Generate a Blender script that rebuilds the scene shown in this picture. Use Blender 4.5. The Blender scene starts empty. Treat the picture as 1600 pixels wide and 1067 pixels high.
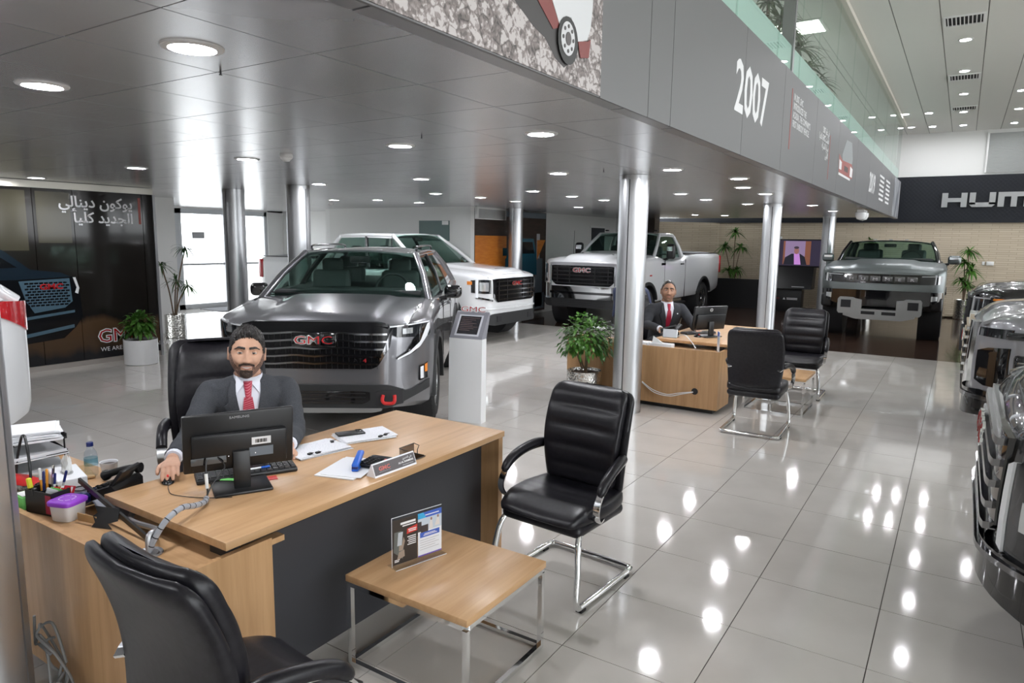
import bpy, bmesh, math, random
from mathutils import Vector, Matrix
random.seed(7)
S = bpy.context.scene
COL = S.collection
PI = math.pi

# ------------------------------------------------------------------ camera, world, exposure
cam_d = bpy.data.cameras.new('camera')
cam_d.sensor_width = 36.0
cam_d.lens = 1079.71 / 1600 * 36.0
cam_d.clip_start = 0.05
cam = bpy.data.objects.new('camera', cam_d)
COL.objects.link(cam)
_r = ((0.839, 0.544, 0.014), (0.091, -0.115, -0.989), (-0.536, 0.831, -0.146))
_m = Matrix(((_r[0][0], -_r[1][0], -_r[2][0], 1.393), (_r[0][1], -_r[1][1], -_r[2][1], -3.224),
             (_r[0][2], -_r[1][2], -_r[2][2], 1.854), (0, 0, 0, 1)))
_loc, _rot, _ = _m.decompose()
cam.location = _loc
cam.rotation_mode = 'QUATERNION'
cam.rotation_quaternion = _rot.normalized()
S.camera = cam
CAMP = Vector((1.393, -3.224, 1.854))
def pix(p):
    d = Vector(p) - CAMP
    c = [sum(_r[i][k] * d[k] for k in range(3)) for i in range(3)]
    if c[2] <= 0.05:
        return None
    return (800 + 1079.71 * c[0] / c[2], 533.5 + 1079.71 * c[1] / c[2], c[2])

W = bpy.data.worlds.new('daylight')
S.world = W
W.use_nodes = True
_bg = W.node_tree.nodes['Background']
_bg.inputs[0].default_value = (0.93, 0.97, 1.0, 1)
_bg.inputs[1].default_value = 4.2
S.view_settings.view_transform = 'Standard'
S.view_settings.look = 'None'
S.view_settings.gamma = 1.0
S.view_settings.use_curve_mapping = False
S.view_settings.exposure = 0.45
try:
    S.cycles.max_bounces = 7; S.cycles.diffuse_bounces = 3; S.cycles.glossy_bounces = 4; S.cycles.transmission_bounces = 4
    S.cycles.transparent_max_bounces = 14; S.cycles.caustics_reflective = False; S.cycles.caustics_refractive = False
    S.cycles.sample_clamp_indirect = 8.0
except Exception:
    pass
LAMP = 170.0          # radiance of the round downlights

# ------------------------------------------------------------------ materials
def setin(b, k, v):
    if k in b.inputs:
        b.inputs[k].default_value = v
def P(name, col, rough=0.5, metal=0.0, coat=0.0, spec=0.5, trans=0.0, emit=None, es=0.0, ior=1.45, alpha=1.0, coat_r=0.03, aniso=0.0):
    m = bpy.data.materials.new(name)
    m.use_nodes = True
    b = m.node_tree.nodes['Principled BSDF']
    setin(b, 'Base Color', (*col, 1)); setin(b, 'Roughness', rough); setin(b, 'Metallic', metal)
    setin(b, 'Coat Weight', coat); setin(b, 'Coat Roughness', coat_r); setin(b, 'Specular IOR Level', spec)
    setin(b, 'Transmission Weight', trans); setin(b, 'IOR', ior); setin(b, 'Alpha', alpha)
    if emit:
        setin(b, 'Emission Color', (*emit, 1)); setin(b, 'Emission Strength', es)
    return m
def nd(m, t, **kw):
    n = m.node_tree.nodes.new(t)
    for k, v in kw.items():
        setattr(n, k, v)
    return n
def lk(m, a, b):
    m.node_tree.links.new(a, b)
def bsdf(m):
    return m.node_tree.nodes['Principled BSDF']
def coords(m, scale=(1, 1, 1), out='Object', rot=(0, 0, 0)):
    tc = nd(m, 'ShaderNodeTexCoord'); mp = nd(m, 'ShaderNodeMapping')
    mp.inputs['Scale'].default_value = scale; mp.inputs['Rotation'].default_value = rot
    lk(m, tc.outputs[out], mp.inputs['Vector'])
    return mp.outputs[0]
def ramp(m, fac, stops):
    r = nd(m, 'ShaderNodeValToRGB')
    e = r.color_ramp.elements
    while len(e) < len(stops):
        e.new(0.5)
    for i, (p, c) in enumerate(stops):
        e[i].position = p; e[i].color = (*c, 1)
    lk(m, fac, r.inputs[0])
    return r.outputs[0]
def noise(m, vec, scale, detail=3, dist=0.0):
    n = nd(m, 'ShaderNodeTexNoise'); n.inputs['Scale'].default_value = scale
    n.inputs['Detail'].default_value = detail; n.inputs['Distortion'].default_value = dist
    lk(m, vec, n.inputs['Vector'])
    return n.outputs['Fac']
def bump(m, h, strength=0.2, dist=0.01):
    b = nd(m, 'ShaderNodeBump'); b.inputs['Strength'].default_value = strength; b.inputs['Distance'].default_value = dist
    lk(m, h, b.inputs['Height']); lk(m, b.outputs[0], bsdf(m).inputs['Normal'])
def mix_noise(name, c1, c2, scale, rough=0.5, sc=(1, 1, 1), bmp=0.0, bd=0.004, lo=0.35, hi=0.65, detail=4, dist=0.0, **kw):
    m = P(name, c1, rough, **kw)
    v = coords(m, sc)
    f = noise(m, v, scale, detail, dist)
    lk(m, ramp(m, f, [(lo, c1), (hi, c2)]), bsdf(m).inputs['Base Color'])
    if bmp:
        bump(m, f, bmp, bd)
    return m
def wood(name, axis, c1=(0.46, 0.265, 0.125), c2=(0.60, 0.375, 0.20), rough=0.32):
    sc = [9.0, 9.0, 9.0]; sc[axis] = 0.55
    m = P(name, c1, rough, spec=0.4)
    v = coords(m, tuple(sc))
    f = noise(m, v, 2.2, 6, 0.6)
    f2 = noise(m, coords(m, tuple(s * 6 for s in sc)), 2.0, 3)
    mx = nd(m, 'ShaderNodeMath', operation='MULTIPLY_ADD'); mx.inputs[1].default_value = 0.25
    lk(m, f2, mx.inputs[0]); lk(m, f, mx.inputs[2])
    lk(m, ramp(m, mx.outputs[0], [(0.35, c1), (0.8, c2)]), bsdf(m).inputs['Base Color'])
    return m
def glass_mat(name, tint, fr_ior=1.45, rough=0.0):
    m = bpy.data.materials.new(name); m.use_nodes = True
    t = m.node_tree; t.nodes.clear()
    o = t.nodes.new('ShaderNodeOutputMaterial'); mx = t.nodes.new('ShaderNodeMixShader')
    tr = t.nodes.new('ShaderNodeBsdfTransparent'); gl = t.nodes.new('ShaderNodeBsdfGlossy'); fr = t.nodes.new('ShaderNodeFresnel')
    tr.inputs[0].default_value = (*tint, 1); gl.inputs['Roughness'].default_value = rough
    fr.inputs[0].default_value = fr_ior
    ge = t.nodes.new('ShaderNodeNewGeometry'); sb = t.nodes.new('ShaderNodeMath'); sb.operation = 'SUBTRACT'; sb.inputs[0].default_value = 1.0
    ml = t.nodes.new('ShaderNodeMath'); ml.operation = 'MULTIPLY'
    t.links.new(ge.outputs['Backfacing'], sb.inputs[1]); t.links.new(fr.outputs[0], ml.inputs[0]); t.links.new(sb.outputs[0], ml.inputs[1])
    t.links.new(ml.outputs[0], mx.inputs[0]); t.links.new(tr.outputs[0], mx.inputs[1]); t.links.new(gl.outputs[0], mx.inputs[2])
    t.links.new(mx.outputs[0], o.inputs[0])
    return m

M = {}
M['white'] = P('white_paint', (0.80, 0.80, 0.79), 0.55)
M['white_gloss'] = P('white_gloss', (0.82, 0.83, 0.84), 0.12, coat=0.6)
M['white_wall'] = P('white_wall_paint', (0.74, 0.74, 0.72), 0.6)
M['black'] = P('black_plastic', (0.012, 0.012, 0.013), 0.35)
M['black_gloss'] = P('black_gloss', (0.006, 0.006, 0.007), 0.06, coat=1.0)
M['grille_black'] = P('grille_black', (0.005, 0.005, 0.006), 0.18, spec=0.30)
M['black_matte'] = P('black_matte', (0.018, 0.018, 0.02), 0.7)
M['rubber'] = mix_noise('tyre_rubber', (0.012, 0.012, 0.012), (0.022, 0.022, 0.022), 60, 0.75, bmp=0.3)
M['chrome'] = P('chrome', (0.86, 0.87, 0.88), 0.07, metal=1.0)
M['steel'] = P('brushed_steel', (0.60, 0.60, 0.59), 0.22, metal=1.0)
M['alu'] = P('satin_aluminium', (0.56, 0.57, 0.59), 0.30, metal=1.0)
M['grey_metal'] = P('grey_metal', (0.34, 0.34, 0.35), 0.35, metal=0.7)
M['leather'] = mix_noise('black_leather', (0.007, 0.0065, 0.009), (0.013, 0.012, 0.016), 45, 0.33, bmp=0.12, bd=0.002, spec=0.42)
M['leather_blue'] = P('navy_cloth', (0.012, 0.020, 0.060), 0.6)
M['wood_y'] = wood('oak_laminate_along_y', 1)
M['wood_x'] = wood('oak_laminate_along_x', 0)
M['wood_z'] = wood('oak_laminate_upright', 2, (0.42, 0.24, 0.11), (0.56, 0.34, 0.175))
M['desk_dark'] = P('charcoal_laminate', (0.042, 0.042, 0.048), 0.45)
M['paper'] = P('paper', (0.80, 0.81, 0.84), 0.7)
M['paper_print'] = mix_noise('printed_paper', (0.80, 0.81, 0.85), (0.62, 0.63, 0.68), 90, 0.7, sc=(1, 4, 1), lo=0.52, hi=0.6)
M['red'] = P('red_plastic', (0.55, 0.02, 0.02), 0.35)
M['gmc_red'] = P('badge_red', (0.45, 0.015, 0.02), 0.25, coat=0.5)
M['amber'] = P('amber_lens', (0.8, 0.25, 0.03), 0.15, coat=0.6)
M['tail_red'] = P('tail_lamp_red', (0.45, 0.01, 0.015), 0.1, coat=1.0)
M['lamp_clear'] = P('clear_lens', (0.75, 0.78, 0.80), 0.06, metal=0.6, coat=1.0)
M['drl'] = P('daytime_lamp_white', (0.85, 0.87, 0.9), 0.12, coat=1.0)
M['lamp_dark'] = P('smoked_lens', (0.02, 0.022, 0.025), 0.05, coat=1.0)
M['glass_car'] = glass_mat('tinted_car_glass', (0.74, 0.83, 0.80), 1.5)
M['glass_dark'] = glass_mat('dark_car_glass', (0.40, 0.44, 0.44), 1.5)
M['glass_green'] = glass_mat('green_tinted_glass', (0.90, 0.955, 0.93), 1.45)
M['glass_clear'] = glass_mat('clear_acrylic', (0.95, 0.96, 0.97), 1.45)
M['frost'] = P('frosted_glass_band', (0.66, 0.80, 0.77), 0.35)
M['blue'] = P('blue_plastic', (0.02, 0.12, 0.55), 0.3)
M['blue_dark'] = P('dark_blue_plastic', (0.01, 0.02, 0.12), 0.3)
M['green'] = P('green_paper', (0.15, 0.5, 0.12), 0.6)
M['yellow'] = P('yellow_plastic', (0.75, 0.70, 0.03), 0.4)
M['orange'] = P('orange_plastic', (0.8, 0.32, 0.03), 0.4)
M['purple'] = P('purple_plastic', (0.28, 0.05, 0.55), 0.35)
M['card'] = P('brown_card', (0.45, 0.29, 0.14), 0.8)
M['milk'] = P('translucent_plastic', (0.72, 0.73, 0.75), 0.35)
M['skin'] = mix_noise('skin', (0.53, 0.305, 0.208), (0.60, 0.36, 0.252), 18, 0.5, spec=0.35)
M['skin2'] = mix_noise('skin_tan', (0.36, 0.195, 0.125), (0.42, 0.235, 0.155), 18, 0.5, spec=0.35)
M['hair'] = mix_noise('dark_hair', (0.007, 0.006, 0.006), (0.035, 0.030, 0.028), 110, 0.45, sc=(1, 1, 0.3), bmp=0.7, bd=0.004)
M['beard'] = mix_noise('short_beard', (0.022, 0.017, 0.015), (0.10, 0.065, 0.05), 160, 0.7, bmp=0.5, bd=0.002)
M['jaw'] = mix_noise('jaw_stubble', (0.085, 0.055, 0.042), (0.30, 0.17, 0.125), 170, 0.7)
M['stubble'] = mix_noise('shaved_stubble', (0.23, 0.13, 0.09), (0.31, 0.18, 0.12), 150, 0.7)
M['suit'] = mix_noise('grey_wool_suit', (0.050, 0.053, 0.060), (0.072, 0.076, 0.085), 220, 0.85, spec=0.2)
M['suit2'] = mix_noise('charcoal_wool_suit', (0.036, 0.037, 0.042), (0.052, 0.054, 0.060), 220, 0.85, spec=0.2)
M['shirt'] = P('white_shirt', (0.78, 0.80, 0.88), 0.7)
M['tie'] = None
M['eye_white'] = P('eye_white', (0.75, 0.72, 0.70), 0.15)
M['iris'] = P('dark_iris', (0.015, 0.008, 0.005), 0.08, coat=1.0)
M['lip'] = P('lips', (0.46, 0.19, 0.16), 0.4)
M['teeth'] = P('teeth', (0.8, 0.78, 0.72), 0.25)
M['leaf'] = mix_noise('green_leaf', (0.025, 0.085, 0.012), (0.085, 0.22, 0.03), 6, 0.4, spec=0.4)
M['leaf_dark'] = mix_noise('dark_leaf', (0.012, 0.05, 0.012), (0.04, 0.12, 0.02), 6, 0.4)
M['bark'] = P('bark', (0.16, 0.11, 0.07), 0.8)
M['soil'] = P('soil', (0.05, 0.035, 0.025), 0.9)
M['text_white'] = P('white_lettering', (0.85, 0.85, 0.86), 0.45)
M['text_grey'] = P('grey_lettering', (0.42, 0.42, 0.44), 0.45)
M['fascia'] = P('grey_fascia_film', (0.17, 0.17, 0.173), 0.38, spec=0.35)

def striped_tie(name, c1, c2, rot=0.7):
    m = P(name, c1, 0.5)
    v = coords(m, (1, 1, 1), 'Object', (0, rot, 0.2))
    w = nd(m, 'ShaderNodeTexWave'); w.inputs['Scale'].default_value = 42; lk(m, v, w.inputs['Vector'])
    lk(m, ramp(m, w.outputs['Fac'], [(0.55, c1), (0.85, c2)]), bsdf(m).inputs['Base Color'])
    return m
M['tie'] = striped_tie('red_striped_tie', (0.42, 0.025, 0.055), (0.62, 0.16, 0.20))
M['tie2'] = P('crimson_tie', (0.36, 0.015, 0.045), 0.5)

# ------------------------------------------------------------------ mesh helpers
class MB:
    """collects vertices and faces; build() links them as one mesh object"""
    def __init__(s):
        s.v = []; s.f = []
    def add(s, vs, fs, T=None):
        o = len(s.v)
        for p in vs:
            p = Vector(p)
            s.v.append(tuple(T @ p) if T is not None else tuple(p))
        for f in fs:
            s.f.append(tuple(i + o for i in f))
        return s
    def box(s, c, d, T=None, rz=0.0):
        x, y, z = d[0] / 2, d[1] / 2, d[2] / 2
        R = Matrix.Translation(c) @ Matrix.Rotation(rz, 4, 'Z')
        vs = [R @ Vector((a * x, b * y, e * z)) for a in (-1, 1) for b in (-1, 1) for e in (-1, 1)]
        return s.add(vs, [(0, 1, 3, 2), (4, 6, 7, 5), (0, 4, 5, 1), (2, 3, 7, 6), (0, 2, 6, 4), (1, 5, 7, 3)], T)
    def rbox(s, c, d, r=0.01, seg=2, T=None, rot=None):
        b = bmesh.new()
        bmesh.ops.create_cube(b, size=1.0)
        for v in b.verts:
            v.co = Vector((v.co.x * d[0], v.co.y * d[1], v.co.z * d[2]))
        r = min(r, min(d) * 0.49)
        bmesh.ops.bevel(b, geom=b.edges[:], offset=r, segments=seg, profile=0.5, affect='EDGES')
        R = Matrix.Translation(c)
        if rot is not None:
            R = R @ rot
        return s.bm(b, (T @ R) if T is not None else R)
    def bm(s, b, T=None):
        b.verts.index_update()
        vs = [v.co.copy() for v in b.verts]; fs = [tuple(v.index for v in f.verts) for f in b.faces]
        b.free()
        return s.add(vs, fs, T)
    def lathe(s, prof, n=24, T=None, cap=True):
        """prof: list of (r, z) around the z axis"""
        vs = []; fs = []
        for r, z in prof:
            for k in range(n):
                a = 2 * PI * k / n
                vs.append((r * math.cos(a), r * math.sin(a), z))
        for i in range(len(prof) - 1):
            for k in range(n):
                k2 = (k + 1) % n
                fs.append((i * n + k, i * n + k2, (i + 1) * n + k2, (i + 1) * n + k))
        if cap:
            fs.append(tuple(range(n - 1, -1, -1)))
            fs.append(tuple((len(prof) - 1) * n + k for k in range(n)))
        return s.add(vs, fs, T)
    def cyl(s, a, b, r, n=12, r2=None):
        return s.tube([a, b], [r, r if r2 is None else r2], n)
    def tube(s, pts, r, n=8, closed=False):
        pts = [Vector(p) for p in pts]
        k = len(pts)
        rs = r if isinstance(r, (list, tuple)) else [r] * k
        vs = []; fs = []
        up = None
        for i, p in enumerate(pts):
            if closed:
                t = pts[(i + 1) % k] - pts[i - 1]
            else:
                t = pts[min(i + 1, k - 1)] - pts[max(i - 1, 0)]
            if t.length < 1e-9:
                t = Vector((0, 0, 1))
            t.normalize()
            if up is None:
                up = Vector((0, 0, 1)) if abs(t.z) < 0.9 else Vector((1, 0, 0))
            u = (up - t * up.dot(t))
            if u.length < 1e-6:
                u = t.orthogonal()
            u.normalize(); w = t.cross(u); up = u
            for j in range(n):
                a = 2 * PI * j / n
                vs.append(p + (u * math.cos(a) + w * math.sin(a)) * rs[i])
        for i in range(k if closed else k - 1):
            i2 = (i + 1) % k
            for j in range(n):
                j2 = (j + 1) % n
                fs.append((i * n + j, i * n + j2, i2 * n + j2, i2 * n + j))
        if not closed:
            fs.append(tuple(range(n - 1, -1, -1))); fs.append(tuple((k - 1) * n + j for j in range(n)))
        return s.add(vs, fs)
    def ribbon(s, pts, w, t, up=(0, 0, 1)):
        """flat bar of width w and thickness t swept along pts; width lies along `up`"""
        pts = [Vector(p) for p in pts]; k = len(pts); vs = []; fs = []
        up = Vector(up)
        for i, p in enumerate(pts):
            tg = (pts[min(i + 1, k - 1)] - pts[max(i - 1, 0)]).normalized()
            sd = tg.cross(up).normalized(); u = sd.cross(tg).normalized()
            for a, b in ((-1, -1), (1, -1), (1, 1), (-1, 1)):
                vs.append(p + sd * (a * t / 2) + u * (b * w / 2))
        for i in range(k - 1):
            for j in range(4):
                j2 = (j + 1) % 4
                fs.append((i * 4 + j, i * 4 + j2, (i + 1) * 4 + j2, (i + 1) * 4 + j))
        fs.append((3, 2, 1, 0)); fs.append(tuple((k - 1) * 4 + j for j in range(4)))
        return s.add(vs, fs)
    def loft(s, rings, cap=True, closed=True, T=None):
        n = len(rings[0]); vs = [p for r in rings for p in r]; fs = []
        for i in range(len(rings) - 1):
            for j in range(n if closed else n - 1):
                j2 = (j + 1) % n
                fs.append((i * n + j, i * n + j2, (i + 1) * n + j2, (i + 1) * n + j))
        if cap:
            fs.append(tuple(range(n - 1, -1, -1))); fs.append(tuple((len(rings) - 1) * n + j for j in range(n)))
        return s.add(vs, fs, T)
    def prism(s, poly, h, T=None):
        """polygon in the xy plane raised by h"""
        n = len(poly)
        vs = [(p[0], p[1], 0) for p in poly] + [(p[0], p[1], h) for p in poly]
        fs = [tuple(range(n - 1, -1, -1)), tuple(range(n, 2 * n))] + [(i, (i + 1) % n, n + (i + 1) % n, n + i) for i in range(n)]
        return s.add(vs, fs, T)
    def grid(s, fn, nu, nv, thick=None, nrm=None):
        vs = []; fs = []
        for i in range(nu + 1):
            for j in range(nv + 1):
                vs.append(Vector(fn(i / nu, j / nv)))
        for i in range(nu):
            for j in range(nv):
                a = i * (nv + 1) + j
                fs.append((a, a + 1, a + nv + 2, a + nv + 1))
        if thick:
            o = len(vs); N = Vector(nrm) * thick
            vs += [p + N for p in vs[:o]]
            fs += [tuple(reversed([q + o for q in f])) for f in fs[:]]
            bd = [j for j in range(nv + 1)] + [i * (nv + 1) + nv for i in range(1, nu + 1)] + [nu * (nv + 1) + j for j in range(nv - 1, -1, -1)] + [i * (nv + 1) for i in range(nu - 1, 0, -1)]
            for a, b in zip(bd, bd[1:] + bd[:1]):
                fs.append((a, a + o, b + o, b))
        return s.add(vs, fs)
    def build(s, name, mat, parent=None, smooth=35, T=None, recalc=True):
        me = bpy.data.meshes.new(name)
        me.from_pydata([tuple(T @ Vector(v)) for v in s.v] if T is not None else s.v, [], s.f)
        if recalc:
            b = bmesh.new(); b.from_mesh(me)
            bmesh.ops.recalc_face_normals(b, faces=b.faces[:])
            b.to_mesh(me); b.free()
        me.validate()
        if smooth:
            me.polygons.foreach_set('use_smooth', [True] * len(me.polygons))
            me.set_sharp_from_angle(angle=math.radians(smooth))
        return link(name, me, mat, parent)

def link(name, me, mat, parent=None):
    o = bpy.data.objects.new(name, me)
    COL.objects.link(o)
    if mat is not None and len(me.materials) == 0:
        me.materials.append(M[mat] if isinstance(mat, str) else mat)
    if parent is not None:
        o.parent = parent
    return o
def tag(o, label=None, cat=None, group=None, kind=None):
    if label: o['label'] = label
    if cat: o['category'] = cat
    if group: o['group'] = group
    if kind: o['kind'] = kind
    return o
def empty(name, loc=(0, 0, 0), rz=0.0, label=None, cat=None, group=None):
    o = bpy.data.objects.new(name, None)
    o.empty_display_size = 0.1
    COL.objects.link(o)
    o.location = loc; o.rotation_euler = (0, 0, rz)
    return tag(o, label, cat, group)
def copy_tree(o, parent=None):
    c = o.copy(); COL.objects.link(c); c.parent = parent
    for ch in list(o.children):
        copy_tree(ch, c)
    return c
def box(name, c, d, mat, parent=None, r=0.0, rz=0.0):
    b = MB()
    if r:
        b.rbox((0, 0, 0), d, r); return b.build(name, mat, parent, T=Matrix.Translation(c) @ Matrix.Rotation(rz, 4, 'Z'))
    return b.box(c, d, rz=rz).build(name, mat, parent, smooth=0)
def span(name, a, b, mat, parent=None, r=0.0):
    """box from corner a to corner b"""
    c = [(p + q) / 2 for p, q in zip(a, b)]; d = [abs(p - q) for p, q in zip(a, b)]
    return box(name, c, d, mat, parent, r)
def frame3(O, U, V):
    U = Vector(U).normalized(); V = Vector(V).normalized(); N = U.cross(V).normalized()
    return Matrix(((U.x, V.x, N.x, O[0]), (U.y, V.y, N.y, O[1]), (U.z, V.z, N.z, O[2]), (0, 0, 0, 1)))
def flat(name, polys, mat, F, parent=None, h=0.002, z=0.0):
    """flat print: 2-D polygons laid on the plane F, h proud of it"""
    b = MB()
    for p in polys:
        b.prism(p, h, F @ Matrix.Translation((0, 0, z)))
    return b.build(name, mat, parent, smooth=0)
def text(name, body, size, mat, F, parent=None, align='LEFT', ext=0.0008, sx=1.0, shear=0.0, z=0.0, bold=0.0):
    cu = bpy.data.curves.new(name, 'FONT')
    cu.body = body; cu.size = size; cu.align_x = align; cu.extrude = ext; cu.resolution_u = 2; cu.shear = shear; cu.offset = bold
    cu.space_line = 0.9
    t = bpy.data.objects.new(name, cu)
    COL.objects.link(t)
    dg = bpy.context.evaluated_depsgraph_get()
    me = bpy.data.meshes.new_from_object(t.evaluated_get(dg))
    bpy.data.objects.remove(t)
    me.transform(F @ Matrix.Translation((0, 0, z + ext)) @ Matrix.Diagonal((sx, 1, 1, 1)))
    me.name = name
    me.materials.clear()
    return link(name, me, mat, parent)
def catmull(pts, n):
    pts = [Vector(p) for p in pts]; out = []
    for i in range(len(pts) - 1):
        p0 = pts[max(i - 1, 0)]; p1 = pts[i]; p2 = pts[i + 1]; p3 = pts[min(i + 2, len(pts) - 1)]
        for k in range(n):
            t = k / n
            out.append(0.5 * ((2 * p1) + (p2 - p0) * t + (2 * p0 - 5 * p1 + 4 * p2 - p3) * t * t + (3 * p1 - p0 - 3 * p2 + p3) * t ** 3))
    out.append(pts[-1].copy())
    return out
def lerp_tab(tab, x):
    """piecewise linear table [(x, v)...] in rising x"""
    if x <= tab[0][0]: return tab[0][1]
    for (a, va), (b, vb) in zip(tab, tab[1:]):
        if x <= b:
            t = (x - a) / (b - a) if b > a else 0
            return va + (vb - va) * t
    return tab[-1][1]
def smooth_tab(tab, x):
    if x <= tab[0][0]: return tab[0][1]
    for i in range(len(tab) - 1):
        a, va = tab[i]; b, vb = tab[i + 1]
        if x <= b:
            t = (x - a) / (b - a)
            m0 = 0 if i == 0 else (vb - tab[i - 1][1]) / (b - tab[i - 1][0])
            m1 = 0 if i + 2 >= len(tab) else (tab[i + 2][1] - va) / (tab[i + 2][0] - a)
            h = b - a
            return (2 * t ** 3 - 3 * t * t + 1) * va + (t ** 3 - 2 * t * t + t) * h * m0 + (-2 * t ** 3 + 3 * t * t) * vb + (t ** 3 - t * t) * h * m1
    return tab[-1][1]
# ------------------------------------------------------------------ the room
ZC = 2.536      # lower ceiling
ZU = 4.76       # upper ceiling
YB = 18.4       # back wall
def struct(o):
    o['kind'] = 'structure'
    return o
M['tile'] = mix_noise('polished_porcelain', (0.60, 0.565, 0.525), (0.64, 0.605, 0.565), 3.0, 0.07, spec=0.6, coat=0.35, coat_r=0.02)
M['grout'] = P('dark_grout', (0.10, 0.09, 0.08), 0.8)
M['ceil'] = mix_noise('silver_metal_panel', (0.58, 0.58, 0.59), (0.64, 0.64, 0.65), 2.5, 0.25, sc=(1, 1, 1), metal=0.65)
M['ceil_gap'] = P('panel_joint', (0.62, 0.62, 0.60), 0.6)
M['ceil_up'] = P('off_white_panel', (0.74, 0.74, 0.70), 0.5)
M['planks'] = P('dark_wood_floor', (0.05, 0.03, 0.022), 0.12, coat=0.3)
_v = coords(M['planks'], (0.6, 7.0, 1.0))
lk(M['planks'], ramp(M['planks'], noise(M['planks'], _v, 1.6, 4), [(0.3, (0.030, 0.017, 0.012)), (0.7, (0.085, 0.050, 0.036))]), bsdf(M['planks']).inputs['Base Color'])
# beige stacked stone
m = P('beige_split_stone', (0.56, 0.47, 0.35), 0.85)
_bt = nd(m, 'ShaderNodeTexBrick'); _bt.offset = 0.37
for k, v in (('Scale', 1.0), ('Mortar Size', 0.006), ('Brick Width', 0.42), ('Row Height', 0.055), ('Bias', 0.0)):
    _bt.inputs[k].default_value = v
_bt.inputs['Color1'].default_value = (0.60, 0.515, 0.40, 1); _bt.inputs['Color2'].default_value = (0.54, 0.455, 0.345, 1); _bt.inputs['Mortar'].default_value = (0.42, 0.345, 0.255, 1)
lk(m, coords(m, (1, 1, 1), 'Object', (PI / 2, 0, 0)), _bt.inputs['Vector'])
lk(m, _bt.outputs['Color'], bsdf(m).inputs['Base Color'])
bump(m, _bt.outputs['Fac'], -0.4, 0.012)
M['stone'] = m
# black embossed lining
m = P('black_embossed_panel', (0.016, 0.018, 0.024), 0.35, metal=0.3)
_vo = nd(m, 'ShaderNodeTexVoronoi'); _vo.inputs['Scale'].default_value = 14.0; _vo.inputs['Randomness'].default_value = 0.0
lk(m, coords(m, (1, 1, 1), 'Object', (0, PI / 4, 0)), _vo.inputs['Vector'])
bump(m, _vo.outputs['Distance'], 0.35, 0.012)
M['emboss'] = m

fl = struct(span('floor', (-16, -7, -0.06), (9.0, YB + 0.2, -0.004), 'grout'))
# tiles: the ones that show largest are single pieces, the far ones one joined piece
_tm = MB().box((0, 0, -0.004), (0.5955, 0.5955, 0.008)).build('floor_tile', 'tile', fl, smooth=0)
_first = True
_near = []; _far = MB()
for i in range(-27, 15):
    for j in range(-12, 17):
        x, y = (i + 0.5) * 0.6, (j + 0.5) * 0.6
        if j == 16:
            _far.box((x, 9.725, -0.004), (0.5955, 0.25, 0.008)); continue
        best = None
        for ax in (-0.28, 0, 0.28):
            for ay in (-0.28, 0, 0.28):
                q = pix((x + ax, y + ay, 0))
                if q and -20 < q[0] < 1620 and -20 < q[1] < 1090 and (best is None or q[2] < best):
                    best = q[2]
        if best is None: _far.box((x, y, -0.004), (0.5955, 0.5955, 0.008))
        else: _near.append((best, x, y))
_near.sort()
for k, (d, x, y) in enumerate(_near):
    if k >= 295:
        _far.box((x, y, -0.004), (0.5955, 0.5955, 0.008)); continue
    o = _tm if _first else link('floor_tile', _tm.data, None, fl)
    _first = False
    o.location = (x, y, 0)
tag(_far.build('distant_floor_tiles', 'tile', fl, smooth=0), kind='stuff')
struct(span('floor_wood', (-9.0, 9.85, -0.003), (9.0, YB, 0.001), 'planks'))

# lower ceiling
ce = struct(span('ceiling', (-15.2, -7, ZC + 0.006), (-0.14, 16.6, ZC + 0.10), 'ceil_gap'))
_cm = MB().box((0, 0, 0.003), (0.594, 0.594, 0.006)).build('ceiling_panel', 'ceil', ce, smooth=0)
_first = True; _near = []; _far = MB()
for i in range(-25, 1):
    for j in range(-9, 32):
        x, y = -0.7243 + (i + 0.5) * 0.6, -1.9419 + (j + 0.5) * 0.6
        if x > -0.35 or x < -15 or y > 16.5: continue
        q = pix((x, y, ZC))
        if q and -150 < q[0] < 1700 and -150 < q[1] < 1100: _near.append((q[2], x, y))
        else: _far.box((x, y, ZC + 0.003), (0.594, 0.594, 0.006))
_near.sort()
for k, (d, x, y) in enumerate(_near):
    if k >= 295:
        _far.box((x, y, ZC + 0.003), (0.594, 0.594, 0.006)); continue
    o = _cm if _first else link('ceiling_panel', _cm.data, None, ce)
    _first = False
    o.location = (x, y, ZC)
tag(_far.build('distant_ceiling_panels', 'ceil', ce, smooth=0), kind='stuff')

# upper ceiling of long strips
cu = struct(span('ceiling_upper', (-7.2, -7, ZU + 0.01), (9.0, YB + 0.2, ZU + 0.12), P('strip_joint', (0.22, 0.22, 0.20), 0.6)))
for k in range(-14, 17):
    x0 = 0.365 + 0.51 * k
    span('ceiling_strip', (x0 + 0.006, -7, ZU), (x0 + 0.504, YB, ZU + 0.012), 'ceil_up', cu)

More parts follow.
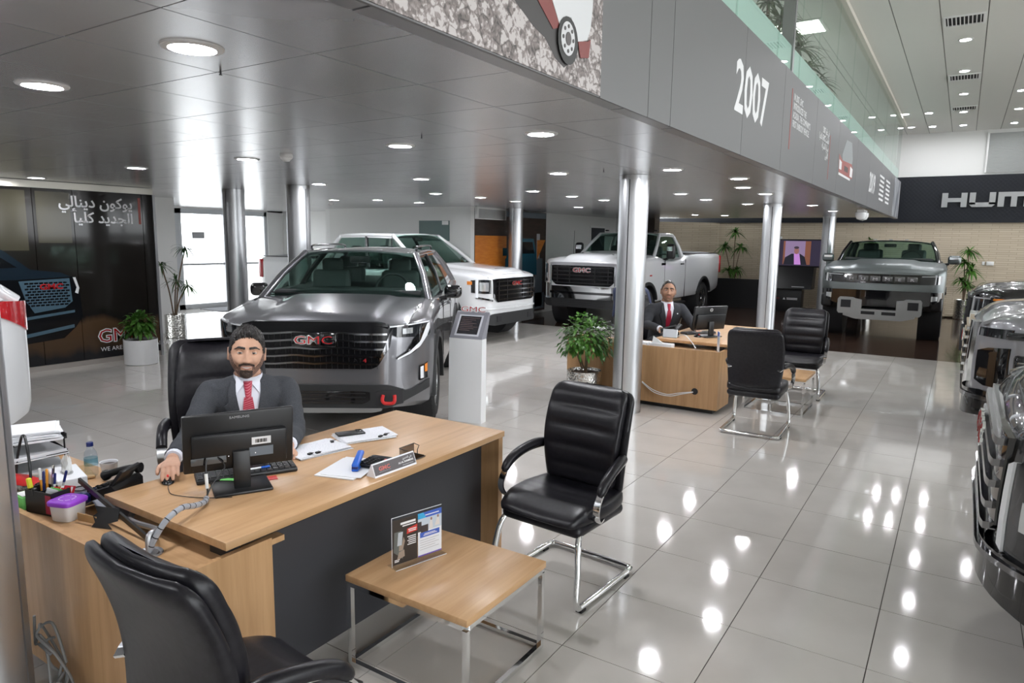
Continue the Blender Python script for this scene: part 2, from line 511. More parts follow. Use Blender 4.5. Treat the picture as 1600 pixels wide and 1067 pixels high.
# walls
struct(span('wall_back', (-6.3, YB, 0), (9.0, YB + 0.2, ZU), 'white_wall'))
_sb = struct(span('wall_back_stone', (-5.0, YB - 0.05, 0), (9.0, YB, 2.45), 'stone'))
struct(span('wall_back_band', (-7.6, YB - 0.14, 2.45), (9.0, YB - 0.02, 3.64), 'emboss'))
_a, _b2 = Vector((-6.55, 16.9, 0)), Vector((-5.0, YB - 0.02, 0))
_dv = (_b2 - _a)
struct(box('wall_stone_return', ((_a.x + _b2.x) / 2, (_a.y + _b2.y) / 2, 1.225), (_dv.length, 0.08, 2.45), 'stone', rz=math.atan2(_dv.y, _dv.x)))
struct(span('trim_pillar', (-6.78, 16.6, 0), (-6.40, 17.0, ZC), P('dark_brown_cladding', (0.075, 0.06, 0.05), 0.5)))
struct(span('wall_white_recess', (-7.8, 16.6, 0), (-6.78, 16.75, ZC), 'white_wall'))
struct(span('wall_side', (-7.85, 8.93, 0), (-7.65, 16.6, ZC), 'white_wall'))
struct(span('wall_inner', (-11.75, 8.80, 0), (-7.45, 8.93, ZC), 'white_wall'))
struct(span('wall_alcove', (-15.1, 9.85, 0), (-11.75, 10.0, ZC), 'white'))
struct(span('wall_alcove_return', (-11.9, 8.8, 0), (-11.75, 9.9, ZC), 'white'))
struct(span('wall_hall', (-11.35, 1.2, 0), (-11.2, 4.45, ZC), 'white'))
struct(span('wall_left', (-9.25, -7, 0), (-9.0, 2.60, ZC), 'white_wall'))
struct(span('wall_hall_end', (-15.1, 3.4, 0), (-11.3, 3.5, ZC), 'white'))
struct(span('wall_rear', (-9.2, -7.15, 0), (9.0, -7.0, ZU), 'white_wall'))  # unseen wall, added behind the camera to keep bright sky out of reflections
struct(span('baseboard_left', (-9.0, -7, 0), (-8.93, 2.72, 0.07), P('pale_skirting', (0.38, 0.35, 0.32), 0.4)))
# dark recess window and small dark door opening on the white walls
w3 = struct(span('window_3', (-8.86, 8.77, 1.80), (-8.02, 8.805, 2.24), P('dim_green_glass', (0.14, 0.20, 0.19), 0.15)))
span('blind_edge', (-8.20, 8.762, 2.15), (-8.03, 8.772, 2.235), 'white', w3)
w4 = struct(span('window_4', (-7.655, 14.9, 1.35), (-7.62, 15.75, 2.22), P('unlit_opening', (0.03, 0.035, 0.045), 0.3)))
struct(span('trim_window', (-7.66, 14.84, 1.29), (-7.635, 15.81, 2.28), 'white'))

# glazed entrance in the far left wall
XD = -14.9
M['door_frame'] = P('grey_door_frame', (0.62, 0.64, 0.67), 0.4)
dw = struct(span('wall_entrance', (XD - 0.1, 3.5, 2.50), (XD + 0.1, 9.85, ZC), 'white'))
for n, (y0, y1) in enumerate(((3.55, 5.2), (5.2, 6.75), (6.75, 8.10), (8.10, 9.35))):
    d = struct(MB().box((XD, y0 + 0.04, 1.25), (0.10, 0.09, 2.5)).box((XD, y1 - 0.04, 1.25), (0.10, 0.09, 2.5)).box((XD, (y0 + y1) / 2, 2.44), (0.10, y1 - y0, 0.12))
               .box((XD, (y0 + y1) / 2, 0.06), (0.10, y1 - y0, 0.12)).build('door_%d' % (n + 1), 'door_frame', smooth=0))
    box('mid_rail', (XD, (y0 + y1) / 2, 1.12), (0.08, y1 - y0 - 0.16, 0.05), 'door_frame', d)
    box('pane', (XD, (y0 + y1) / 2, 1.25), (0.012, y1 - y0 - 0.16, 2.3), 'glass_clear', d)
    if n == 2:
        box('door_notice', (XD + 0.012, y0 + 0.55, 1.85), (0.004, 0.34, 0.16), 'text_grey', d)
struct(span('wall_entrance_end', (XD - 0.1, 9.35, 0), (XD + 0.1, 9.95, ZC), 'white'))
tag(box('entrance_mat', (-14.2, 7.9, 0.008), (0.9, 1.6, 0.014), P('grey_mat', (0.16, 0.16, 0.17), 0.9)), 'grey door mat on the tiles inside the glass entrance', 'mat')
# bright paving outside
struct(span('ground_outside', (-40, -20, -0.08), (-16, 40, -0.02), P('pale_paving', (0.62, 0.60, 0.57), 0.8)))

struct(span('ground_forecourt', (9.2, -30, -0.08), (60, 50, -0.02), bpy.data.materials['pale_paving']))  # unseen ground, added to hold back sky light from below
# showroom glass front on the unseen side: only its posts
for k in range(9):
    struct(span('trim_front_%d' % (k + 1), (8.85, -6.9 + k * 3.1, 0), (9.0, -6.8 + k * 3.1, ZU), 'grey_metal'))

# ------------------------------------------------------------------ fascia with its prints
XF = -0.057
fa = struct(span('wall_fascia', (-0.139, -7, 2.515), (XF - 0.012, 16.62, 3.39), 'grey_metal'))
for y0, y1 in zip((-7, -4.2, -2.2, -0.27, 0.30, 0.63, 2.1, 3.4, 5.0, 6.6, 8.4, 10.0, 12.0, 14.2), (-4.2, -2.2, -0.27, 0.30, 0.63, 2.1, 3.4, 5.0, 6.6, 8.4, 10.0, 12.0, 14.2, 16.62)):
    span('fascia_panel', (XF - 0.012, y0 + 0.003, 2.497), (XF, y1 - 0.003, 3.393), 'fascia', fa)
for y0, y1 in zip((-7, -4.2, -1.72, 0.02, 0.70, 1.9, 3.3, 5.2, 7.4, 10, 13), (-4.2, -1.72, 0.02, 0.70, 1.9, 3.3, 5.2, 7.4, 10, 13, 16.62)):
    span('soffit_strip', (-0.142, y0 + 0.006, 2.497), (XF - 0.013, y1 - 0.006, 2.515), 'grey_metal', fa)
F = frame3((XF, 0, 0), (0, 1, 0), (0, 0, 1))     # local u = world Y, v = world Z
text('year_lettering', '2007', 0.50, 'text_white', F @ Matrix.Translation((1.86, 2.79, 0)), fa, sx=0.95, bold=0.008)
text('story_lettering', 'IN 2007, GMC\nINTRODUCED THE\nACADIA, THE COMPANY\u2019S\nFIRST UNIBODY VEHICLE.', 0.088, 'text_white', F @ Matrix.Translation((3.80, 3.175, 0)), fa, sx=0.82)
def arab(s):
    return s
AR = {'yukon': '\ufee5\ufeee\ufedb\ufeee\ufef3', 'denali': '\ufef2\ufedf\ufe8e\ufee8\ufef3\ufea9', 'new': '\ufeaa\ufef3\ufeaa\ufea0\ufedf\ufe8d', 'all': '\ufe84\ufef4\ufee0\ufedb'}
text('story_lettering', '2007 \ufee1\ufe8e\ufecb \ufef2\ufed3\n\ufe8e\ufef3\ufea9\ufe8e\ufedb\ufe8d GMC \ufe96\ufee3\ufeaa\ufed7\n\ufe94\ufedb\ufeae\ufeb8\ufedf\ufe8d \ufe93\ufead\ufe8e\ufef4\ufeb3\n\ufef0\ufedf\ufeed\ufef7\ufe8d', 0.095, 'text_white', F @ Matrix.Translation((5.85, 3.10, 0)), fa, align='RIGHT', sx=0.9)
flat('red_rule', [[(3.70, 2.72), (3.725, 2.72), (3.725, 3.26), (3.70, 3.26)], [(5.93, 2.62), (5.95, 2.62), (5.95, 3.13), (5.93, 3.13)]], P('dull_red_print', (0.42, 0.10, 0.09), 0.45), F, fa)
# small printed tail of a red car on the fascia
flat('printed_car_glass', [[(6.95, 3.02), (7.25, 3.24), (7.75, 3.26), (7.95, 3.05), (7.9, 2.98), (7.0, 2.95)]], P('print_glass', (0.30, 0.32, 0.33), 0.4), F, fa)
flat('printed_car_body', [[(6.7, 3.0), (7.0, 2.95), (7.9, 2.98), (8.05, 2.9), (8.0, 2.78), (6.75, 2.78)]], P('print_maroon', (0.36, 0.10, 0.09), 0.4), F, fa)
flat('printed_car_lamps', [[(6.74, 2.94), (6.95, 2.92), (6.95, 2.82), (6.76, 2.82)], [(7.75, 2.94), (8.0, 2.92), (7.98, 2.80), (7.75, 2.80)], [(6.75, 2.775), (7.8, 2.775), (7.8, 2.745), (6.75, 2.745)]], 'text_white', F, fa, z=0.001)
flat('printed_car_plate', [[(7.2, 2.90), (7.55, 2.90), (7.55, 2.83), (7.2, 2.83)]], P('print_dark', (0.06, 0.05, 0.05), 0.4), F, fa, z=0.001)
text('year_lettering', '2019', 0.46, 'text_white', F @ Matrix.Translation((10.15, 2.76, 0)), fa, sx=0.95, bold=0.008)
for _yy, _al in ((11.75, 'LEFT'), (13.9, 'RIGHT')):
    flat('story_lines', [[(_yy + (k % 2) * 0.1 - (0.9 if _al == 'RIGHT' else 0), 3.13 - k * 0.085), (_yy + 0.85 - (0.9 if _al == 'RIGHT' else 0), 3.13 - k * 0.085), (_yy + 0.85 - (0.9 if _al == 'RIGHT' else 0), 3.17 - k * 0.085), (_yy + (k % 2) * 0.1 - (0.9 if _al == 'RIGHT' else 0), 3.17 - k * 0.085)] for k in range(6)], 'text_white', F, fa)
flat('printed_photo', [[(14.9, 2.52), (16.55, 2.52), (16.55, 3.37), (14.9, 3.37)]], mix_noise('grey_photo_print', (0.10, 0.11, 0.13), (0.45, 0.46, 0.48), 2.2, 0.4), F, fa)

# rock-crawling photo print at the near end
m = P('rock_print', (0.45, 0.42, 0.40), 0.5)
_cv = coords(m, (1, 1, 1))
_va = nd(m, 'ShaderNodeTexVoronoi'); _va.inputs['Scale'].default_value = 20.0; lk(m, _cv, _va.inputs['Vector'])
_vb = nd(m, 'ShaderNodeTexVoronoi'); _vb.inputs['Scale'].default_value = 75.0; lk(m, _cv, _vb.inputs['Vector'])
_vd = nd(m, 'ShaderNodeTexVoronoi', feature='DISTANCE_TO_EDGE'); _vd.inputs['Scale'].default_value = 20.0; lk(m, _cv, _vd.inputs['Vector'])
_n1 = noise(m, _cv, 30, 8)
def _mad(a_, k_, b_):
    q = nd(m, 'ShaderNodeMath', operation='MULTIPLY_ADD'); q.inputs[1].default_value = k_; lk(m, a_, q.inputs[0]); lk(m, b_, q.inputs[2]); return q.outputs[0]
_s1 = nd(m, 'ShaderNodeSeparateColor'); lk(m, _va.outputs['Color'], _s1.inputs[0])
_s2 = nd(m, 'ShaderNodeSeparateColor'); lk(m, _vb.outputs['Color'], _s2.inputs[0])
_mn = nd(m, 'ShaderNodeMath', operation='MINIMUM'); _mn.inputs[1].default_value = 0.12; lk(m, _vd.outputs['Distance'], _mn.inputs[0])
_t = _mad(_s1.outputs[0], 0.30, _mad(_s2.outputs[1], 0.28, _mad(_mn.outputs[0], 1.6, _n1)))
lk(m, ramp(m, _t, [(0.55, (0.07, 0.062, 0.06)), (0.85, (0.24, 0.205, 0.195)), (1.10, (0.38, 0.335, 0.325)), (1.45, (0.55, 0.51, 0.50))]), bsdf(m).inputs['Base Color'])
bn = flat('photo_banner', [[(-6.8, 2.503), (-0.275, 2.503), (-0.275, 3.39), (-6.8, 3.39)]], m, F, fa, h=0.004)
def onf(u, v):
    """a fascia point"""
    return (u, v)
flat('printed_truck_shadow', [[(-1.25, 3.2), (-1.02, 2.72), (-0.865, 2.655), (-0.778, 2.635), (-0.69, 2.575), (-0.62, 2.555), (-0.54, 2.60), (-0.60, 2.74), (-0.74, 2.80), (-0.85, 3.2)]], P('print_shadow', (0.07, 0.065, 0.065), 0.5), F, bn, z=0.003)
flat('printed_truck_sill', [[(-0.98, 3.0), (-0.85, 2.76), (-0.72, 2.68), (-0.665, 2.70), (-0.74, 2.79), (-0.83, 3.0)]], P('print_red', (0.24, 0.07, 0.065), 0.5), F, bn, z=0.006)
flat('printed_truck_body', [[(-0.95, 3.38), (-0.83, 3.0), (-0.74, 2.79), (-0.665, 2.70), (-0.63, 2.745), (-0.58, 2.76), (-0.53, 2.72), (-0.515, 2.68), (-0.43, 2.705), (-0.40, 2.76), (-0.385, 2.86), (-0.395, 3.38)]], P('print_white', (0.68, 0.69, 0.70), 0.5), F, bn, z=0.008)
flat('printed_truck_bumper', [[(-0.515, 2.68), (-0.43, 2.70), (-0.40, 2.715), (-0.415, 2.635), (-0.49, 2.62)]], bpy.data.materials['print_red'], F, bn, z=0.010)
def disc2(cx, cy, rx, ry, n=24):
    return [(cx + rx * math.cos(2 * PI * k / n), cy + ry * math.sin(2 * PI * k / n)) for k in range(n)]
flat('printed_truck_tyre', [disc2(-0.605, 2.662, 0.085, 0.093)], P('print_tyre', (0.05, 0.05, 0.05), 0.5), F, bn, z=0.012)
flat('printed_truck_wheel', [disc2(-0.612, 2.668, 0.058, 0.066)], P('print_rim', (0.66, 0.66, 0.67), 0.5), F, bn, z=0.015)
flat('printed_truck_hub', [disc2(-0.612, 2.668, 0.022, 0.026)] + [disc2(-0.612 + 0.042 * math.cos(a), 2.668 + 0.048 * math.sin(a), 0.007, 0.008, 8) for a in [k * PI / 4 for k in range(8)]], P('print_hub', (0.12, 0.11, 0.11), 0.5), F, bn, z=0.018)

# mezzanine glazing
gz = struct(span('window_1', (-0.16, -7, 4.70), (-0.04, 16.62, ZU), P('cream_rail', (0.62, 0.60, 0.53), 0.5)))
_y = -6.9
_ws = [1.9, 1.9, 1.9, 1.9, 1.25, 1.28, 0.92, 0.90, 1.2, 1.4, 1.5, 1.6, 1.7, 1.8, 2.0]
for w_ in _ws:
    if _y > 16.4: break
    y1 = min(_y + w_, 16.6)
    p = span('pane', (-0.105, _y + 0.006, 3.393), (-0.093, y1 - 0.006, 4.70), 'glass_green', gz)
    span('frosted_band', (-0.1125, _y + 0.006, 3.395), (-0.1065, y1 - 0.006, 3.655), 'frost', p)
    _y = y1
span('mullion', (-0.20, 3.78, 3.39), (-0.09, 3.84, 4.70), 'grey_metal', gz)
struct(span('floor_mezzanine', (-7.2, -7, 3.30), (-0.15, 16.6, 3.385), 'white_wall'))
struct(span('wall_mezzanine', (-7.2, -7, 3.385), (-7.0, 16.6, ZU), 'white_wall'))
struct(span('wall_mezzanine_end', (-7.2, 16.45, 3.385), (-0.2, 16.6, ZU), 'white_wall'))

# ------------------------------------------------------------------ HUMMER band lettering
hb = empty('block_letter_sign', (0, YB - 0.15, 0), 0, 'large silver block letters mounted on the black embossed wall band', 'sign')
def letter(polys, x):
    F2 = Matrix(((1, 0, 0, x), (0, 0, -1, -0.01), (0, 1, 0, 2.84), (0, 0, 0, 1)))
    b = MB()
    for p in polys: b.prism(p, 0.05, F2)
    return b.build('letter', 'alu', hb, smooth=0)
def rc(a, b, c, d): return [(a, b), (c, b), (c, d), (a, d)]
LH = [rc(0, 0, 0.13, 0.36), rc(0.42, 0, 0.55, 0.36), rc(0.13, 0.13, 0.42, 0.23)]
LU = [rc(0, 0.06, 0.13, 0.36), rc(0.42, 0.06, 0.55, 0.36), [(0, 0.06), (0.06, 0), (0.49, 0), (0.55, 0.06), (0.55, 0.11), (0, 0.11)]]
LM = [rc(0, 0, 0.13, 0.36), rc(0.27, 0, 0.39, 0.36), rc(0.53, 0, 0.66, 0.36), rc(0.13, 0.25, 0.27, 0.36), rc(0.39, 0.25, 0.53, 0.36)]
LE = [rc(0, 0, 0.13, 0.36), rc(0.13, 0, 0.5, 0.09), rc(0.13, 0.14, 0.5, 0.22), rc(0.13, 0.27, 0.5, 0.36)]
LR = [rc(0, 0, 0.13, 0.36), rc(0.13, 0.26, 0.5, 0.36), rc(0.40, 0.14, 0.5, 0.26), rc(0.13, 0.12, 0.5, 0.20), [(0.3, 0.12), (0.42, 0), (0.55, 0), (0.44, 0.12)]]
_x = 0.80
for L, w_ in ((LH, 0.60), (LU, 0.60), (LM, 0.71), (LM, 0.71), (LE, 0.55), (LR, 0.6)):
    letter(L, _x); _x += w_
# roller shutter above the band
sh = empty('roller_shutter', (1.69, YB, 3.70), 0, 'grey slatted roller shutter on the white wall above the black band', 'shutter')
for k in range(34):
    box('slat', (1.2, -0.03, 0.014 + k * 0.0285), (2.4, 0.04, 0.022), P('shutter_grey', (0.40, 0.41, 0.40), 0.5) if k == 0 else bpy.data.materials['shutter_grey'], sh)
span('side_rail', (-0.04, -0.06, 0), (0.0, 0, 0.98), 'white', sh)
tag(box('thermostat', (1.99, YB - 0.075, 1.42), (0.16, 0.045, 0.10), 'white', r=0.01), 'white thermostat on the beige stone wall beside the bushy dracaena', 'thermostat')
tag(box('wall_switch', (1.85, YB - 0.065, 1.42), (0.06, 0.025, 0.09), 'white', r=0.005), 'small white wall switch left of the thermostat', 'switch')

# ------------------------------------------------------------------ ceiling lamps
M['lamp_on'] = P('lamp_glow', (1, 1, 1), 0.5, emit=(0.95, 0.96, 1.0), es=LAMP)
M['lamp_ring'] = P('lamp_ring', (0.70, 0.70, 0.70), 0.4)
def downlight(x, y, z=ZC, r=0.10, cap='round recessed downlight glowing in the silver panel ceiling', grp='downlights under the mezzanine'):
    if downlight.src.get(grp) is None:
        e = empty('downlight', (x, y, z), 0, cap, 'ceiling light', grp)
        MB().lathe([(r * 0.80, 0.0), (r * 0.84, -0.010), (r * 1.08, -0.006), (r * 1.12, 0.001), (r * 1.12, 0.003), (r * 0.8, 0.003)], 28, cap=False).build('ring', 'lamp_ring', e)
        MB().lathe([(r * 0.82, -0.003), (r * 0.82, 0.002)], 28).build('diffuser', 'lamp_on', e, smooth=0)
        downlight.src[grp] = e
        return e
    e = copy_tree(downlight.src[grp]); e.location = (x, y, z)
    return e
downlight.src = {}
LAMP_LABEL = {(-1.05, -1.63): 'largest round downlight, nearest the camera in the silver ceiling above the near desk',
              (-2.28, -1.60): 'round downlight at the left edge of the silver ceiling, second nearest the camera',
              (-4.07, 0.82): 'round downlight left of the smoke detector, before the glass entrance', (-5.88, 0.82): 'round downlight just above the right end of the dark mural wall',
              (-2.2, 0.77): 'round downlight over the grey suv roof, left of the photo banner', (-0.97, 0.75): 'round downlight right under the photo banner, above the foreground chair',
              (-2.17, 3.13): 'round downlight just left of the near silver column head', (-1.0, 3.25): 'round downlight just right of the near silver column head',
              (-3.96, 3.08): 'round downlight above the hood of the white crew-cab pickup', (-8.4, 0.95): 'round downlight at the top rail of the dark mural wall',
              (-0.69, 4.43): 'round downlight closest under the 2007 lettering of the fascia', (-5.73, 3.12): 'round downlight beside the head of the column behind the grey suv'}
for x, y in ((-1.05, -1.63), (-2.28, -1.60), (-4.07, 0.82), (-5.88, 0.82), (-2.2, 0.77), (-0.97, 0.75), (-2.17, 3.13), (-1.0, 3.25), (-3.96, 3.08), (-0.69, 4.43), (-0.97, 5.67),
             (-0.99, 6.92), (-5.47, 5.2), (-5.38, 6.25), (-5.73, 3.12), (-8.48, 5.93), (-7.66, 6.22), (-7.49, 7.17), (-3.78, 5.28), (-3.80, 6.48), (-3.77, 7.57), (-5.44, 7.41), (-5.34, 9.65),
             (-2.06, 6.51), (-2.15, 7.95), (-1.88, 9.45), (-0.94, 10.2), (-4.35, 14.06), (-3.75, 14.6), (-8.4, 0.95), (-0.95, 12.6), (-2.2, 12.6), (-4.0, -1.6), (-2.2, -4.0), (-1.0, -4.0)):
    _d = downlight(x, y)
    if (x, y) in LAMP_LABEL: _d['label'] = LAMP_LABEL[x, y]
    else: _d['label'] = 'round recessed downlight glowing in the silver panel ceiling, one of the distant ones'
for x, y in ((1.146, 8.95), (1.13, 11.06), (1.12, 13.16), (1.12, 15.3), (1.11, 17.3), (-0.32 + 0.34, 15.06), (0.12 + 0.35, 15.12), (0.02, 17.1), (0.47, 17.2), (2.127, 17.45), (2.04, 13.28), (2.1, 15.42)):
    downlight(x, y, ZU, 0.085, 'small round downlight glowing in the high off-white ceiling', 'downlights in the high ceiling')
for n, y in enumerate((7.9, 11.55, 14.8)):
    v = empty('air_grille', (1.13, y, ZU), 0, ('slatted air grille in the high ceiling, nearest the camera of three', 'slatted air grille in the high ceiling, middle of three', 'slatted air grille in the high ceiling, farthest of three')[n], 'air vent')
    MB().box((-0.22, 0, -0.008), (0.03, 0.46, 0.016)).box((0.22, 0, -0.008), (0.03, 0.46, 0.016)).box((0, 0.22, -0.008), (0.44, 0.03, 0.016)).box((0, -0.22, -0.008), (0.44, 0.03, 0.016)).build('frame', 'white', v, smooth=0)
    box('duct', (0, 0, -0.002), (0.41, 0.41, 0.004), 'black_matte', v)
    for k in range(9):
        box('louvre', (-0.18 + k * 0.045, 0, -0.010), (0.012, 0.42, 0.012), 'white', v)
for x, y in [(-1.6 - 1.8 * i, 2.0 + 2.6 * j) for i in range(3) for j in range(6)]:  # made-up lamps, added to brighten the dark mezzanine
    downlight(x, y, ZU, 0.085, 'small round downlight added to brighten the room behind the mezzanine glass', 'added downlights in the mezzanine')
lp = empty('light_panel', (-0.75, 7.2, ZU), 0, 'square glowing light panel in the ceiling behind the mezzanine glass', 'ceiling light')
box('frame', (0, 0, -0.008), (0.64, 0.64, 0.016), 'white', lp)
box('diffuser', (0, 0, -0.018), (0.56, 0.56, 0.006), P('panel_glow', (1, 1, 1), 0.5, emit=(1, 0.97, 0.9), es=9), lp)
# detectors, sprinklers, wall air unit, security cameras
def detector(x, y, lab):
    e = empty('smoke_detector', (x, y, ZC), 0, lab, 'smoke detector')
    MB().lathe([(0.05, 0), (0.055, -0.02), (0.048, -0.035), (0.03, -0.05), (0.028, -0.058), (0.0, -0.06)], 20, cap=False).build('body', 'white', e)
    MB().lathe([(0.0495, -0.022), (0.0525, -0.026), (0.0495, -0.030)], 20, cap=False).build('slot_ring', 'black', e)
detector(-3.46, 0.755, 'white smoke detector on the silver ceiling above the grey suv')
detector(-9.3, 6.6, 'small white smoke detector on the ceiling near the far white wall')
for n, (x, y) in enumerate(((-1.105 - 0.17, -1.36), (-1.72, 0.45), (-1.62, 3.05))):
    e = empty('sprinkler', (x, y, ZC), 0, ('tiny sprinkler head at the ceiling joint beside the nearest downlight', 'tiny sprinkler head on the ceiling left of the downlight over the coffee table', 'tiny sprinkler head on the ceiling beside the near silver column')[n], 'sprinkler')
    MB().cyl((0, 0, 0), (0, 0, -0.018), 0.004).build('stem', 'black', e); MB().cyl((0, 0, -0.018), (0, 0, -0.021), 0.007).build('deflector', 'black', e)
au = empty('wall_air_unit', (-7.5, 9.5, 2.28), 0, 'white boxed air grille hanging under the ceiling before the dark mural', 'air vent')
span('casing', (-0.1, -0.56, 0), (0.12, 0.56, ZC - 2.28 - 0.002), 'white', au)
for k in range(7):
    span('louvre', (0.12, -0.5, 0.025 + k * 0.028), (0.135, 0.5, 0.04 + k * 0.028), 'grey_metal', au)
sc_ = empty('security_camera', (-0.35, 11.6, 2.497), 0, 'pair of white dome security cameras under the end of the grey fascia', 'camera')
span('bracket', (0, -0.25, -0.04), (0.12, 0.25, 0.0), 'white', sc_)
for dy in (-0.15, 0.15):
    MB().lathe([(0.06, 0), (0.10, -0.02), (0.10, -0.08), (0.07, -0.14), (0.0, -0.165)], 18, T=Matrix.Translation((0.06, dy, -0.03)), cap=False).build('dome', 'white_gloss', sc_)

# ------------------------------------------------------------------ columns
M['column'] = P('satin_column_metal', (0.60, 0.61, 0.63), 0.36, metal=0.9)
def column(x, y, lab, r=0.155, a=0.0):
    e = empty('column', (x, y, 0), a, lab, 'column', 'silver round columns')
    n = 48
    b = MB()
    for h in (0, 1):       # two half shells with a recessed joint
        ring = [(r * math.cos(t), r * math.sin(t)) for t in [PI * h + 0.035 + (PI - 0.07) * k / 24 for k in range(25)]]
        ring += [((r - 0.02) * math.cos(t), (r - 0.02) * math.sin(t)) for t in [PI * h + 0.035 + (PI - 0.07) * k / 24 for k in range(24, -1, -1)]]
        MB().loft([[(p[0], p[1], 0.004) for p in ring], [(p[0], p[1], ZC - 0.05) for p in ring]]).build('half_shell', 'column', e)
    MB().lathe([(r - 0.022, 0.002), (r - 0.022, ZC - 0.01)], n).build('core', 'black_matte', e)
    MB().lathe([(r + 0.006, ZC - 0.05), (r + 0.006, ZC - 0.002)], n).build('collar', 'alu', e)
    MB().lathe([(r + 0.004, 0.002), (r + 0.004, 0.03)], n).build('foot_ring', 'alu', e)
    e['group'] = 'silver round columns'
    return e
column(-1.58, 3.72, 'silver round column standing between the leafy ficus and the second desk', a=math.radians(-85))
column(-1.50, 9.70, 'silver round column beyond the second desk, before the tv stand', a=math.radians(-80))
column(-1.50, 15.9, 'slim far silver column between the tv stand and the grey off-road truck', a=math.radians(-80))
column(-7.87, 3.37, 'silver round column standing before the glass entrance', a=math.radians(100))
column(-6.28, 3.24, 'silver round column rising behind the grey suv, right of the entrance')
column(-7.05, 9.95, 'silver round column before the dark mural, behind the white pickup', a=math.radians(-80))
column(-1.58, -2.28, 'silver column at the left edge of the picture, beside the near desk', a=math.radians(40))

# ------------------------------------------------------------------ left mural wall of glass panels
M['mural'] = P('dark_mural', (0.03, 0.03, 0.03), 0.10, coat=0.15, spec=0.35)
_v = coords(M['mural'], (1, 1, 1))
_sep = nd(M['mural'], 'ShaderNodeSeparateXYZ'); lk(M['mural'], _v, _sep.inputs[0])
_n1 = noise(M['mural'], coords(M['mural'], (1, 1, 0.35)), 2.2, 5)
_ad = nd(M['mural'], 'ShaderNodeMath', operation='MULTIPLY_ADD'); _ad.inputs[1].default_value = 0.45
lk(M['mural'], _n1, _ad.inputs[0]); lk(M['mural'], _sep.outputs['Z'], _ad.inputs[2])
lk(M['mural'], ramp(M['mural'], _ad.outputs[0], [(0.0, (0.016, 0.017, 0.02)), (0.38, (0.020, 0.020, 0.022)), (0.50, (0.075, 0.045, 0.025)), (0.80, (0.095, 0.055, 0.030)), (0.90, (0.012, 0.011, 0.011)), (1.0, (0.016, 0.014, 0.012))]), bsdf(M['mural']).inputs['Base Color'])
XM = -8.93
mw = empty('mural_wall', (-8.96, 0, 0), 0, 'dark glass mural wall printed with a dark blue suv and white arabic lettering', 'mural')
for y0, y1 in ((-6.9, -5.2), (-5.2, -3.5), (-3.5, -1.9), (-1.9, -0.4), (-0.4, 1.10), (1.10, 1.60), (1.60, 2.56), (2.56, 2.72)):
    p = span('glass_panel', (-0.02, y0 + 0.004, 0.075), (0.03, y1 - 0.004, 2.44), 'mural', mw)
span('top_rail', (-0.02, -6.9, 2.44), (0.06, 2.72, 2.53), P('worn_rail', (0.45, 0.43, 0.38), 0.3, metal=0.8), mw)
span('end_post', (-0.03, 2.722, 0.0), (0.04, 2.76, 2.44), 'grey_metal', mw)
F = frame3((0.031, 0, 0), (0, 1, 0), (0, 0, 1))
text('arabic_lettering', AR['denali'] + ' ' + AR['yukon'], 0.20, 'text_white', F @ Matrix.Translation((2.42, 2.215, 0)), mw, align='RIGHT', bold=0.004)
text('arabic_lettering', AR['all'] + ' ' + AR['new'], 0.20, 'text_white', F @ Matrix.Translation((2.42, 2.005, 0)), mw, align='RIGHT', bold=0.004)
flat('red_bar', [rc(2.50, 2.00, 2.535, 2.38)], P('print_red_bar', (0.33, 0.05, 0.03), 0.3), F, mw)
text('badge_lettering', 'GMC', 0.27, 'text_white', F @ Matrix.Translation((1.80, 0.30, 0)), mw, sx=1.05, bold=0.012)
text('badge_lettering', 'GMC', 0.27, 'gmc_red', F @ Matrix.Translation((1.80, 0.30, 0)), mw, sx=1.05, bold=-0.002, z=0.002)
text('slogan_lettering', 'WE ARE PROFESSIONAL GRADE', 0.085, 'text_white', F @ Matrix.Translation((1.83, 0.17, 0)), mw)
# window-like reflections painted on the upper panels, and the printed car
PB = lambda n, c: P('print_' + n, c, 0.12, coat=0.1, spec=0.35)
flat('painted_reflection', [rc(-0.35, 1.62, 1.02, 2.40), rc(1.14, 1.72, 1.56, 2.40)], PB('olive_reflection', (0.062, 0.056, 0.036)), F, mw, h=0.001)
_navy = PB('navy', (0.012, 0.022, 0.034)); _sky = PB('steel_blue', (0.085, 0.15, 0.20)); _ink = PB('ink', (0.006, 0.007, 0.009))
flat('printed_car_roof', [[(-0.6, 1.72), (0.35, 1.78), (0.72, 1.62), (1.02, 1.36), (0.3, 1.30), (-0.6, 1.34)]], _navy, F, mw, h=0.0015)
flat('printed_car_screen', [[(-0.6, 1.66), (0.30, 1.72), (0.62, 1.58), (0.86, 1.40), (-0.6, 1.36)]], _ink, F, mw, h=0.002)
flat('printed_car_bonnet', [[(-0.6, 1.36), (0.86, 1.39), (1.38, 1.32), (1.52, 1.25), (0.82, 1.22), (-0.6, 1.24)]], _navy, F, mw, h=0.0025)
flat('printed_car_front', [[(-0.4, 1.25), (0.85, 1.24), (1.52, 1.26), (1.60, 1.10), (1.62, 0.70), (1.52, 0.56), (1.36, 0.42), (0.6, 0.36), (-0.4, 0.40)]], _ink, F, mw, h=0.003)
flat('printed_car_grille_frame', [[(0.86, 1.22), (1.48, 1.24), (1.50, 0.92), (1.40, 0.84), (1.02, 0.79), (0.93, 0.95)]], _sky, F, mw, h=0.0035)
flat('printed_car_grille', [[(0.925 + c * 0.059 + (r % 2) * 0.028, 1.195 - r * 0.037), (0.972 + c * 0.059 + (r % 2) * 0.028, 1.197 - r * 0.037), (0.972 + c * 0.059 + (r % 2) * 0.028, 1.175 - r * 0.037), (0.925 + c * 0.059 + (r % 2) * 0.028, 1.173 - r * 0.037)] for r in range(9) for c in range(9)], _ink, F, mw, h=0.0042)
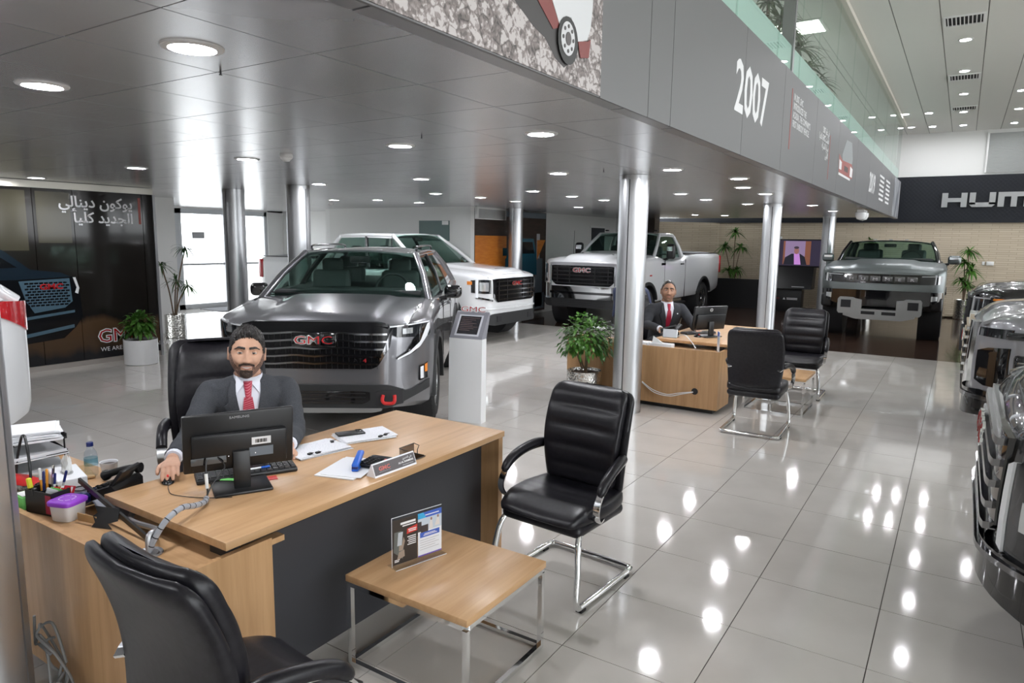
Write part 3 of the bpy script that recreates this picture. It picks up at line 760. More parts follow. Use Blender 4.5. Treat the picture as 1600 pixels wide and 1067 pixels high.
flat('printed_car_lamp', [[(1.525, 1.25), (1.56, 1.25), (1.60, 1.10), (1.58, 1.02), (1.54, 1.04), (1.565, 1.11)]], 'text_white', F, mw, h=0.0042)
flat('printed_car_trim', [[(0.7, 0.72), (1.52, 0.80), (1.52, 0.765), (0.7, 0.68)], [(0.6, 0.47), (1.50, 0.60), (1.50, 0.555), (0.6, 0.42)]], _sky, F, mw, h=0.0042)
text('printed_badge', 'GMC', 0.105, 'gmc_red', F @ Matrix.Translation((1.10, 1.10, 0)), mw, sx=1.25, z=0.005, bold=0.004)

# dark mural with an orange block and a blue off-roader on the side wall
m2 = empty('side_mural', (-7.65, 8.935, 0), 0, 'dark brown mural with an orange block and a blue truck on the far side wall', 'mural')
_br = mix_noise('mural_brown', (0.022, 0.013, 0.010), (0.040, 0.024, 0.018), 3, 0.35, sc=(1, 1, 6)); _or = mix_noise('mural_orange', (0.50, 0.15, 0.02), (0.58, 0.20, 0.03), 4, 0.4, sc=(1, 1, 5))
span('board', (0.0, 0.0, 0.1), (0.2, 3.05, ZC - 0.02), _br, m2)
F = frame3((0.201, 0, 0), (0, 1, 0), (0, 0, 1))
flat('orange_block', [rc(0.02, 0.9, 1.25, 1.93)], _or, F, m2)
flat('orange_triangle', [[(2.62, 1.35), (3.02, 1.85), (2.62, 1.85)]], _or, F, m2)
for _q in (rc(1.45, 1.2, 1.72, 2.1), rc(2.6, 1.2, 2.75, 2.0)):
    flat('grey_column_print', [_q], 'text_grey', F, m2, h=0.001)
flat('slate_strip', [rc(0.0, 2.37, 3.04, 2.50), rc(2.55, 0.2, 2.9, 1.4), rc(0.1, 0.15, 3.0, 0.55)], PB('slate', (0.15, 0.18, 0.21)), F, m2, h=0.0015)
flat('printed_truck_cab', [[(1.30, 1.48), (1.42, 1.80), (1.55, 1.88), (2.45, 1.88), (2.60, 1.50), (2.62, 1.0), (1.2, 1.0), (1.2, 1.40)]], PB('teal', (0.02, 0.10, 0.15)), F, m2, h=0.003)
flat('printed_truck_glass', [[(1.46, 1.52), (1.56, 1.80), (2.40, 1.80), (2.50, 1.52)]], _ink, F, m2, h=0.004)
flat('printed_truck_mirror', [rc(1.10, 1.48, 1.28, 1.66)], PB('teal_dark', (0.012, 0.05, 0.07)), F, m2, h=0.004)
# ------------------------------------------------------------------ chairs
def superell(w, th, n=28, e=0.45, wrap=0.0, roll=0.0):
    out = []
    for k in range(n):
        a = 2 * PI * k / n
        c, s_ = math.cos(a), math.sin(a)
        x = th / 2 * math.copysign(abs(c) ** e, c); y = w * math.copysign(abs(s_) ** e, s_)
        if c > 0: x += roll * (1 - (y / w) ** 4)
        out.append((x + wrap * (y / w) ** 2, y))
    return out
def back_loft(b, z0, z1, wt, thick, xo, rec, rolls=0, amp=0.0, wrap=0.03, n=44, rnd=0.06, bow=0.05):
    """upholstered back from z0 to z1; wt(t) half width; leans back by rec"""
    rings = []
    for i in range(n + 1):
        t = i / n
        h = (z1 - z0)
        e0 = min(1.0, t * h / rnd); e1 = min(1.0, (1 - t) * h / (rnd * 1.3))
        k = math.sqrt(max(0.0, 1 - (1 - e0) ** 2)) * math.sqrt(max(0.0, 1 - (1 - e1) ** 2))
        ks = 0.80 + 0.20 * k
        th = thick * max(0.12, k)
        r = 0.0
        if rolls:
            r = amp * (abs(math.sin(PI * rolls * t)) ** 0.6 - 0.6)
        cx = xo - rec * t * h + bow * math.sin(PI * t)
        rings.append([(cx + p[0], p[1], z0 + t * h) for p in superell(wt(t) * ks, th, wrap=wrap, roll=r)])
    b.loft(rings)
    return b
def visitor_chair(name, lab, grp=None):
    e = empty(name, (0, 0, 0), 0, lab, 'chair', grp)
    # cantilever tube
    path = [(0.17, 0.215, 0.405), (0.235, 0.245, 0.34), (0.265, 0.265, 0.20), (0.285, 0.272, 0.075), (0.262, 0.272, 0.028), (0.20, 0.272, 0.021), (-0.24, 0.272, 0.021), (-0.292, 0.258, 0.021), (-0.31, 0.215, 0.021)]
    full = path + [(x, -y, z) for x, y, z in reversed(path)]
    MB().tube(catmull(full, 4), 0.0165, 12).build('cantilever_tube', 'chrome', e)
    for x in (0.235, -0.225):
        for y in (0.272, -0.272):
            box('foot_pad', (x, y, 0.006), (0.045, 0.034, 0.012), 'black', e)
    # seat
    b = MB(); rings = []
    for i in range(25):
        t = i / 24; x = -0.25 + 0.53 * t
        k = math.sqrt(max(0, 1 - (1 - min(1, t / 0.12)) ** 2)) * math.sqrt(max(0, 1 - (1 - min(1, (1 - t) / 0.16)) ** 2))
        w = (0.245 + 0.035 * math.sin(PI * min(1, t * 1.1))) * (0.86 + 0.14 * k)
        top = 0.505 + 0.012 * t - 0.045 * max(0, t - 0.75) / 0.25; bot = 0.405 - 0.0 * t
        zc = (top + bot) / 2; th = (top - bot) * max(0.2, k)
        ring = []
        for q in range(28):
            a = 2 * PI * q / 28; c, s_ = math.cos(a), math.sin(a)
            y = w * math.copysign(abs(c) ** 0.5, c); z = th / 2 * math.copysign(abs(s_) ** 0.55, s_)
            if s_ > 0: z += 0.012 * (abs(y) / w) ** 2 - 0.01 * (1 - (y / w) ** 2) + 0.006 * abs(math.sin(4 * PI * t)) ** 0.5 * (1 - (y / w) ** 4) * (t < 0.55)
            ring.append((x, y, zc + z))
        rings.append(ring)
    b.loft(rings).build('seat', 'leather', e, smooth=60)
    MB().rbox((0.0, 0, 0.398), (0.48, 0.50, 0.07), 0.034, 4).build('seat_shell', 'leather', e)
    back_loft(MB(), 0.46, 1.035, lambda t: 0.240 + 0.028 * math.sin(PI * min(1, t * 0.85)), 0.060, -0.245, 0.16, wrap=0.035, rnd=0.05).build('back_shell', 'leather', e, smooth=60)
    back_loft(MB(), 0.49, 1.05, lambda t: 0.208 + 0.034 * math.sin(PI * min(1, t * 0.75)), 0.080, -0.198, 0.17, rolls=5, amp=0.016, wrap=0.03, rnd=0.05).build('back_cushion', 'leather', e, smooth=60)
    for s_ in (1, -1):
        arm = [(-0.245, 0.228 * s_, 0.652), (-0.19, 0.258 * s_, 0.672), (-0.05, 0.290 * s_, 0.665), (0.08, 0.302 * s_, 0.625), (0.155, 0.305 * s_, 0.555), (0.165, 0.302 * s_, 0.49), (0.115, 0.285 * s_, 0.435), (0.03, 0.255 * s_, 0.418)]
        a = MB().ribbon(catmull(arm, 5), 0.034, 0.010, up=(0, 1, 0)).build('armrest', 'chrome', e)
        pad = [(-0.20, 0.258 * s_, 0.690), (-0.12, 0.276 * s_, 0.694), (0.0, 0.296 * s_, 0.672), (0.09, 0.304 * s_, 0.635), (0.145, 0.306 * s_, 0.583)]
        pp = catmull(pad, 5); rs = [0.027 * math.sqrt(max(0.05, 1 - (2 * k / (len(pp) - 1) - 1) ** 6)) for k in range(len(pp))]
        MB().tube(pp, rs, 12).build('arm_pad', 'leather', a)
    return e
ch = visitor_chair('visitor_chair', 'black leather cantilever chair in the foreground at lower left, seen from behind')
ch.location = (-0.305, -2.05, 0); ch.rotation_euler.z = math.radians(89)
ch['group'] = 'black cantilever visitor chairs'
for loc, a, lab in (((-0.318, -0.03, 0), -94.5, 'black leather cantilever chair facing the near coffee table, chrome base on open floor'),
                    ((-0.21, 3.80, 0), 92.5, 'black leather cantilever chair seen from behind at the second desk'),
                    ((-0.18, 5.78, 0), -89, 'black leather cantilever chair at the far side of the second coffee table')):
    c = copy_tree(ch); c.location = loc; c.rotation_euler.z = math.radians(a); c['label'] = lab

def office_chair(lab, loc, a, mat='leather'):
    e = empty('office_chair', loc, math.radians(a), lab, 'chair')
    MB().cyl((0, 0, 0.09), (0, 0, 0.42), 0.028, 16).build('gas_column', 'black', e)
    for k in range(5):
        an = 2 * PI * k / 5
        p = Vector((math.cos(an), math.sin(an), 0))
        l = MB().tube([p * 0.02 + Vector((0, 0, 0.11)), p * 0.30 + Vector((0, 0, 0.075))], [0.028, 0.018], 8).build('base_leg', 'chrome', e)
        MB().lathe([(0.0, -0.012), (0.026, -0.012), (0.03, 0), (0.026, 0.012), (0, 0.012)], 14, T=Matrix.Translation(p * 0.30 + Vector((0, 0, 0.031))) @ Matrix.Rotation(an + 0.6, 4, 'Z') @ Matrix.Rotation(PI / 2, 4, 'X'), cap=False).build('caster', 'black', l)
    MB().rbox((0.09, 0, 0.455), (0.64, 0.54, 0.10), 0.045, 4).build('seat', mat, e, smooth=60)
    back_loft(MB(), 0.50, 1.20, lambda t: 0.27 + 0.02 * math.sin(PI * t), 0.06, -0.25, 0.16, wrap=0.05).build('back_shell', mat, e, smooth=60)
    back_loft(MB(), 0.52, 1.19, lambda t: 0.215 + 0.03 * math.sin(PI * min(1, t)), 0.08, -0.20, 0.17, rolls=3, amp=0.02, wrap=0.05).build('back_cushion', mat, e, smooth=60)
    for s_ in (1, -1):
        arm = [(-0.26, 0.29 * s_, 0.66), (-0.1, 0.315 * s_, 0.69), (0.08, 0.32 * s_, 0.675), (0.17, 0.32 * s_, 0.60), (0.14, 0.31 * s_, 0.50), (0.02, 0.28 * s_, 0.45)]
        ar = MB().ribbon(catmull(arm, 5), 0.05, 0.014, up=(0, 1, 0)).build('armrest', 'alu', e)
        MB().tube(catmull([(-0.2, 0.305 * s_, 0.705), (-0.05, 0.318 * s_, 0.712), (0.08, 0.32 * s_, 0.694), (0.15, 0.32 * s_, 0.645)], 4), 0.03, 12).build('arm_pad', mat, ar)
    return e
office_chair('high-backed black leather office chair behind the smiling man at the near desk', (-2.31, -0.745, 0), -33)
oc2 = office_chair('black office chair behind the man at the second desk', (-2.19, 5.52, 0), -38)
# navy jacket hung over the second chair
b = MB()
back_loft(b, 0.80, 1.225, lambda t: 0.30 - 0.03 * t, 0.11, -0.27, 0.16, wrap=0.05)
tag(b.build('hung_jacket', 'leather_blue', None, smooth=60), 'navy jacket hung over the back of the second office chair', 'jacket')
bpy.data.objects['hung_jacket'].location = (-2.21, 5.535, 0); bpy.data.objects['hung_jacket'].rotation_euler.z = math.radians(-38)

# ------------------------------------------------------------------ desks
def desk(lab):
    e = empty('desk', (0, 0, 0), 0, lab, 'desk', 'oak office desks')
    t = span('desktop', (-1.60, -1.79, 0.718), (-0.755, 0.04, 0.75), 'wood_y', e, r=0.002)
    span('shadow_gap', (-1.55, -1.70, 0.700), (-0.785, 0.0, 0.718), 'black', e)
    span('modesty_panel', (-0.905, -1.57, 0.02), (-0.885, -0.01, 0.705), 'desk_dark', e)
    span('leg_panel', (-1.56, -0.005, 0.0), (-0.765, 0.035, 0.715), 'wood_z', e)
    # return cabinet
    span('return_side', (-2.585, -2.02, 0.05), (-0.77, -1.995, 0.69), 'wood_z', e)
    span('return_side', (-0.795, -1.994, 0.05), (-0.77, -1.58, 0.69), 'wood_z', e)
    span('return_top', (-2.585, -1.994, 0.645), (-0.796, -1.50, 0.668), 'wood_x', e)
    span('return_back', (-2.585, -1.60, 0.05), (-0.93, -1.58, 0.645), 'wood_z', e)
    span('return_end', (-2.61, -2.02, 0.05), (-2.586, -1.50, 0.69), 'wood_z', e)
    span('plinth', (-2.55, -1.97, 0.0), (-0.83, -1.62, 0.05), 'black', e)
    span('spacer_block', (-0.90, -1.76, 0.669), (-0.80, -1.70, 0.717), 'black', e)
    return e
d1 = desk('long oak-topped desk with a charcoal front panel at which the smiling man sits')
g = MB().lathe([(0.0, 0), (0.034, 0), (0.036, -0.004), (0.0, -0.004)], 20, T=Matrix.Translation((-1.07, -1.90, 0.673)), cap=False)
g.lathe([(0.036, -0.004), (0.044, 0.0), (0.047, 0.003), (0.050, 0.0005), (0.050, -0.004)], 24, T=Matrix.Translation((-1.07, -1.90, 0.672)), cap=False).build('cable_grommet', 'grey_metal', d1)
d2 = copy_tree(d1); d2.location = (0.08, 6.12, 0)
d2['label'] = 'second oak desk farther back, plain side towards the camera with a cable hole'
MB().lathe([(0, 0), (0.036, 0), (0.036, 0.004), (0, 0.004)], 24, T=Matrix.Translation((-1.02, -2.0205, 0.235)) @ Matrix.Rotation(PI / 2, 4, 'X'), cap=False).build('cable_hole', 'black_matte', d2)

# ------------------------------------------------------------------ coffee tables
def coffee_table(lab, loc):
    e = empty('coffee_table', loc, 0, lab, 'coffee table', 'square coffee tables')
    hx, hy = 0.325, 0.30
    span('table_top', (-hx, -hy, 0.39), (hx, hy, 0.42), 'wood_y', e, r=0.002)
    t = 0.022
    for sx in (-1, 1):
        for sy in (-1, 1):
            span('leg', (sx * (hx - 0.004), sy * (hy - 0.004), 0.0), (sx * (hx - 0.004 - t), sy * (hy - 0.004 - t), 0.368), 'chrome', e)
    for z in (0.379, 0.011):
        for s_ in (-1, 1):
            box('frame_rail', (s_ * (hx - 0.015), 0, z), (t, 2 * hy - 0.052, t), 'chrome', e)
            box('frame_rail', (0, s_ * (hy - 0.015), z), (2 * hx - 0.052, t, t), 'chrome', e)
    return e
coffee_table('square oak coffee table on a chrome frame in the foreground, holding two leaflets', (-0.385, -0.96, 0))
t2 = coffee_table('square oak coffee table between the two chairs of the second desk', (-0.22, 4.86, 0))

# ------------------------------------------------------------------ monitors, keyboards, mice
def monitor(lab, loc, a, w, h, logo, tilt=10):
    e = empty('monitor', loc, math.radians(a), lab, 'monitor')     # local x = along the screen, +y towards the user
    MB().rbox((0, 0, 0.007), (0.24, 0.19, 0.014), 0.006, 2).build('stand_base', 'black', e)
    span('stand_neck', (-0.035, -0.045, 0.013), (0.035, -0.025, 0.18), 'black', e, r=0.004)
    T = Matrix.Translation((0, 0, 0.165)) @ Matrix.Rotation(math.radians(tilt), 4, 'X')
    p = MB().rbox((0, 0.012, 0.055), (w, 0.024, h), 0.008, 2).build('screen_housing', 'black', e, T=T)
    MB().rbox((0, -0.013, 0.02), (w * 0.86, 0.03, h * 0.62), 0.012, 2).build('rear_bulge', 'black', p, T=T)
    MB().box((0, 0.0245, 0.055), (w - 0.03, 0.002, h - 0.03)).build('screen', P('lit_screen', (0.1, 0.1, 0.12), 0.2, emit=(0.6, 0.7, 0.9), es=0.6), p, smooth=0, T=T)
    F = T @ frame3((0, -0.0008, 0.055), (1, 0, 0), (0, 0, 1))
    if logo == 'ring':
        ring = MB().lathe([(0.016, 0), (0.020, 0), (0.020, 0.002), (0.016, 0.002)], 24, T=F @ Matrix.Translation((0, h * 0.35, 0)), cap=False)
        ring.build('brand_ring', 'text_white', p)
        text('brand_lettering', 'DELL', 0.013, 'text_white', F @ Matrix.Translation((0, h * 0.35 - 0.005, 0)), p, align='CENTER')
    else:
        text('brand_lettering', logo, 0.015, 'text_grey', F @ Matrix.Translation((0.0, h * 0.40, 0)), p, align='CENTER', sx=1.2)
    if logo == 'SAMSUNG':
        F2 = T @ frame3((0, -0.0285, 0.02), (1, 0, 0), (0, 0, 1))
        flat('asset_sticker', [rc(0.045, 0.02, 0.125, 0.055)], 'paper', F2, p, h=0.0006)
        flat('barcode', [rc(0.06 + k * 0.0045, 0.028, 0.0625 + k * 0.0045 + (k % 3) * 0.0008, 0.045) for k in range(11)], 'black', F2, p, h=0.0009)
        flat('rating_label', [rc(0.035, -0.035, 0.135, 0.008)], P('slate_label', (0.17, 0.20, 0.24), 0.5), F2, p, h=0.0006)
        span('port_recess', (-0.20, -0.030, 0.135), (-0.06, -0.028, 0.165), 'black_gloss', p)
        for k in (-0.05, 0.06):
            for z in (0.225, 0.16):
                MB().cyl((k, -0.0292, z), (k, -0.0275, z), 0.002, 8).build('screw', 'chrome', p)
    return e
monitor('black monitor with a barcode sticker seen from behind on the near desk', (-1.195, -1.405, 0.75), 62, 0.455, 0.268, 'SAMSUNG')
monitor('grey-black monitor with a round logo seen from behind on the second desk', (-1.05, 4.86, 0.75), 57, 0.48, 0.285, 'ring')
def keyboard(lab, loc, a):
    e = empty('keyboard', loc, math.radians(a), lab, 'keyboard')
    MB().rbox((0, 0, 0.011), (0.44, 0.14, 0.02), 0.006, 2).build('case', 'black', e)
    b = MB()
    for r in range(5):
        for c in range(16):
            b.box((-0.202 + c * 0.027, -0.05 + r * 0.024, 0.0245), (0.022, 0.019, 0.007))
    tag(b.build('keys', P('key_caps', (0.02, 0.02, 0.022), 0.4), e, smooth=0), kind='stuff')
    return e
keyboard('black keyboard under the near monitor, between the smiling man\u2019s hands', (-1.33, -1.28, 0.75), 62)
keyboard('black keyboard beside the monitor on the second desk', (-1.23, 5.02, 0.75), 57)
def mouse(lab, loc, a, wire):
    e = empty('mouse', loc, math.radians(a), lab, 'mouse')
    rings = []
    for i in range(13):
        t = i / 12; k = math.sin(PI * min(1, max(0.0, t * 0.94 + 0.03))) ** 0.5
        rings.append([(-0.055 + 0.11 * t, 0.031 * k * math.cos(q), max(0.001, 0.002 + 0.036 * k * (0.65 + 0.35 * math.sin(PI * (1 - t) * 0.7)) * max(0, math.sin(q)))) for q in [2 * PI * j / 16 for j in range(16)]])
    MB().loft(rings).build('shell', 'black_gloss', e, smooth=60)
    MB().cyl((0.028, -0.004, 0.034), (0.028, 0.004, 0.034), 0.007, 10).build('scroll_wheel', 'red', e)
    MB().tube(catmull(wire, 6), 0.0018, 6).build('cord', 'black', e)
    return e
mouse('black mouse with a red wheel under the smiling man\u2019s right hand', (-1.53, -1.545, 0.75), -30, [(0.055, 0, 0.008), (0.12, 0.0, 0.003), (0.20, 0.02, 0.003), (0.29, 0.13, 0.003), (0.33, 0.24, 0.003)])
mouse('black mouse on the second desk before the keyboard', (-1.14, 4.72, 0.75), -30, [(0.055, 0, 0.008), (0.10, 0.03, 0.003), (0.13, 0.08, 0.003), (0.16, 0.15, 0.003)])

# ------------------------------------------------------------------ kiosk
ki = empty('information_kiosk', (-2.735, 2.31, 0), math.atan2(0.07, 0.395), 'slim white floor kiosk with a grey sloped screen head beside the grey suv', 'kiosk')
# local x along its width, -y to the viewer
def wedge(pts, x0, x1):
    b = MB()
    n = len(pts)
    vs = [(x0, p[0], p[1]) for p in pts] + [(x1, p[0], p[1]) for p in pts]
    return b.add(vs, [tuple(range(n - 1, -1, -1)), tuple(range(n, 2 * n))] + [(i, (i + 1) % n, n + (i + 1) % n, n + i) for i in range(n)])
wedge([(-0.02, 0.0), (0.10, 0.0), (0.10, 0.86), (0.0, 0.86)], -0.185, 0.185).build('pedestal', 'white_gloss', ki, smooth=0)
wedge([(-0.004, 0.861), (0.11, 0.861), (0.20, 1.10), (0.18, 1.12), (0.165, 1.11)], -0.18, 0.18).build('screen_head', P('kiosk_grey', (0.25, 0.25, 0.28), 0.35), ki, smooth=0)
_n = Vector((0, 0.169, 0.249)).normalized()
F = frame3((0, -0.004, 0.861), (1, 0, 0), _n)
flat('screen_bezel', [rc(-0.135, 0.03, 0.135, 0.27)], P('bezel_white', (0.62, 0.63, 0.68), 0.3), F, ki, h=0.002)
flat('screen', [rc(-0.115, 0.05, 0.115, 0.255)], P('kiosk_screen', (0.02, 0.02, 0.025), 0.08, coat=1.0), F, ki, h=0.003)
flat('screen_text', [rc(-0.10, 0.23 - k * 0.02, 0.10 - (k * 37 % 5) * 0.02, 0.237 - k * 0.02) for k in range(8)], P('screen_text', (0.12, 0.08, 0.08), 0.3), F, ki, h=0.0034)
_kf = frame3((0, 0.18, 1.115), (1, 0, 0), (0, 0.15, 1))
text('badge_lettering', 'GMC', 0.075, 'text_white', _kf @ Matrix.Translation((0, 0, 0)), ki, align='CENTER', sx=1.7, ext=0.006, bold=0.004)
text('badge_lettering', 'GMC', 0.075, 'gmc_red', _kf @ Matrix.Translation((0, 0, 0)), ki, align='CENTER', sx=1.7, ext=0.0075, bold=-0.001)

# ------------------------------------------------------------------ tv stand by the stone wall
tv = empty('tv_stand', (-2.45, 16.9, 0), 0, 'black floor-standing screen showing a man in a dark jacket, before the stone wall', 'display')
span('base', (-0.62, -0.10, 0), (0.26, 0.25, 0.64), 'black', tv, r=0.01)
wedge([(-0.30, 0.64), (0.20, 0.64), (0.28, 1.22), (-0.05, 1.25)], -0.75, 0.52).build('console', 'black', tv, smooth=0)
span('screen_housing', (-0.75, -0.06, 1.22), (0.68, 0.06, 1.97), 'black', tv, r=0.01)
F = frame3((0, -0.061, 0), (1, 0, 0), (0, 0, 1))
def glow(n, c, s_): return P('screen_' + n, c, 0.3, emit=c, es=s_)
flat('screen', [rc(-0.72, 1.26, 0.65, 1.94)], glow('dim', (0.022, 0.017, 0.035), 0.8), F, tv, h=0.002)
flat('screen_backdrop', [rc(-0.30, 1.29, 0.40, 1.92)], glow('lilac', (0.20, 0.14, 0.24), 0.8), F, tv, h=0.003)
for _q in (rc(0.26, 1.29, 0.40, 1.92), rc(-0.30, 1.29, -0.25, 1.92)):
    flat('screen_drape', [_q], glow('rust', (0.16, 0.06, 0.035), 0.8), F, tv, h=0.0035)
flat('screen_jacket', [[(-0.28, 1.29), (-0.24, 1.48), (-0.08, 1.58), (0.14, 1.58), (0.26, 1.50), (0.32, 1.29)]], glow('black', (0.008, 0.008, 0.014), 1.0), F, tv, h=0.004)
flat('screen_shirt', [[(0.0, 1.29), (-0.02, 1.58), (0.12, 1.58), (0.17, 1.29)]], glow('pink', (0.36, 0.16, 0.42), 0.9), F, tv, h=0.0045)
flat('screen_face', [disc2(0.045, 1.66, 0.062, 0.09)], glow('skin', (0.20, 0.09, 0.08), 0.9), F, tv, h=0.005)
flat('screen_hair', [disc2(0.04, 1.745, 0.065, 0.035)], glow('hair', (0.03, 0.02, 0.03), 1.0), F, tv, h=0.0055)
F = frame3((0, -0.101, 0), (1, 0, 0), (0, 0, 1))
text('red_lettering', 'GMC', 0.055, P('red_print_small', (0.35, 0.02, 0.02), 0.4), F @ Matrix.Translation((-0.55, 0.34, 0)), tv, sx=2.0)
flat('white_mark', [[(-0.22, 0.33), (-0.15, 0.33), (-0.185, 0.39)]] + [rc(-0.12, 0.33 + k * 0.032, 0.16, 0.35 + k * 0.032) for k in range(2)], 'text_white', F, tv)
F = frame3((0, -0.3005, 0.64), (1, 0, 0), Vector((0, 0.25, 0.61)).normalized())
flat('console_label', [rc(0.02, 0.05, 0.34, 0.075)], 'text_grey', F, tv)
tag(box('webcam', (-2.9, 16.9, 2.005), (0.16, 0.06, 0.07), 'white', r=0.01), 'small white camera box on top of the tv stand', 'camera')
lw = struct(span('wall_low', (-5.0, 17.15, 0), (-3.3, 17.3, 0.82), 'black'))

# ------------------------------------------------------------------ plants
def leaf(b, o, d, L, w, droop=0.5, seg=3, side=None):
    """a pointed leaf blade from o along d that droops"""
    d = Vector(d).normalized(); o = Vector(o)
    sd = d.cross(Vector((0, 0, 1)))
    if sd.length < 1e-3: sd = Vector((1, 0, 0))
    sd.normalize()
    vs = []
    for i in range(seg + 1):
        t = i / seg
        p = o + d * (L * t) - Vector((0, 0, 1)) * (droop * L * t * t)
        k = w * math.sin(PI * (0.12 + 0.88 * t) ** 0.8) if i < seg else 0.0
        vs += [p - sd * k, p + Vector((0, 0, -0.15 * k)), p + sd * k]
    fs = []
    for i in range(seg):
        a = i * 3
        fs += [(a, a + 1, a + 4, a + 3), (a + 1, a + 2, a + 5, a + 4)]
    b.add(vs, fs)
def rdir(rng, zlo, zhi):
    a = rng.uniform(0, 2 * PI); z = rng.uniform(zlo, zhi); r = math.sqrt(max(0, 1 - z * z))
    return Vector((r * math.cos(a), r * math.sin(a), z))
def bush(e, c, rx, rz, n, L, w, mat, rng, stems=5, z0=0.2):
    b = MB(); st = MB()
    for k in range(stems):
        t = rdir(rng, 0.3, 0.9)
        st.tube(catmull([(rng.uniform(-0.03, 0.03), rng.uniform(-0.03, 0.03), z0), (t.x * rx * 0.3, t.y * rx * 0.3, (z0 + c[2]) / 2), (t.x * rx * 0.7, t.y * rx * 0.7, c[2] + t.z * rz * 0.5)], 4), 0.007, 6)
    for k in range(n):
        d = rdir(rng, -0.55, 1.0); r = rng.uniform(0.45, 1.0)
        p = Vector((c[0] + d.x * rx * r, c[1] + d.y * rx * r, c[2] + d.z * rz * r))
        leaf(b, p, d + Vector((rng.uniform(-.6, .6), rng.uniform(-.6, .6), rng.uniform(-.7, .2))), L * rng.uniform(0.7, 1.2), w * rng.uniform(0.8, 1.2), rng.uniform(0.2, 0.8))
    tag(b.build('foliage', mat, e, smooth=0, recalc=False), kind='stuff')
    st.build('stems', 'bark', e)
def tuft(b, c, n, L, w, rng, zlo=-0.2, zhi=0.95, droop=0.7):
    for k in range(n):
        leaf(b, c, rdir(rng, zlo, zhi), L * rng.uniform(0.7, 1.15), w, droop * rng.uniform(0.5, 1.3), 5)
def pot(e, r, h, mat, dim=False):
    MB().lathe([(r * 0.94, 0), (r, 0.01), (r, h), (r - 0.012, h), (r - 0.02, h - 0.04), (0, h - 0.04)], 36, cap=False).build('pot', mat, e)
    MB().lathe([(0, h - 0.045), (r - 0.015, h - 0.035), (0, h - 0.03)], 24, cap=False).build('soil', 'soil', e)
M['hammered'] = P('hammered_steel', (0.62, 0.61, 0.58), 0.16, metal=1.0)
_vo = nd(M['hammered'], 'ShaderNodeTexVoronoi'); _vo.inputs['Scale'].default_value = 40; lk(M['hammered'], coords(M['hammered']), _vo.inputs['Vector']); bump(M['hammered'], _vo.outputs['Distance'], 0.5, 0.01)
rng = random.Random(3)
e = empty('potted_ficus', (-2.10, 3.72, 0), 0, 'leafy green ficus in a hammered steel pot beside the near silver column', 'plant')
pot(e, 0.20, 0.40, 'hammered'); bush(e, (0, 0, 0.74), 0.31, 0.31, 1000, 0.062, 0.018, 'leaf', rng, 7, 0.37)
e = empty('potted_shrub', (-8.47, 2.16, 0), 0, 'bushy green plant in a round white pot before the dark mural wall', 'plant')
pot(e, 0.225, 0.36, 'white_gloss'); bush(e, (0, 0, 0.55), 0.20, 0.22, 260, 0.10, 0.03, 'leaf', rng, 5, 0.33)
def dracaena(loc, lab, stems, ph, pr, pmat, L, w, n, mat='leaf'):
    e = empty('potted_dracaena', loc, 0, lab, 'plant')
    pot(e, pr, ph, pmat)
    st = MB(); b = MB()
    for (x, y, z) in stems:
        st.tube(catmull([(x * 0.1, y * 0.1, ph - 0.03), (x * 0.4, y * 0.4, (ph + z) / 2), (x, y, z)], 4), 0.012, 6)
        tuft(b, (x, y, z), n, L, w, rng)
    st.build('stems', 'bark', e)
    tag(b.build('foliage', mat, e, smooth=0, recalc=False), kind='stuff')
    return e
dracaena((-10.55, 3.95, 0), 'thin spiky dracaena in a steel pot left of the glass entrance', [(-0.15, -0.12, 1.30), (0.20, 0.15, 1.62), (0.02, 0.05, 1.02), (0.28, 0.1, 0.95)], 0.42, 0.17, 'hammered', 0.33, 0.013, 30, 'leaf_dark')
dracaena((-4.35, 17.85, 0), 'tall drooping dracaena standing behind the low black wall', [(0.0, 0, 2.15), (-0.28, 0, 1.72), (0.18, 0, 1.72), (-0.15, 0, 1.02), (0.12, 0, 1.05)], 0.42, 0.16, 'hammered', 0.40, 0.026, 40)
dracaena((1.50, 17.75, 0), 'bushy bright green dracaena in a steel pot right of the grey off-road truck', [(0.02, 0, 1.72), (-0.06, 0.02, 1.45), (0.1, 0, 1.25), (-0.08, 0, 0.98), (0.05, 0, 0.85)], 0.50, 0.19, 'hammered', 0.36, 0.022, 44)
dracaena((-0.75, 17.98, 0), 'dracaena mostly hidden behind the grey off-road truck', [(0.0, 0, 1.95), (0.12, 0, 1.6)], 0.50, 0.19, 'hammered', 0.28, 0.02, 34)
for n, (y, z) in enumerate(((4.9, 4.42), (5.9, 4.36), (7.2, 4.22))):
    e = dracaena((-0.62, y, 3.387), ('spiky plant behind the mezzanine glass, nearest the square light panel', 'spiky plant behind the mezzanine glass, middle one', 'spiky plant behind the mezzanine glass, farthest one')[n], [(0.0, 0, z - 3.385), (0.1, 0.2, z - 3.55), (-0.05, -0.25, z - 3.65)], 0.25, 0.15, 'white', 0.36, 0.020, 40, 'leaf_dark')
# pebbles at the foot of the stone wall
b = MB()
for k in range(420):
    x = rng.choice((rng.uniform(0.9, 2.6), rng.uniform(-3.2, 4.0))); r = rng.uniform(0.03, 0.07)
    b.lathe([(0, -r * 0.6), (r * 0.8, -r * 0.3), (r, 0.1 * r), (r * 0.6, r * 0.5), (0, r * 0.6)], 7, T=Matrix.Translation((x, rng.uniform(17.95, 18.25), 0.03)) @ Matrix.Rotation(rng.uniform(0, 6), 4, 'Z'), cap=False)
tag(b.build('pebble_bed', P('pebbles', (0.42, 0.36, 0.27), 0.8), smooth=60), 'pale pebbles along the foot of the stone wall', 'pebbles', kind='stuff')
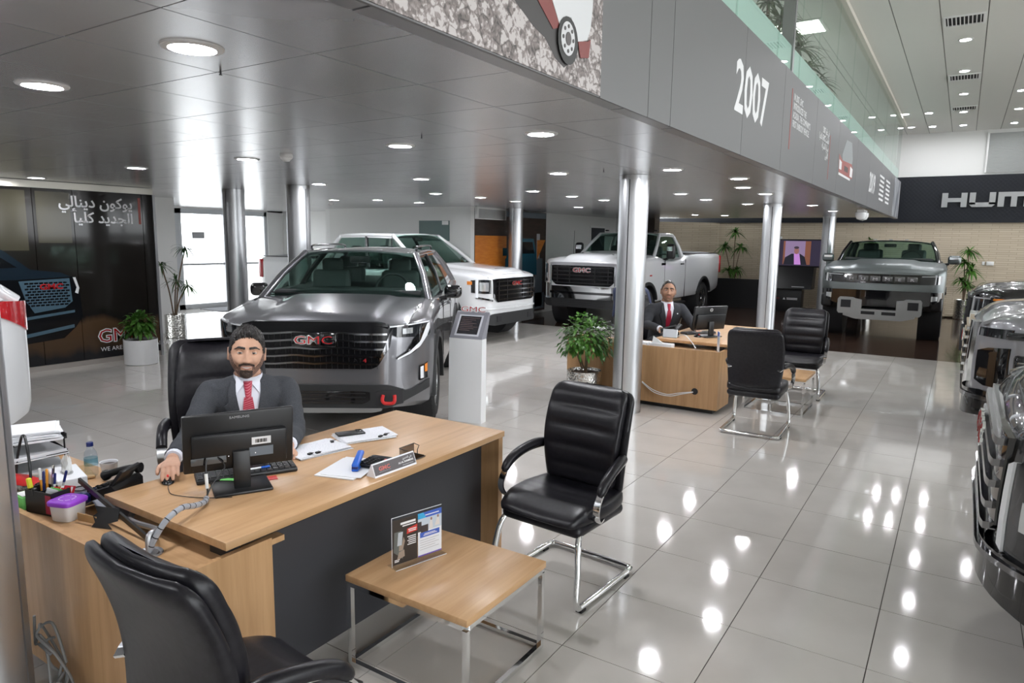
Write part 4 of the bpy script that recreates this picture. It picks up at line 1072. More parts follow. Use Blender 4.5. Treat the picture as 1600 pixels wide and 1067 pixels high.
# ------------------------------------------------------------------ cars (front at local x = 0, x forward, y left)
def paint(name, col, metal=0.0, rough=0.3):
    m = P(name, col, rough, metal=metal, coat=1.0, coat_r=0.02)
    return m
M['car_grey'] = paint('sterling_grey_paint', (0.20, 0.20, 0.215), 0.75, 0.32)
M['car_white'] = paint('summit_white_paint', (0.70, 0.71, 0.72), 0.0, 0.3)
M['car_satin'] = P('satin_grey_paint', (0.165, 0.185, 0.185), 0.38, metal=0.6, coat=0.3, coat_r=0.25)
M['car_silver'] = paint('pale_grey_paint', (0.34, 0.34, 0.36), 0.35, 0.3)
M['car_black'] = paint('black_paint', (0.006, 0.006, 0.007), 0.0, 0.25)
M['cabin'] = P('dark_cabin', (0.030, 0.033, 0.034), 0.7)
M['cabin_seat'] = P('dark_seat', (0.075, 0.085, 0.084), 0.6)
M['chrome_dark'] = P('dark_chrome', (0.24, 0.24, 0.25), 0.12, metal=1.0)
M['cladding'] = P('black_cladding', (0.020, 0.021, 0.022), 0.55)
M['skid'] = P('silver_skid', (0.36, 0.37, 0.37), 0.35, metal=0.7)
M['rim'] = P('alloy_rim', (0.50, 0.51, 0.52), 0.25, metal=1.0)

class Car:
    def __init__(s, lab, loc, hd, **k):
        s.k = k; s.e = empty(k.get("name", "car"), loc, math.radians(hd), lab, k.get('cat', 'car'))
        s.hw = k['hw']; s.L = k['L']; s.y0 = k['y0']; s.a = k['a']; s.p = k.get('p', 2.0); s.lean = k.get('lean', 0.0); s.zl = k.get('zl', 0.9)
        s.paint = k['paint']
    def plan(s, d):
        w = s.hw
        if d < s.a: w = s.y0 + (s.hw - s.y0) * (max(d, 0) / s.a) ** (1 / s.p)
        r = s.L - d; ar = s.k.get('ar', 0.3); yr = s.k.get('yr', s.hw * 0.78)
        if r < ar: w = min(w, yr + (s.hw - yr) * (max(r, 0) / ar) ** 0.5)
        return w
    def warp(s, p):
        x, y, z = p
        return (x - s.lean * max(0, z - s.zl) * max(0, 1 + x / 0.8), y, z)
    def xf(s, y):
        return -s.a * max(0.0, (abs(y) - s.y0) / (s.hw - s.y0)) ** s.p
    def topz(s, x, y):
        zt = smooth_tab(s.k['top'], -x); w = s.plan(-x) * 0.93
        return zt + s.k.get('crown', 0.04) * (1 - min(1, abs(y) / w) ** 2)
    def body(s):
        k = s.k; ds = sorted(set([0, 0.004, 0.015, 0.03, 0.05, 0.08, 0.12, 0.17, 0.23, 0.3, 0.38, 0.46] + [0.55 + 0.11 * i for i in range(int((s.L - 0.9) / 0.11) + 1)] + [s.L - q for q in (0.35, 0.28, 0.2, 0.13, 0.08, 0.04, 0.015, 0)]))
        rings = []
        for d in ds:
            w = s.plan(d); zt = smooth_tab(k['top'], d) - 0.07 * (max(0, 1 - d / 0.10)) ** 2; zb = lerp_tab(k['bot'], d); cr = k.get('crown', 0.04); sh = k.get('shoulder', 0.09)
            tum = 1.0
            hp = [(0, zb), (0.5 * w, zb), (0.88 * w, zb + 0.005), (0.955 * w, zb + 0.05), (0.985 * w, zb + 0.13), (0.992 * w, zb + 0.24), (w, (zb + zt) / 2 + 0.08), (0.998 * w, zt - sh - 0.03), (0.985 * w, zt - sh * 0.6), (0.96 * w, zt - sh * 0.22), (0.92 * w, zt), (0.7 * w, zt + cr * 0.48), (0.4 * w, zt + cr * 0.83), (0, zt + cr)]
            ring = [(-d, y, z) for y, z in hp] + [(-d, -y, z) for y, z in reversed(hp[1:-1])]
            rings.append([s.warp(p) for p in ring])
        b = MB().loft(rings)
        o = b.build('body', s.paint, s.e, smooth=32)
        # wheel arches (and the load bed) are cut out of the shell
        c = MB()
        for wx in k['wheels']:
            for sd in (-1, 1):
                T = Matrix.Translation((-wx, sd * (s.hw - 0.12), k['R'] + 0.01)) @ Matrix.Rotation(PI / 2, 4, 'X')
                c.lathe([(k['RA'], -0.3), (k['RA'], 0.3)], 40, T=T)
        if 'bed' in k:
            x0, x1, zb_ = k['bed']
            c.box((-(x0 + x1) / 2, 0, zb_ + 0.6), (x1 - x0, 2 * (s.hw - 0.17), 1.2))
        co = c.build("cutter", None, s.e, smooth=0)
        md = o.modifiers.new('cut', 'BOOLEAN'); md.operation = 'DIFFERENCE'; md.object = co; md.solver = 'EXACT'
        dg = bpy.context.evaluated_depsgraph_get(); dg.update()
        me = bpy.data.meshes.new_from_object(o.evaluated_get(dg))
        o.modifiers.clear(); bpy.data.objects.remove(co)
        if len(me.polygons) > 100:
            o.data = me
            if not me.materials: me.materials.append(M[s.paint])
            me.polygons.foreach_set('use_smooth', [True] * len(me.polygons)); me.set_sharp_from_angle(angle=math.radians(32))
        if 'bed' in k:
            x0, x1, zb_ = k['bed']; yb = s.hw - 0.175
            zt = lerp_tab(k['top'], (x0 + x1) / 2) - 0.005
            MB().box((-(x0 + x1) / 2, 0, zb_ + 0.012), (x1 - x0 - 0.02, 2 * yb, 0.02)).box((-(x0 + x1) / 2, yb - 0.005, (zb_ + zt) / 2), (x1 - x0 - 0.02, 0.012, zt - zb_)).box((-(x0 + x1) / 2, -yb + 0.005, (zb_ + zt) / 2), (x1 - x0 - 0.02, 0.012, zt - zb_)).box((-x0 - 0.012, 0, (zb_ + zt) / 2), (0.012, 2 * yb, zt - zb_)).box((-x1 + 0.012, 0, (zb_ + zt) / 2), (0.012, 2 * yb, zt - zb_)).build('bed_liner', 'black_matte', s.e, smooth=0)
            for sd in (-1, 1):
                box('bed_rail_cap', (-(x0 + x1) / 2, sd * (s.hw - 0.115), zt + 0.022), (x1 - x0 + 0.02, 0.07, 0.02), 'black', s.e)
    def wheels(s):
        k = s.k; R = k['R']; tw = k.get('tw', 0.27); rr = k.get('rr', 0.62) * R
        src = None
        for wx in k['wheels']:
            for sd in (1, -1):
                # liner of the wheel house
                T = Matrix.Translation((-wx, sd * (s.hw - 0.215), R + 0.01)) @ Matrix.Rotation(PI / 2, 4, 'X')
                MB().lathe([(k['RA'] - 0.004, -0.19), (k['RA'] - 0.004, 0.19)], 36, T=T, cap=False).lathe([(k['RA'] - 0.006, -0.006), (k['RA'] - 0.006, 0.006)], 30, T=Matrix.Translation((-wx, sd * (s.hw - 0.40), R + 0.01)) @ Matrix.Rotation(PI / 2, 4, 'X')).build('wheel_liner', 'black_matte', s.e)
                if k.get('flare', True):
                    ra = k['RA'] + 0.02
                    pts = [(-wx + ra * math.cos(t), sd * (s.hw + 0.002), R + 0.01 + ra * math.sin(t)) for t in [math.radians(-22 + 224 * q / 28) for q in range(29)]]
                    pts = [p for p in pts if p[2] > k['bot'][0][1] - 0.02]
                    vs = MB()
                    rings = []
                    for q in pts:
                        c = Vector((q[0] + wx, 0, q[2] - R - 0.01)).normalized()
                        o_ = Vector(q)
                        rings.append([o_ + c * u + Vector((0, sd * v, 0)) for u, v in ((-0.022, -0.05), (-0.022, 0.014), (0.0, 0.022), (0.045, 0.012), (0.055, -0.03))])
                    vs.loft(rings).build('arch_flare', 'cladding', s.e, smooth=50)
                if src is None:
                    T = Matrix.Rotation(-PI / 2, 4, 'X')      # lathe axis -> local y
                    t = MB()
                    prof = [(rr, -tw / 2 + 0.02), (rr + 0.02, -tw / 2), (R - 0.05, -tw / 2 - 0.005), (R - 0.012, -tw / 2 + 0.02), (R, -tw / 2 + 0.05), (R, tw / 2 - 0.05), (R - 0.012, tw / 2 - 0.02), (R - 0.05, tw / 2 + 0.005), (rr + 0.02, tw / 2), (rr, tw / 2 - 0.02)]
                    t.lathe(prof + [prof[0]], 44, T=T, cap=False)
                    for q in range(44):          # tread blocks
                        an = 2 * PI * q / 44
                        for yy in (-tw * 0.36, -tw * 0.12, tw * 0.12, tw * 0.36):
                            t.box((0, 0, 0), (0.035, tw * 0.17, 0.014), T=Matrix.Rotation(an + (0.07 if yy > 0 else 0), 4, 'Y') @ Matrix.Translation((0, yy, R + 0.001)))
                    src = t.build('wheel', 'rubber', s.e, smooth=40)
                    r = MB()
                    r.lathe([(rr, -tw / 2 + 0.02), (rr + 0.004, tw / 2 - 0.012), (rr - 0.02, tw / 2 - 0.01), (rr - 0.028, tw / 2 - 0.05), (rr - 0.03, -tw / 2 + 0.02)], 40, T=T, cap=False)
                    ns = k.get('spokes', 6)
                    for q in range(ns):
                        an = 2 * PI * q / ns
                        for da in (-0.16, 0.16):
                            c1, c2 = Vector((math.cos(an + da * 0.4) * 0.05, tw / 2 - 0.04, math.sin(an + da * 0.4) * 0.05)), Vector((math.cos(an + da) * (rr - 0.015), tw / 2 - 0.03, math.sin(an + da) * (rr - 0.015)))
                            r.ribbon([c1, (c1 + c2) / 2 + Vector((0, 0.012, 0)), c2], 0.03, 0.045, up=(0, 1, 0))
                    r.lathe([(0.0, tw / 2 - 0.012), (0.05, tw / 2 - 0.014), (0.065, tw / 2 - 0.04), (0.065, tw / 2 - 0.08)], 20, T=T, cap=False)
                    r.build('rim', 'rim', src)
                    MB().lathe([(0, tw / 2 - 0.10), (rr - 0.03, tw / 2 - 0.10), (rr - 0.03, tw / 2 - 0.115), (0, tw / 2 - 0.115)], 30, T=T, cap=False).build('wheel_shade_disc', 'black_matte', src)  # dark disc behind the spokes, standing in for shade inside the wheel
                    o = src
                else:
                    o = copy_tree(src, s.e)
                o.location = (-wx, sd * (s.hw - tw / 2 - 0.015), R)
                o.rotation_euler = (0, 0.2 * wx, 0 if sd > 0 else PI)
    def patch(s, name, cols, off, mat, parent=None, sides='both', back=0.06, n=26, smooth=40):
        """front piece: columns (y, zlo, zhi) for y >= 0, laid on the curved nose and `off` proud of it"""
        par = parent or s.e
        def one(sg, cols):
            ys = [c[0] for c in cols]
            def fn(u, v):
                y = ys[0] + (ys[-1] - ys[0]) * u
                lo = lerp_tab([(c[0], c[1]) for c in cols], y); hi = lerp_tab([(c[0], c[2]) for c in cols], y)
                z = lo + (hi - lo) * v
                return s.warp((s.xf(y) + off, sg * y, z))
            b = MB(); b.grid(fn, n, 3, back + off, (-1, 0, 0))
            return b
        if sides == 'sym':
            full = [(-y, a, b_) for y, a, b_ in reversed(cols) if y > 0] + list(cols)
            return one(1, full).build(name, mat, par, smooth=smooth)
        out = None
        for sg in ((1, -1) if sides == 'both' else (sides,)):
            out = one(sg, cols).build(name, mat, par, smooth=smooth)
        return out
    def badge(s, z, h, sx=1.5, x=0.03, frame=True):
        F = frame3(s.warp((x, 0, z)), (0, 1, 0), (-s.lean, 0, 1))
        g = s.e
        if frame:
            fr = MB().rbox((0, 0, 0), (h * 3.9, h * 1.25, 0.02), 0.008, 2).build('badge_plate', 'black_gloss', s.e, T=F @ Matrix.Translation((0, h * 0.36, -0.012)))
            g = fr
        text('badge_outline', 'GMC', h, 'chrome', F @ Matrix.Translation((0, 0, 0)), g, align='CENTER', sx=sx, ext=0.006, bold=h * 0.055)
        text('badge_letters', 'GMC', h, 'gmc_red', F @ Matrix.Translation((0, 0, 0)), g, align='CENTER', sx=sx, ext=0.008, bold=-h * 0.01)
    def cabin(s):
        k = s.k; c = k['cab']
        xw, zw, xr, xR, xb, zb2, zr, wb, wr = c['xw'], c['zw'], c['xrf'], c['xrr'], c['xbb'], c['zb'], c['zr'], c['wb'], c['wr']
        e = s.e; pm = s.paint; rp = c.get('pillar', pm); g = c.get('glass', 'glass_car')
        bow = c.get('bow', 0.10)
        def A(sd): return Vector((-xw, sd * wb, zw)), Vector((-xr, sd * wr, zr - 0.035))
        def ws(u, v):
            y = -1 + 2 * u
            bx = -xw + bow * (1 - y * y) - 0.01; tx = -xr + bow * 0.55 * (1 - y * y)
            return (bx + (tx - bx) * v, y * (wb + (wr - wb) * v) * 0.985, zw - 0.02 + (zr - 0.03 - zw + 0.02) * v + 0.03 * (1 - y * y) * v)
        MB().grid(ws, 16, 8, 0.006, (-0.6, 0, -0.6)).build('windscreen', g, e, smooth=60, recalc=False)
        # roof
        def rf(u, v):
            x = -xr + (xr - xR) * u; y = (-1 + 2 * v)
            z = zr + 0.045 * (1 - y * y) - 0.02 * (2 * u - 1) ** 2 * (1 if u < 0.5 else c.get('tail', 1.0)) - 0.035 * abs(y) ** 6
            return (x + (bow * 0.55 * (1 - y * y) if u == 0 else 0) * 1.0, y * (wr + 0.03), z - 0.012)
        MB().grid(rf, 16, 14, 0.03, (0, 0, -1)).build('roof', c.get('roofmat', pm), e, smooth=50)
        if c.get('sun'):
            MB().grid(lambda u, v: (-xr - 0.25 - (xR - xr - 0.5) * u, (-1 + 2 * v) * wr * 0.72, zr + 0.045 * (1 - ((-1 + 2 * v) * 0.72) ** 2) - 0.006), 6, 6, 0.01, (0, 0, -1)).build('roof_glass', 'lamp_dark', e)
        for sd in (-1, 1):
            a0, a1 = A(sd)
            up = Vector((0, sd, 0.3))
            MB().tube([a0 + Vector((0.06, 0, -0.03)), a0.lerp(a1, 0.5) + Vector((0.01, sd * 0.012, 0.012)), a1], [0.042, 0.036, 0.036], 10).build('a_pillar', rp, e, smooth=60)
            r1 = Vector((-xR, sd * wr, zr - 0.045)); b1 = Vector((-xb, sd * wb, zb2))
            MB().tube([a1, a1.lerp(r1, 0.5) + Vector((0, sd * 0.015, 0.015)), r1], 0.036, 10).build('roof_side', rp, e, smooth=60)
            MB().tube([r1, r1.lerp(b1, 0.5) + Vector((0, sd * 0.02, 0)), b1 + Vector((-0.02, 0, -0.03))], [0.04, 0.05, 0.06], 10).build('rear_pillar', pm, e, smooth=60)
            # side panes between pillars: fractions along belt / roof
            segs = c['panes']
            def belt(t): return Vector((-xw + (xw - xb) * t, sd * (wb + 0.012), zw + (zb2 - zw) * t - 0.01))
            def rail(t):
                q = min(1, max(0, t)); return Vector((-xr + (xr - xR) * q, sd * (wr + 0.016), zr - 0.055))
            for n, (t0, t1, q0, q1) in enumerate(segs):
                p00, p01, p10, p11 = belt(t0), rail(q0), belt(t1), rail(q1)
                MB().grid(lambda u, v: (p00.lerp(p10, u)).lerp(p01.lerp(p11, u), v) + Vector((0, sd * 0.025 * math.sin(PI * v), 0)), 6, 6, 0.005, (0, -sd, 0)).build('side_window', g, e, smooth=60, recalc=False)
                if n + 1 < len(segs):
                    m0, m1 = belt((t1 + segs[n + 1][0]) / 2), rail((q1 + segs[n + 1][2]) / 2)
                    MB().tube([m0 + Vector((0, -sd * 0.012, -0.02)), m0.lerp(m1, 0.5) + Vector((0, sd * 0.012, 0)), m1 + Vector((0, -sd * 0.01, 0))], 0.034, 8).build('door_pillar', 'black', e, smooth=60)
            if c.get('quarter'):
                q0 = c['quarter']
                p00, p01, p10, p11 = belt(q0), rail(q0 + 0.02), belt(1.0), rail(1.0)
                MB().grid(lambda u, v: (p00.lerp(p10, u)).lerp(p01.lerp(p11, u), v) + Vector((0, sd * 0.02 * math.sin(PI * v), 0)), 6, 6, 0.02, (0, -sd, 0)).build('quarter_panel', pm, e, smooth=60)
            if c.get('rails'):
                MB().tube(catmull([(-xr - 0.25, sd * (wr - 0.02), zr + 0.0), (-xr - 0.35, sd * (wr - 0.02), zr + 0.05), (-xR + 0.35, sd * (wr - 0.02), zr + 0.05), (-xR + 0.2, sd * (wr - 0.02), zr - 0.005)], 5), 0.014, 8).build('roof_rail', c['rails'], e)
            # mirror
            mx, mz, mw, mh, mm = c['mirror']
            mr = MB().rbox((0, 0, 0), (0.13, mw, mh), min(0.06, mh * 0.35), 4).build('mirror', mm, e, smooth=60, T=Matrix.Translation((-mx, sd * (s.hw + mw * 0.5 - 0.0), mz)) @ Matrix.Rotation(-0.15 * sd, 4, 'Z'))
            MB().tube([(-mx - 0.02, sd * (s.hw - 0.10), mz - mh * 0.62), (-mx - 0.01, sd * (s.hw + 0.03), mz - mh * 0.45)], 0.028, 8).build('mirror_stalk', 'black', mr)
            if c.get('mirror_cap'):
                MB().rbox((0.068, 0, mh * 0.18), (0.012, mw * 0.7, mh * 0.3), 0.005, 1).build('mirror_cap', c['mirror_cap'], mr, T=Matrix.Translation((-mx, sd * (s.hw + mw * 0.5), mz)) @ Matrix.Rotation(-0.15 * sd, 4, 'Z'))
            for hx in c.get('handles', ()):
                MB().rbox((-hx, sd * (s.hw + 0.012), zw - 0.16), (0.2, 0.03, 0.035), 0.012, 2).build('door_handle', c.get('handle_mat', pm), e)
            for hx in c.get('seams', ()):
                box('door_seam', (-hx, sd * (s.hw - 0.004), (zw + 0.45) / 2 + 0.02), (0.008, 0.014, zw - 0.60), 'black_matte', e)
        # rear window
        def rw(u, v):
            y = -1 + 2 * u
            bx = -xb - 0.05 * (1 - y * y); tx = -xR - 0.03 * (1 - y * y)
            return (bx + (tx - bx) * v, y * (wb * 0.96 + (wr - wb * 0.96) * v), zb2 + (zr - 0.04 - zb2) * v + 0.03 * (1 - y * y) * v)
        MB().grid(rw, 10, 5, 0.006, (0.8, 0, -0.3)).build('rear_window', g, e, smooth=60, recalc=False)
        # inside
        zf = zw + k.get('crown', 0.04) + 0.004
        MB().rbox((-(xw + 0.30), 0, zw + 0.03), (0.46, wb * 1.78, 0.10), 0.03, 2).build('dashboard', 'cabin', e)
        MB().grid(lambda u, v: (-xw - 0.5 - (xb - xw - 0.62) * u, (-1 + 2 * v) * (wb - 0.03), zw + (zb2 - zw) * u + k.get('crown', 0.04) + 0.006), 2, 6, 0.006, (0, 0, 1)).build('cabin_lining', 'cabin', e)
        for n, sx in enumerate(c['seats']):
            for sd in (-1, 1):
                st = MB().rbox((0, 0, 0), (0.13, 0.46, 0.42), 0.06, 3).build('seat_back', 'cabin_seat', e, T=Matrix.Translation((-sx, sd * wb * 0.47, zw + 0.04)) @ Matrix.Rotation(-0.2, 4, 'Y'))
                MB().rbox((0, 0, 0), (0.09, 0.25, 0.17), 0.04, 3).build('headrest', 'cabin_seat', st, T=Matrix.Translation((-sx - 0.07, sd * wb * 0.47, zw + 0.30)))
        sw = MB()
        ring = [(0.0, 0.185 * math.cos(t), 0.185 * math.sin(t)) for t in [2 * PI * q / 24 for q in range(24)]]
        sw.tube(ring, 0.014, 8, closed=True).box((0, 0, 0), (0.02, 0.34, 0.04))
        sw.build('steering_wheel', 'cabin', e, T=Matrix.Translation((-(xw + 0.58), wb * 0.45, zw + 0.06)) @ Matrix.Rotation(-0.45, 4, 'Y'))
        MB().rbox((-(xr + 0.02) + 0.05, 0, zr - 0.10), (0.06, 0.24, 0.08), 0.02, 2).build('mirror_pod', 'black', e)
    def hood(s, x0, x1, wk, bulge=0.02, scoop=None, mat=None):
        """separate bonnet panel with raised centre"""
        def fn(u, v):
            x = -(x0 + (x1 - x0) * u); y = (-1 + 2 * v) * (wk[0] + (wk[1] - wk[0]) * u)
            yy = abs(y) / (wk[0] + (wk[1] - wk[0]) * u)
            bl = bulge * max(0.0, min(1.0, (0.66 - yy) / 0.10)) + 0.004
            edge = min(1, min(u, 1 - u) / 0.06, (1 - yy) / 0.05)
            z = s.topz(x, y) - 0.07 * max(0, 1 + x / 0.10) ** 2
            return s.warp((x, y, z + bl * max(0, edge) + 0.004))
        return MB().grid(fn, 20, 44, 0.03, (0, 0, -1)).build('bonnet', mat or s.paint, s.e, smooth=25)
    def bars(s, name, n, z0, z1, yw, off, mat, th=0.016, parent=None, wave=0.0):
        for i in range(n):
            z = z0 + (z1 - z0) * i / (n - 1)
            w_ = yw(z)
            s.patch(name, [(0, z - th / 2, z + th / 2), (w_ * 0.3, z - th / 2 + wave, z + th / 2 + wave), (w_ * 0.6, z - th / 2, z + th / 2), (w_, z - th / 2, z + th / 2)], off, mat, parent, 'sym', n=30, back=0.02)

# ---- grey crossover in front
c = Car('metallic grey suv with a black grille parked facing the near desk', (-3.33, 0.89, 0), -55.8, name='grey_suv', paint='car_grey', hw=1.0, L=5.18, y0=0.50, a=0.46, p=2.2, lean=0.10, zl=0.85,
        top=[(0, 1.065), (0.25, 1.11), (0.7, 1.165), (1.35, 1.215), (2.6, 1.17), (4.2, 1.20), (4.9, 1.22), (5.18, 1.10)], bot=[(0, 0.34), (0.5, 0.26), (4.6, 0.26), (5.18, 0.42)], crown=0.035,
        wheels=(1.0, 4.07), R=0.395, RA=0.455, tw=0.26,
        cab=dict(xw=1.32, zw=1.215, xrf=2.15, xrr=4.40, xbb=4.95, zb=1.22, zr=1.70, wb=0.885, wr=0.645, panes=[(0.10, 0.36, 0.02, 0.40), (0.40, 0.66, 0.44, 0.78)], quarter=0.70, mirror=(1.88, 1.255, 0.20, 0.15, 'black_gloss'), handles=(2.75, 3.75), seams=(1.75, 2.95, 3.95), seats=(2.45, 3.4), rails='chrome_dark', bow=0.16))
c.body(); c.wheels(); c.cabin(); c.hood(0.10, 1.28, (0.80, 0.86), 0.022)
gr = c.patch('grille', [(0, 0.70, 1.085), (0.50, 0.70, 1.085), (0.56, 0.73, 1.08), (0.655, 0.90, 1.05)], 0.012, 'grille_black', None, 'sym', n=40)
c.bars('grille_bar', 5, 0.745, 1.01, lambda z: 0.545 + 0.09 * min(1, (z - 0.70) / 0.25), 0.030, 'chrome_dark', 0.016, gr, 0.014)
for sg in (1, -1):
    c.patch('grille_edge', [(0.545, 0.735, 0.75), (0.60, 0.80, 0.86), (0.66, 0.90, 1.03), (0.675, 1.02, 1.05)], 0.026, 'chrome_dark', gr, sg, n=14)
b = MB()
for k in range(-11, 12):
    for z in (0.725, 0.79, 0.86, 0.925, 0.985):
        b.box((0.014 - 0.1 * max(0, z - 0.85), k * 0.05, z), (0.008, 0.004, 0.05))
tag(b.build('grille_mesh', 'black', gr, smooth=0), kind='stuff')
c.badge(0.925, 0.10, 1.55, 0.045)
F = frame3((0.034, 0.40, 0.765), (0, 1, 0), (0, 0, 1))
text('trim_badge', 'AT4', 0.05, 'chrome', F, gr, align='CENTER', sx=1.3, ext=0.004); text('trim_badge', '4', 0.05, 'gmc_red', F @ Matrix.Translation((0.045, 0, 0)), gr, align='CENTER', sx=1.3, ext=0.005)
c.patch('bonnet_lip', [(0, 1.085, 1.115), (0.55, 1.085, 1.115), (0.64, 1.07, 1.09)], 0.016, 'grille_black', None, 'sym')
for sg in (1, -1):
    hl = c.patch('headlamp', [(0.645, 1.02, 1.075), (0.72, 0.975, 1.085), (0.85, 0.965, 1.09), (0.975, 0.96, 1.075)], 0.012, 'lamp_dark', None, sg)
    c.patch('projector', [(0.76, 1.00, 1.05), (0.84, 1.00, 1.05)], 0.020, 'lamp_clear', hl, sg, n=6)
    c.patch('lamp_strip', [(0.655, 1.066, 1.078), (0.97, 1.082, 1.094)], 0.020, 'drl', hl, sg, n=14)
    c.patch('daytime_lamp', [(0.72, 0.775, 0.795), (0.80, 0.80, 0.845), (0.86, 0.83, 0.96), (0.92, 0.90, 1.03), (0.945, 0.98, 1.06)], 0.016, 'black_gloss', hl, sg)
    c.patch('lamp_strip', [(0.72, 0.775, 0.788), (0.82, 0.815, 0.84), (0.90, 0.87, 0.915), (0.955, 0.96, 1.07), (0.975, 1.02, 1.08)], 0.022, 'drl', hl, sg)
    fg = c.patch('fog_lamp', [(0.895, 0.545, 0.69), (0.96, 0.56, 0.71)], 0.012, 'black_gloss', None, sg, n=8)
    c.patch('fog_lens', [(0.90, 0.565, 0.675), (0.925, 0.565, 0.68)], 0.020, 'drl', fg, sg, n=5)
    c.patch('amber_lens', [(0.935, 0.62, 0.69), (0.955, 0.62, 0.70)], 0.020, 'amber', fg, sg, n=5)
    c.patch('hook_recess', [(0.53, 0.375, 0.495), (0.60, 0.36, 0.51), (0.76, 0.37, 0.50)], 0.022, 'black_matte', None, sg, n=10)
    hk = MB().tube(catmull([(0.03, sg * 0.60, 0.47), (0.05, sg * 0.595, 0.43), (0.055, sg * 0.61, 0.405), (0.055, sg * 0.65, 0.40), (0.055, sg * 0.69, 0.405), (0.05, sg * 0.705, 0.43), (0.03, sg * 0.70, 0.47)], 4), 0.016, 8).build('tow_hook', 'red', c.e)
lb = c.patch('lower_bumper', [(0, 0.34, 0.555), (0.62, 0.34, 0.555), (0.70, 0.36, 0.53), (0.80, 0.40, 0.47), (0.97, 0.46, 0.54)], 0.014, 'cladding', None, 'sym', n=40)
c.patch('lower_intake', [(0, 0.385, 0.50), (0.42, 0.385, 0.50), (0.48, 0.42, 0.49)], 0.020, 'black_gloss', lb, 'sym')
c.bars('intake_bar', 3, 0.41, 0.48, lambda z: 0.44, 0.026, 'black', 0.010, lb)
c.patch('skid_plate', [(0, 0.30, 0.345), (0.5, 0.305, 0.345), (0.58, 0.32, 0.345)], 0.018, 'skid', lb, 'sym')
MB().tube([(-2.25, 0.35, 1.76), (-2.28, 0.35, 1.90)], [0.008, 0.002], 6).build('aerial', 'black', c.e)
for sg in (-0.25, 0.35):
    MB().tube([(-1.25, sg, 1.24), (-1.35, sg - 0.3, 1.262), (-1.38, sg - 0.55, 1.262)], 0.008, 6).build('wiper', 'black', c.e)

# ---- pickups
def pickup_front(c, zg0, zg1, wg, zh0, zh1, kind):
    gr = c.patch('grille', [(0, zg0, zg1), (wg * 0.86, zg0, zg1), (wg, zg0 + 0.10, zg1 - 0.01)], 0.014, 'grille_black', None, 'sym', n=36)
    c.bars('grille_bar', 5, zg0 + 0.05, zg1 - 0.05, lambda z: wg * 0.93, 0.028, 'black' if kind == 'hd' else 'chrome_dark', 0.022, gr)
    for k in (-0.5, -0.25, 0.25, 0.5):
        box('grille_upright', (0.012, k * wg * 1.6, (zg0 + zg1) / 2), (0.03, 0.02, zg1 - zg0 - 0.06), 'black', gr)
    return gr
c = Car('white crew-cab pickup standing sideways behind the grey suv', (-5.52, 7.55, 0), 1.0, name='white_pickup', cat='pickup', paint='car_white', hw=1.03, L=5.88, y0=0.62, a=0.34, p=2.2,
        top=[(0, 1.19), (0.3, 1.235), (0.8, 1.27), (1.5, 1.31), (2.5, 1.24), (3.9, 1.27), (4.1, 1.40), (5.6, 1.42), (5.88, 1.41)], bot=[(0, 0.40), (0.5, 0.36), (5.3, 0.36), (5.88, 0.5)], crown=0.05,
        wheels=(0.98, 4.72), R=0.42, RA=0.485, tw=0.28, bed=(4.2, 5.80, 0.9), ar=0.12, yr=0.95,
        cab=dict(xw=1.50, zw=1.30, xrf=2.32, xrr=3.72, xbb=4.08, zb=1.30, zr=1.93, wb=0.90, wr=0.70, panes=[(0.10, 0.47, 0.02, 0.46), (0.52, 0.90, 0.52, 0.96)], mirror=(1.95, 1.36, 0.22, 0.24, 'black_gloss'), handles=(2.95, 3.85), handle_mat='black', seams=(1.85, 3.05, 4.1), seats=(2.6, 3.5), bow=0.12))
c.body(); c.wheels(); c.cabin(); c.hood(0.06, 1.46, (0.78, 0.86), 0.035)
gr = pickup_front(c, 0.74, 1.16, 0.70, 0, 0, 'lt')
c.badge(1.03, 0.10, 1.5, 0.045, False)
c.patch('grille_edge', [(0.60, 0.745, 0.775), (0.70, 0.83, 0.90)], 0.022, 'chrome_dark', gr, 'both', n=8)
MB().rbox((-0.28, -0.0, 1.315), (0.05, 0.50, 0.02), 0.006, 1).build('bonnet_vent', 'black', c.e)
for sg in (1, -1):
    hl = c.patch('headlamp', [(0.75, 0.90, 1.14), (0.86, 0.90, 1.15), (0.995, 0.92, 1.14)], 0.012, 'lamp_dark', None, sg)
    c.patch('projector', [(0.80, 0.94, 1.10), (0.92, 0.95, 1.10)], 0.020, 'lamp_clear', hl, sg, n=8)
    c.patch('lamp_strip', [(0.935, 0.83, 1.15), (0.96, 0.83, 1.16)], 0.024, 'drl', hl, sg, n=6)
    c.patch('lamp_strip', [(0.72, 0.76, 0.79), (0.95, 0.82, 0.85)], 0.022, 'black_gloss', hl, sg, n=10)
    c.patch('marker', [(0.995, 1.06, 1.12), (1.02, 1.06, 1.12)], 0.018, 'amber', hl, sg, n=4)
    MB().rbox((-5.80, sg * 1.0, 1.17), (0.14, 0.10, 0.40), 0.03, 2).build('tail_lamp', 'tail_red', c.e)
lb = c.patch('lower_bumper', [(0, 0.33, 0.54), (0.70, 0.33, 0.54), (0.80, 0.36, 0.50), (1.0, 0.42, 0.50)], 0.016, 'cladding', None, 'sym', n=36)
c.patch('bumper_crease', [(0, 0.60, 0.625), (0.95, 0.62, 0.64)], 0.022, 'car_white', None, 'sym')
for sg in (1, -1):
    c.patch('hook_recess', [(0.46, 0.39, 0.49), (0.60, 0.39, 0.49)], 0.022, 'black_matte', lb, sg, n=6)

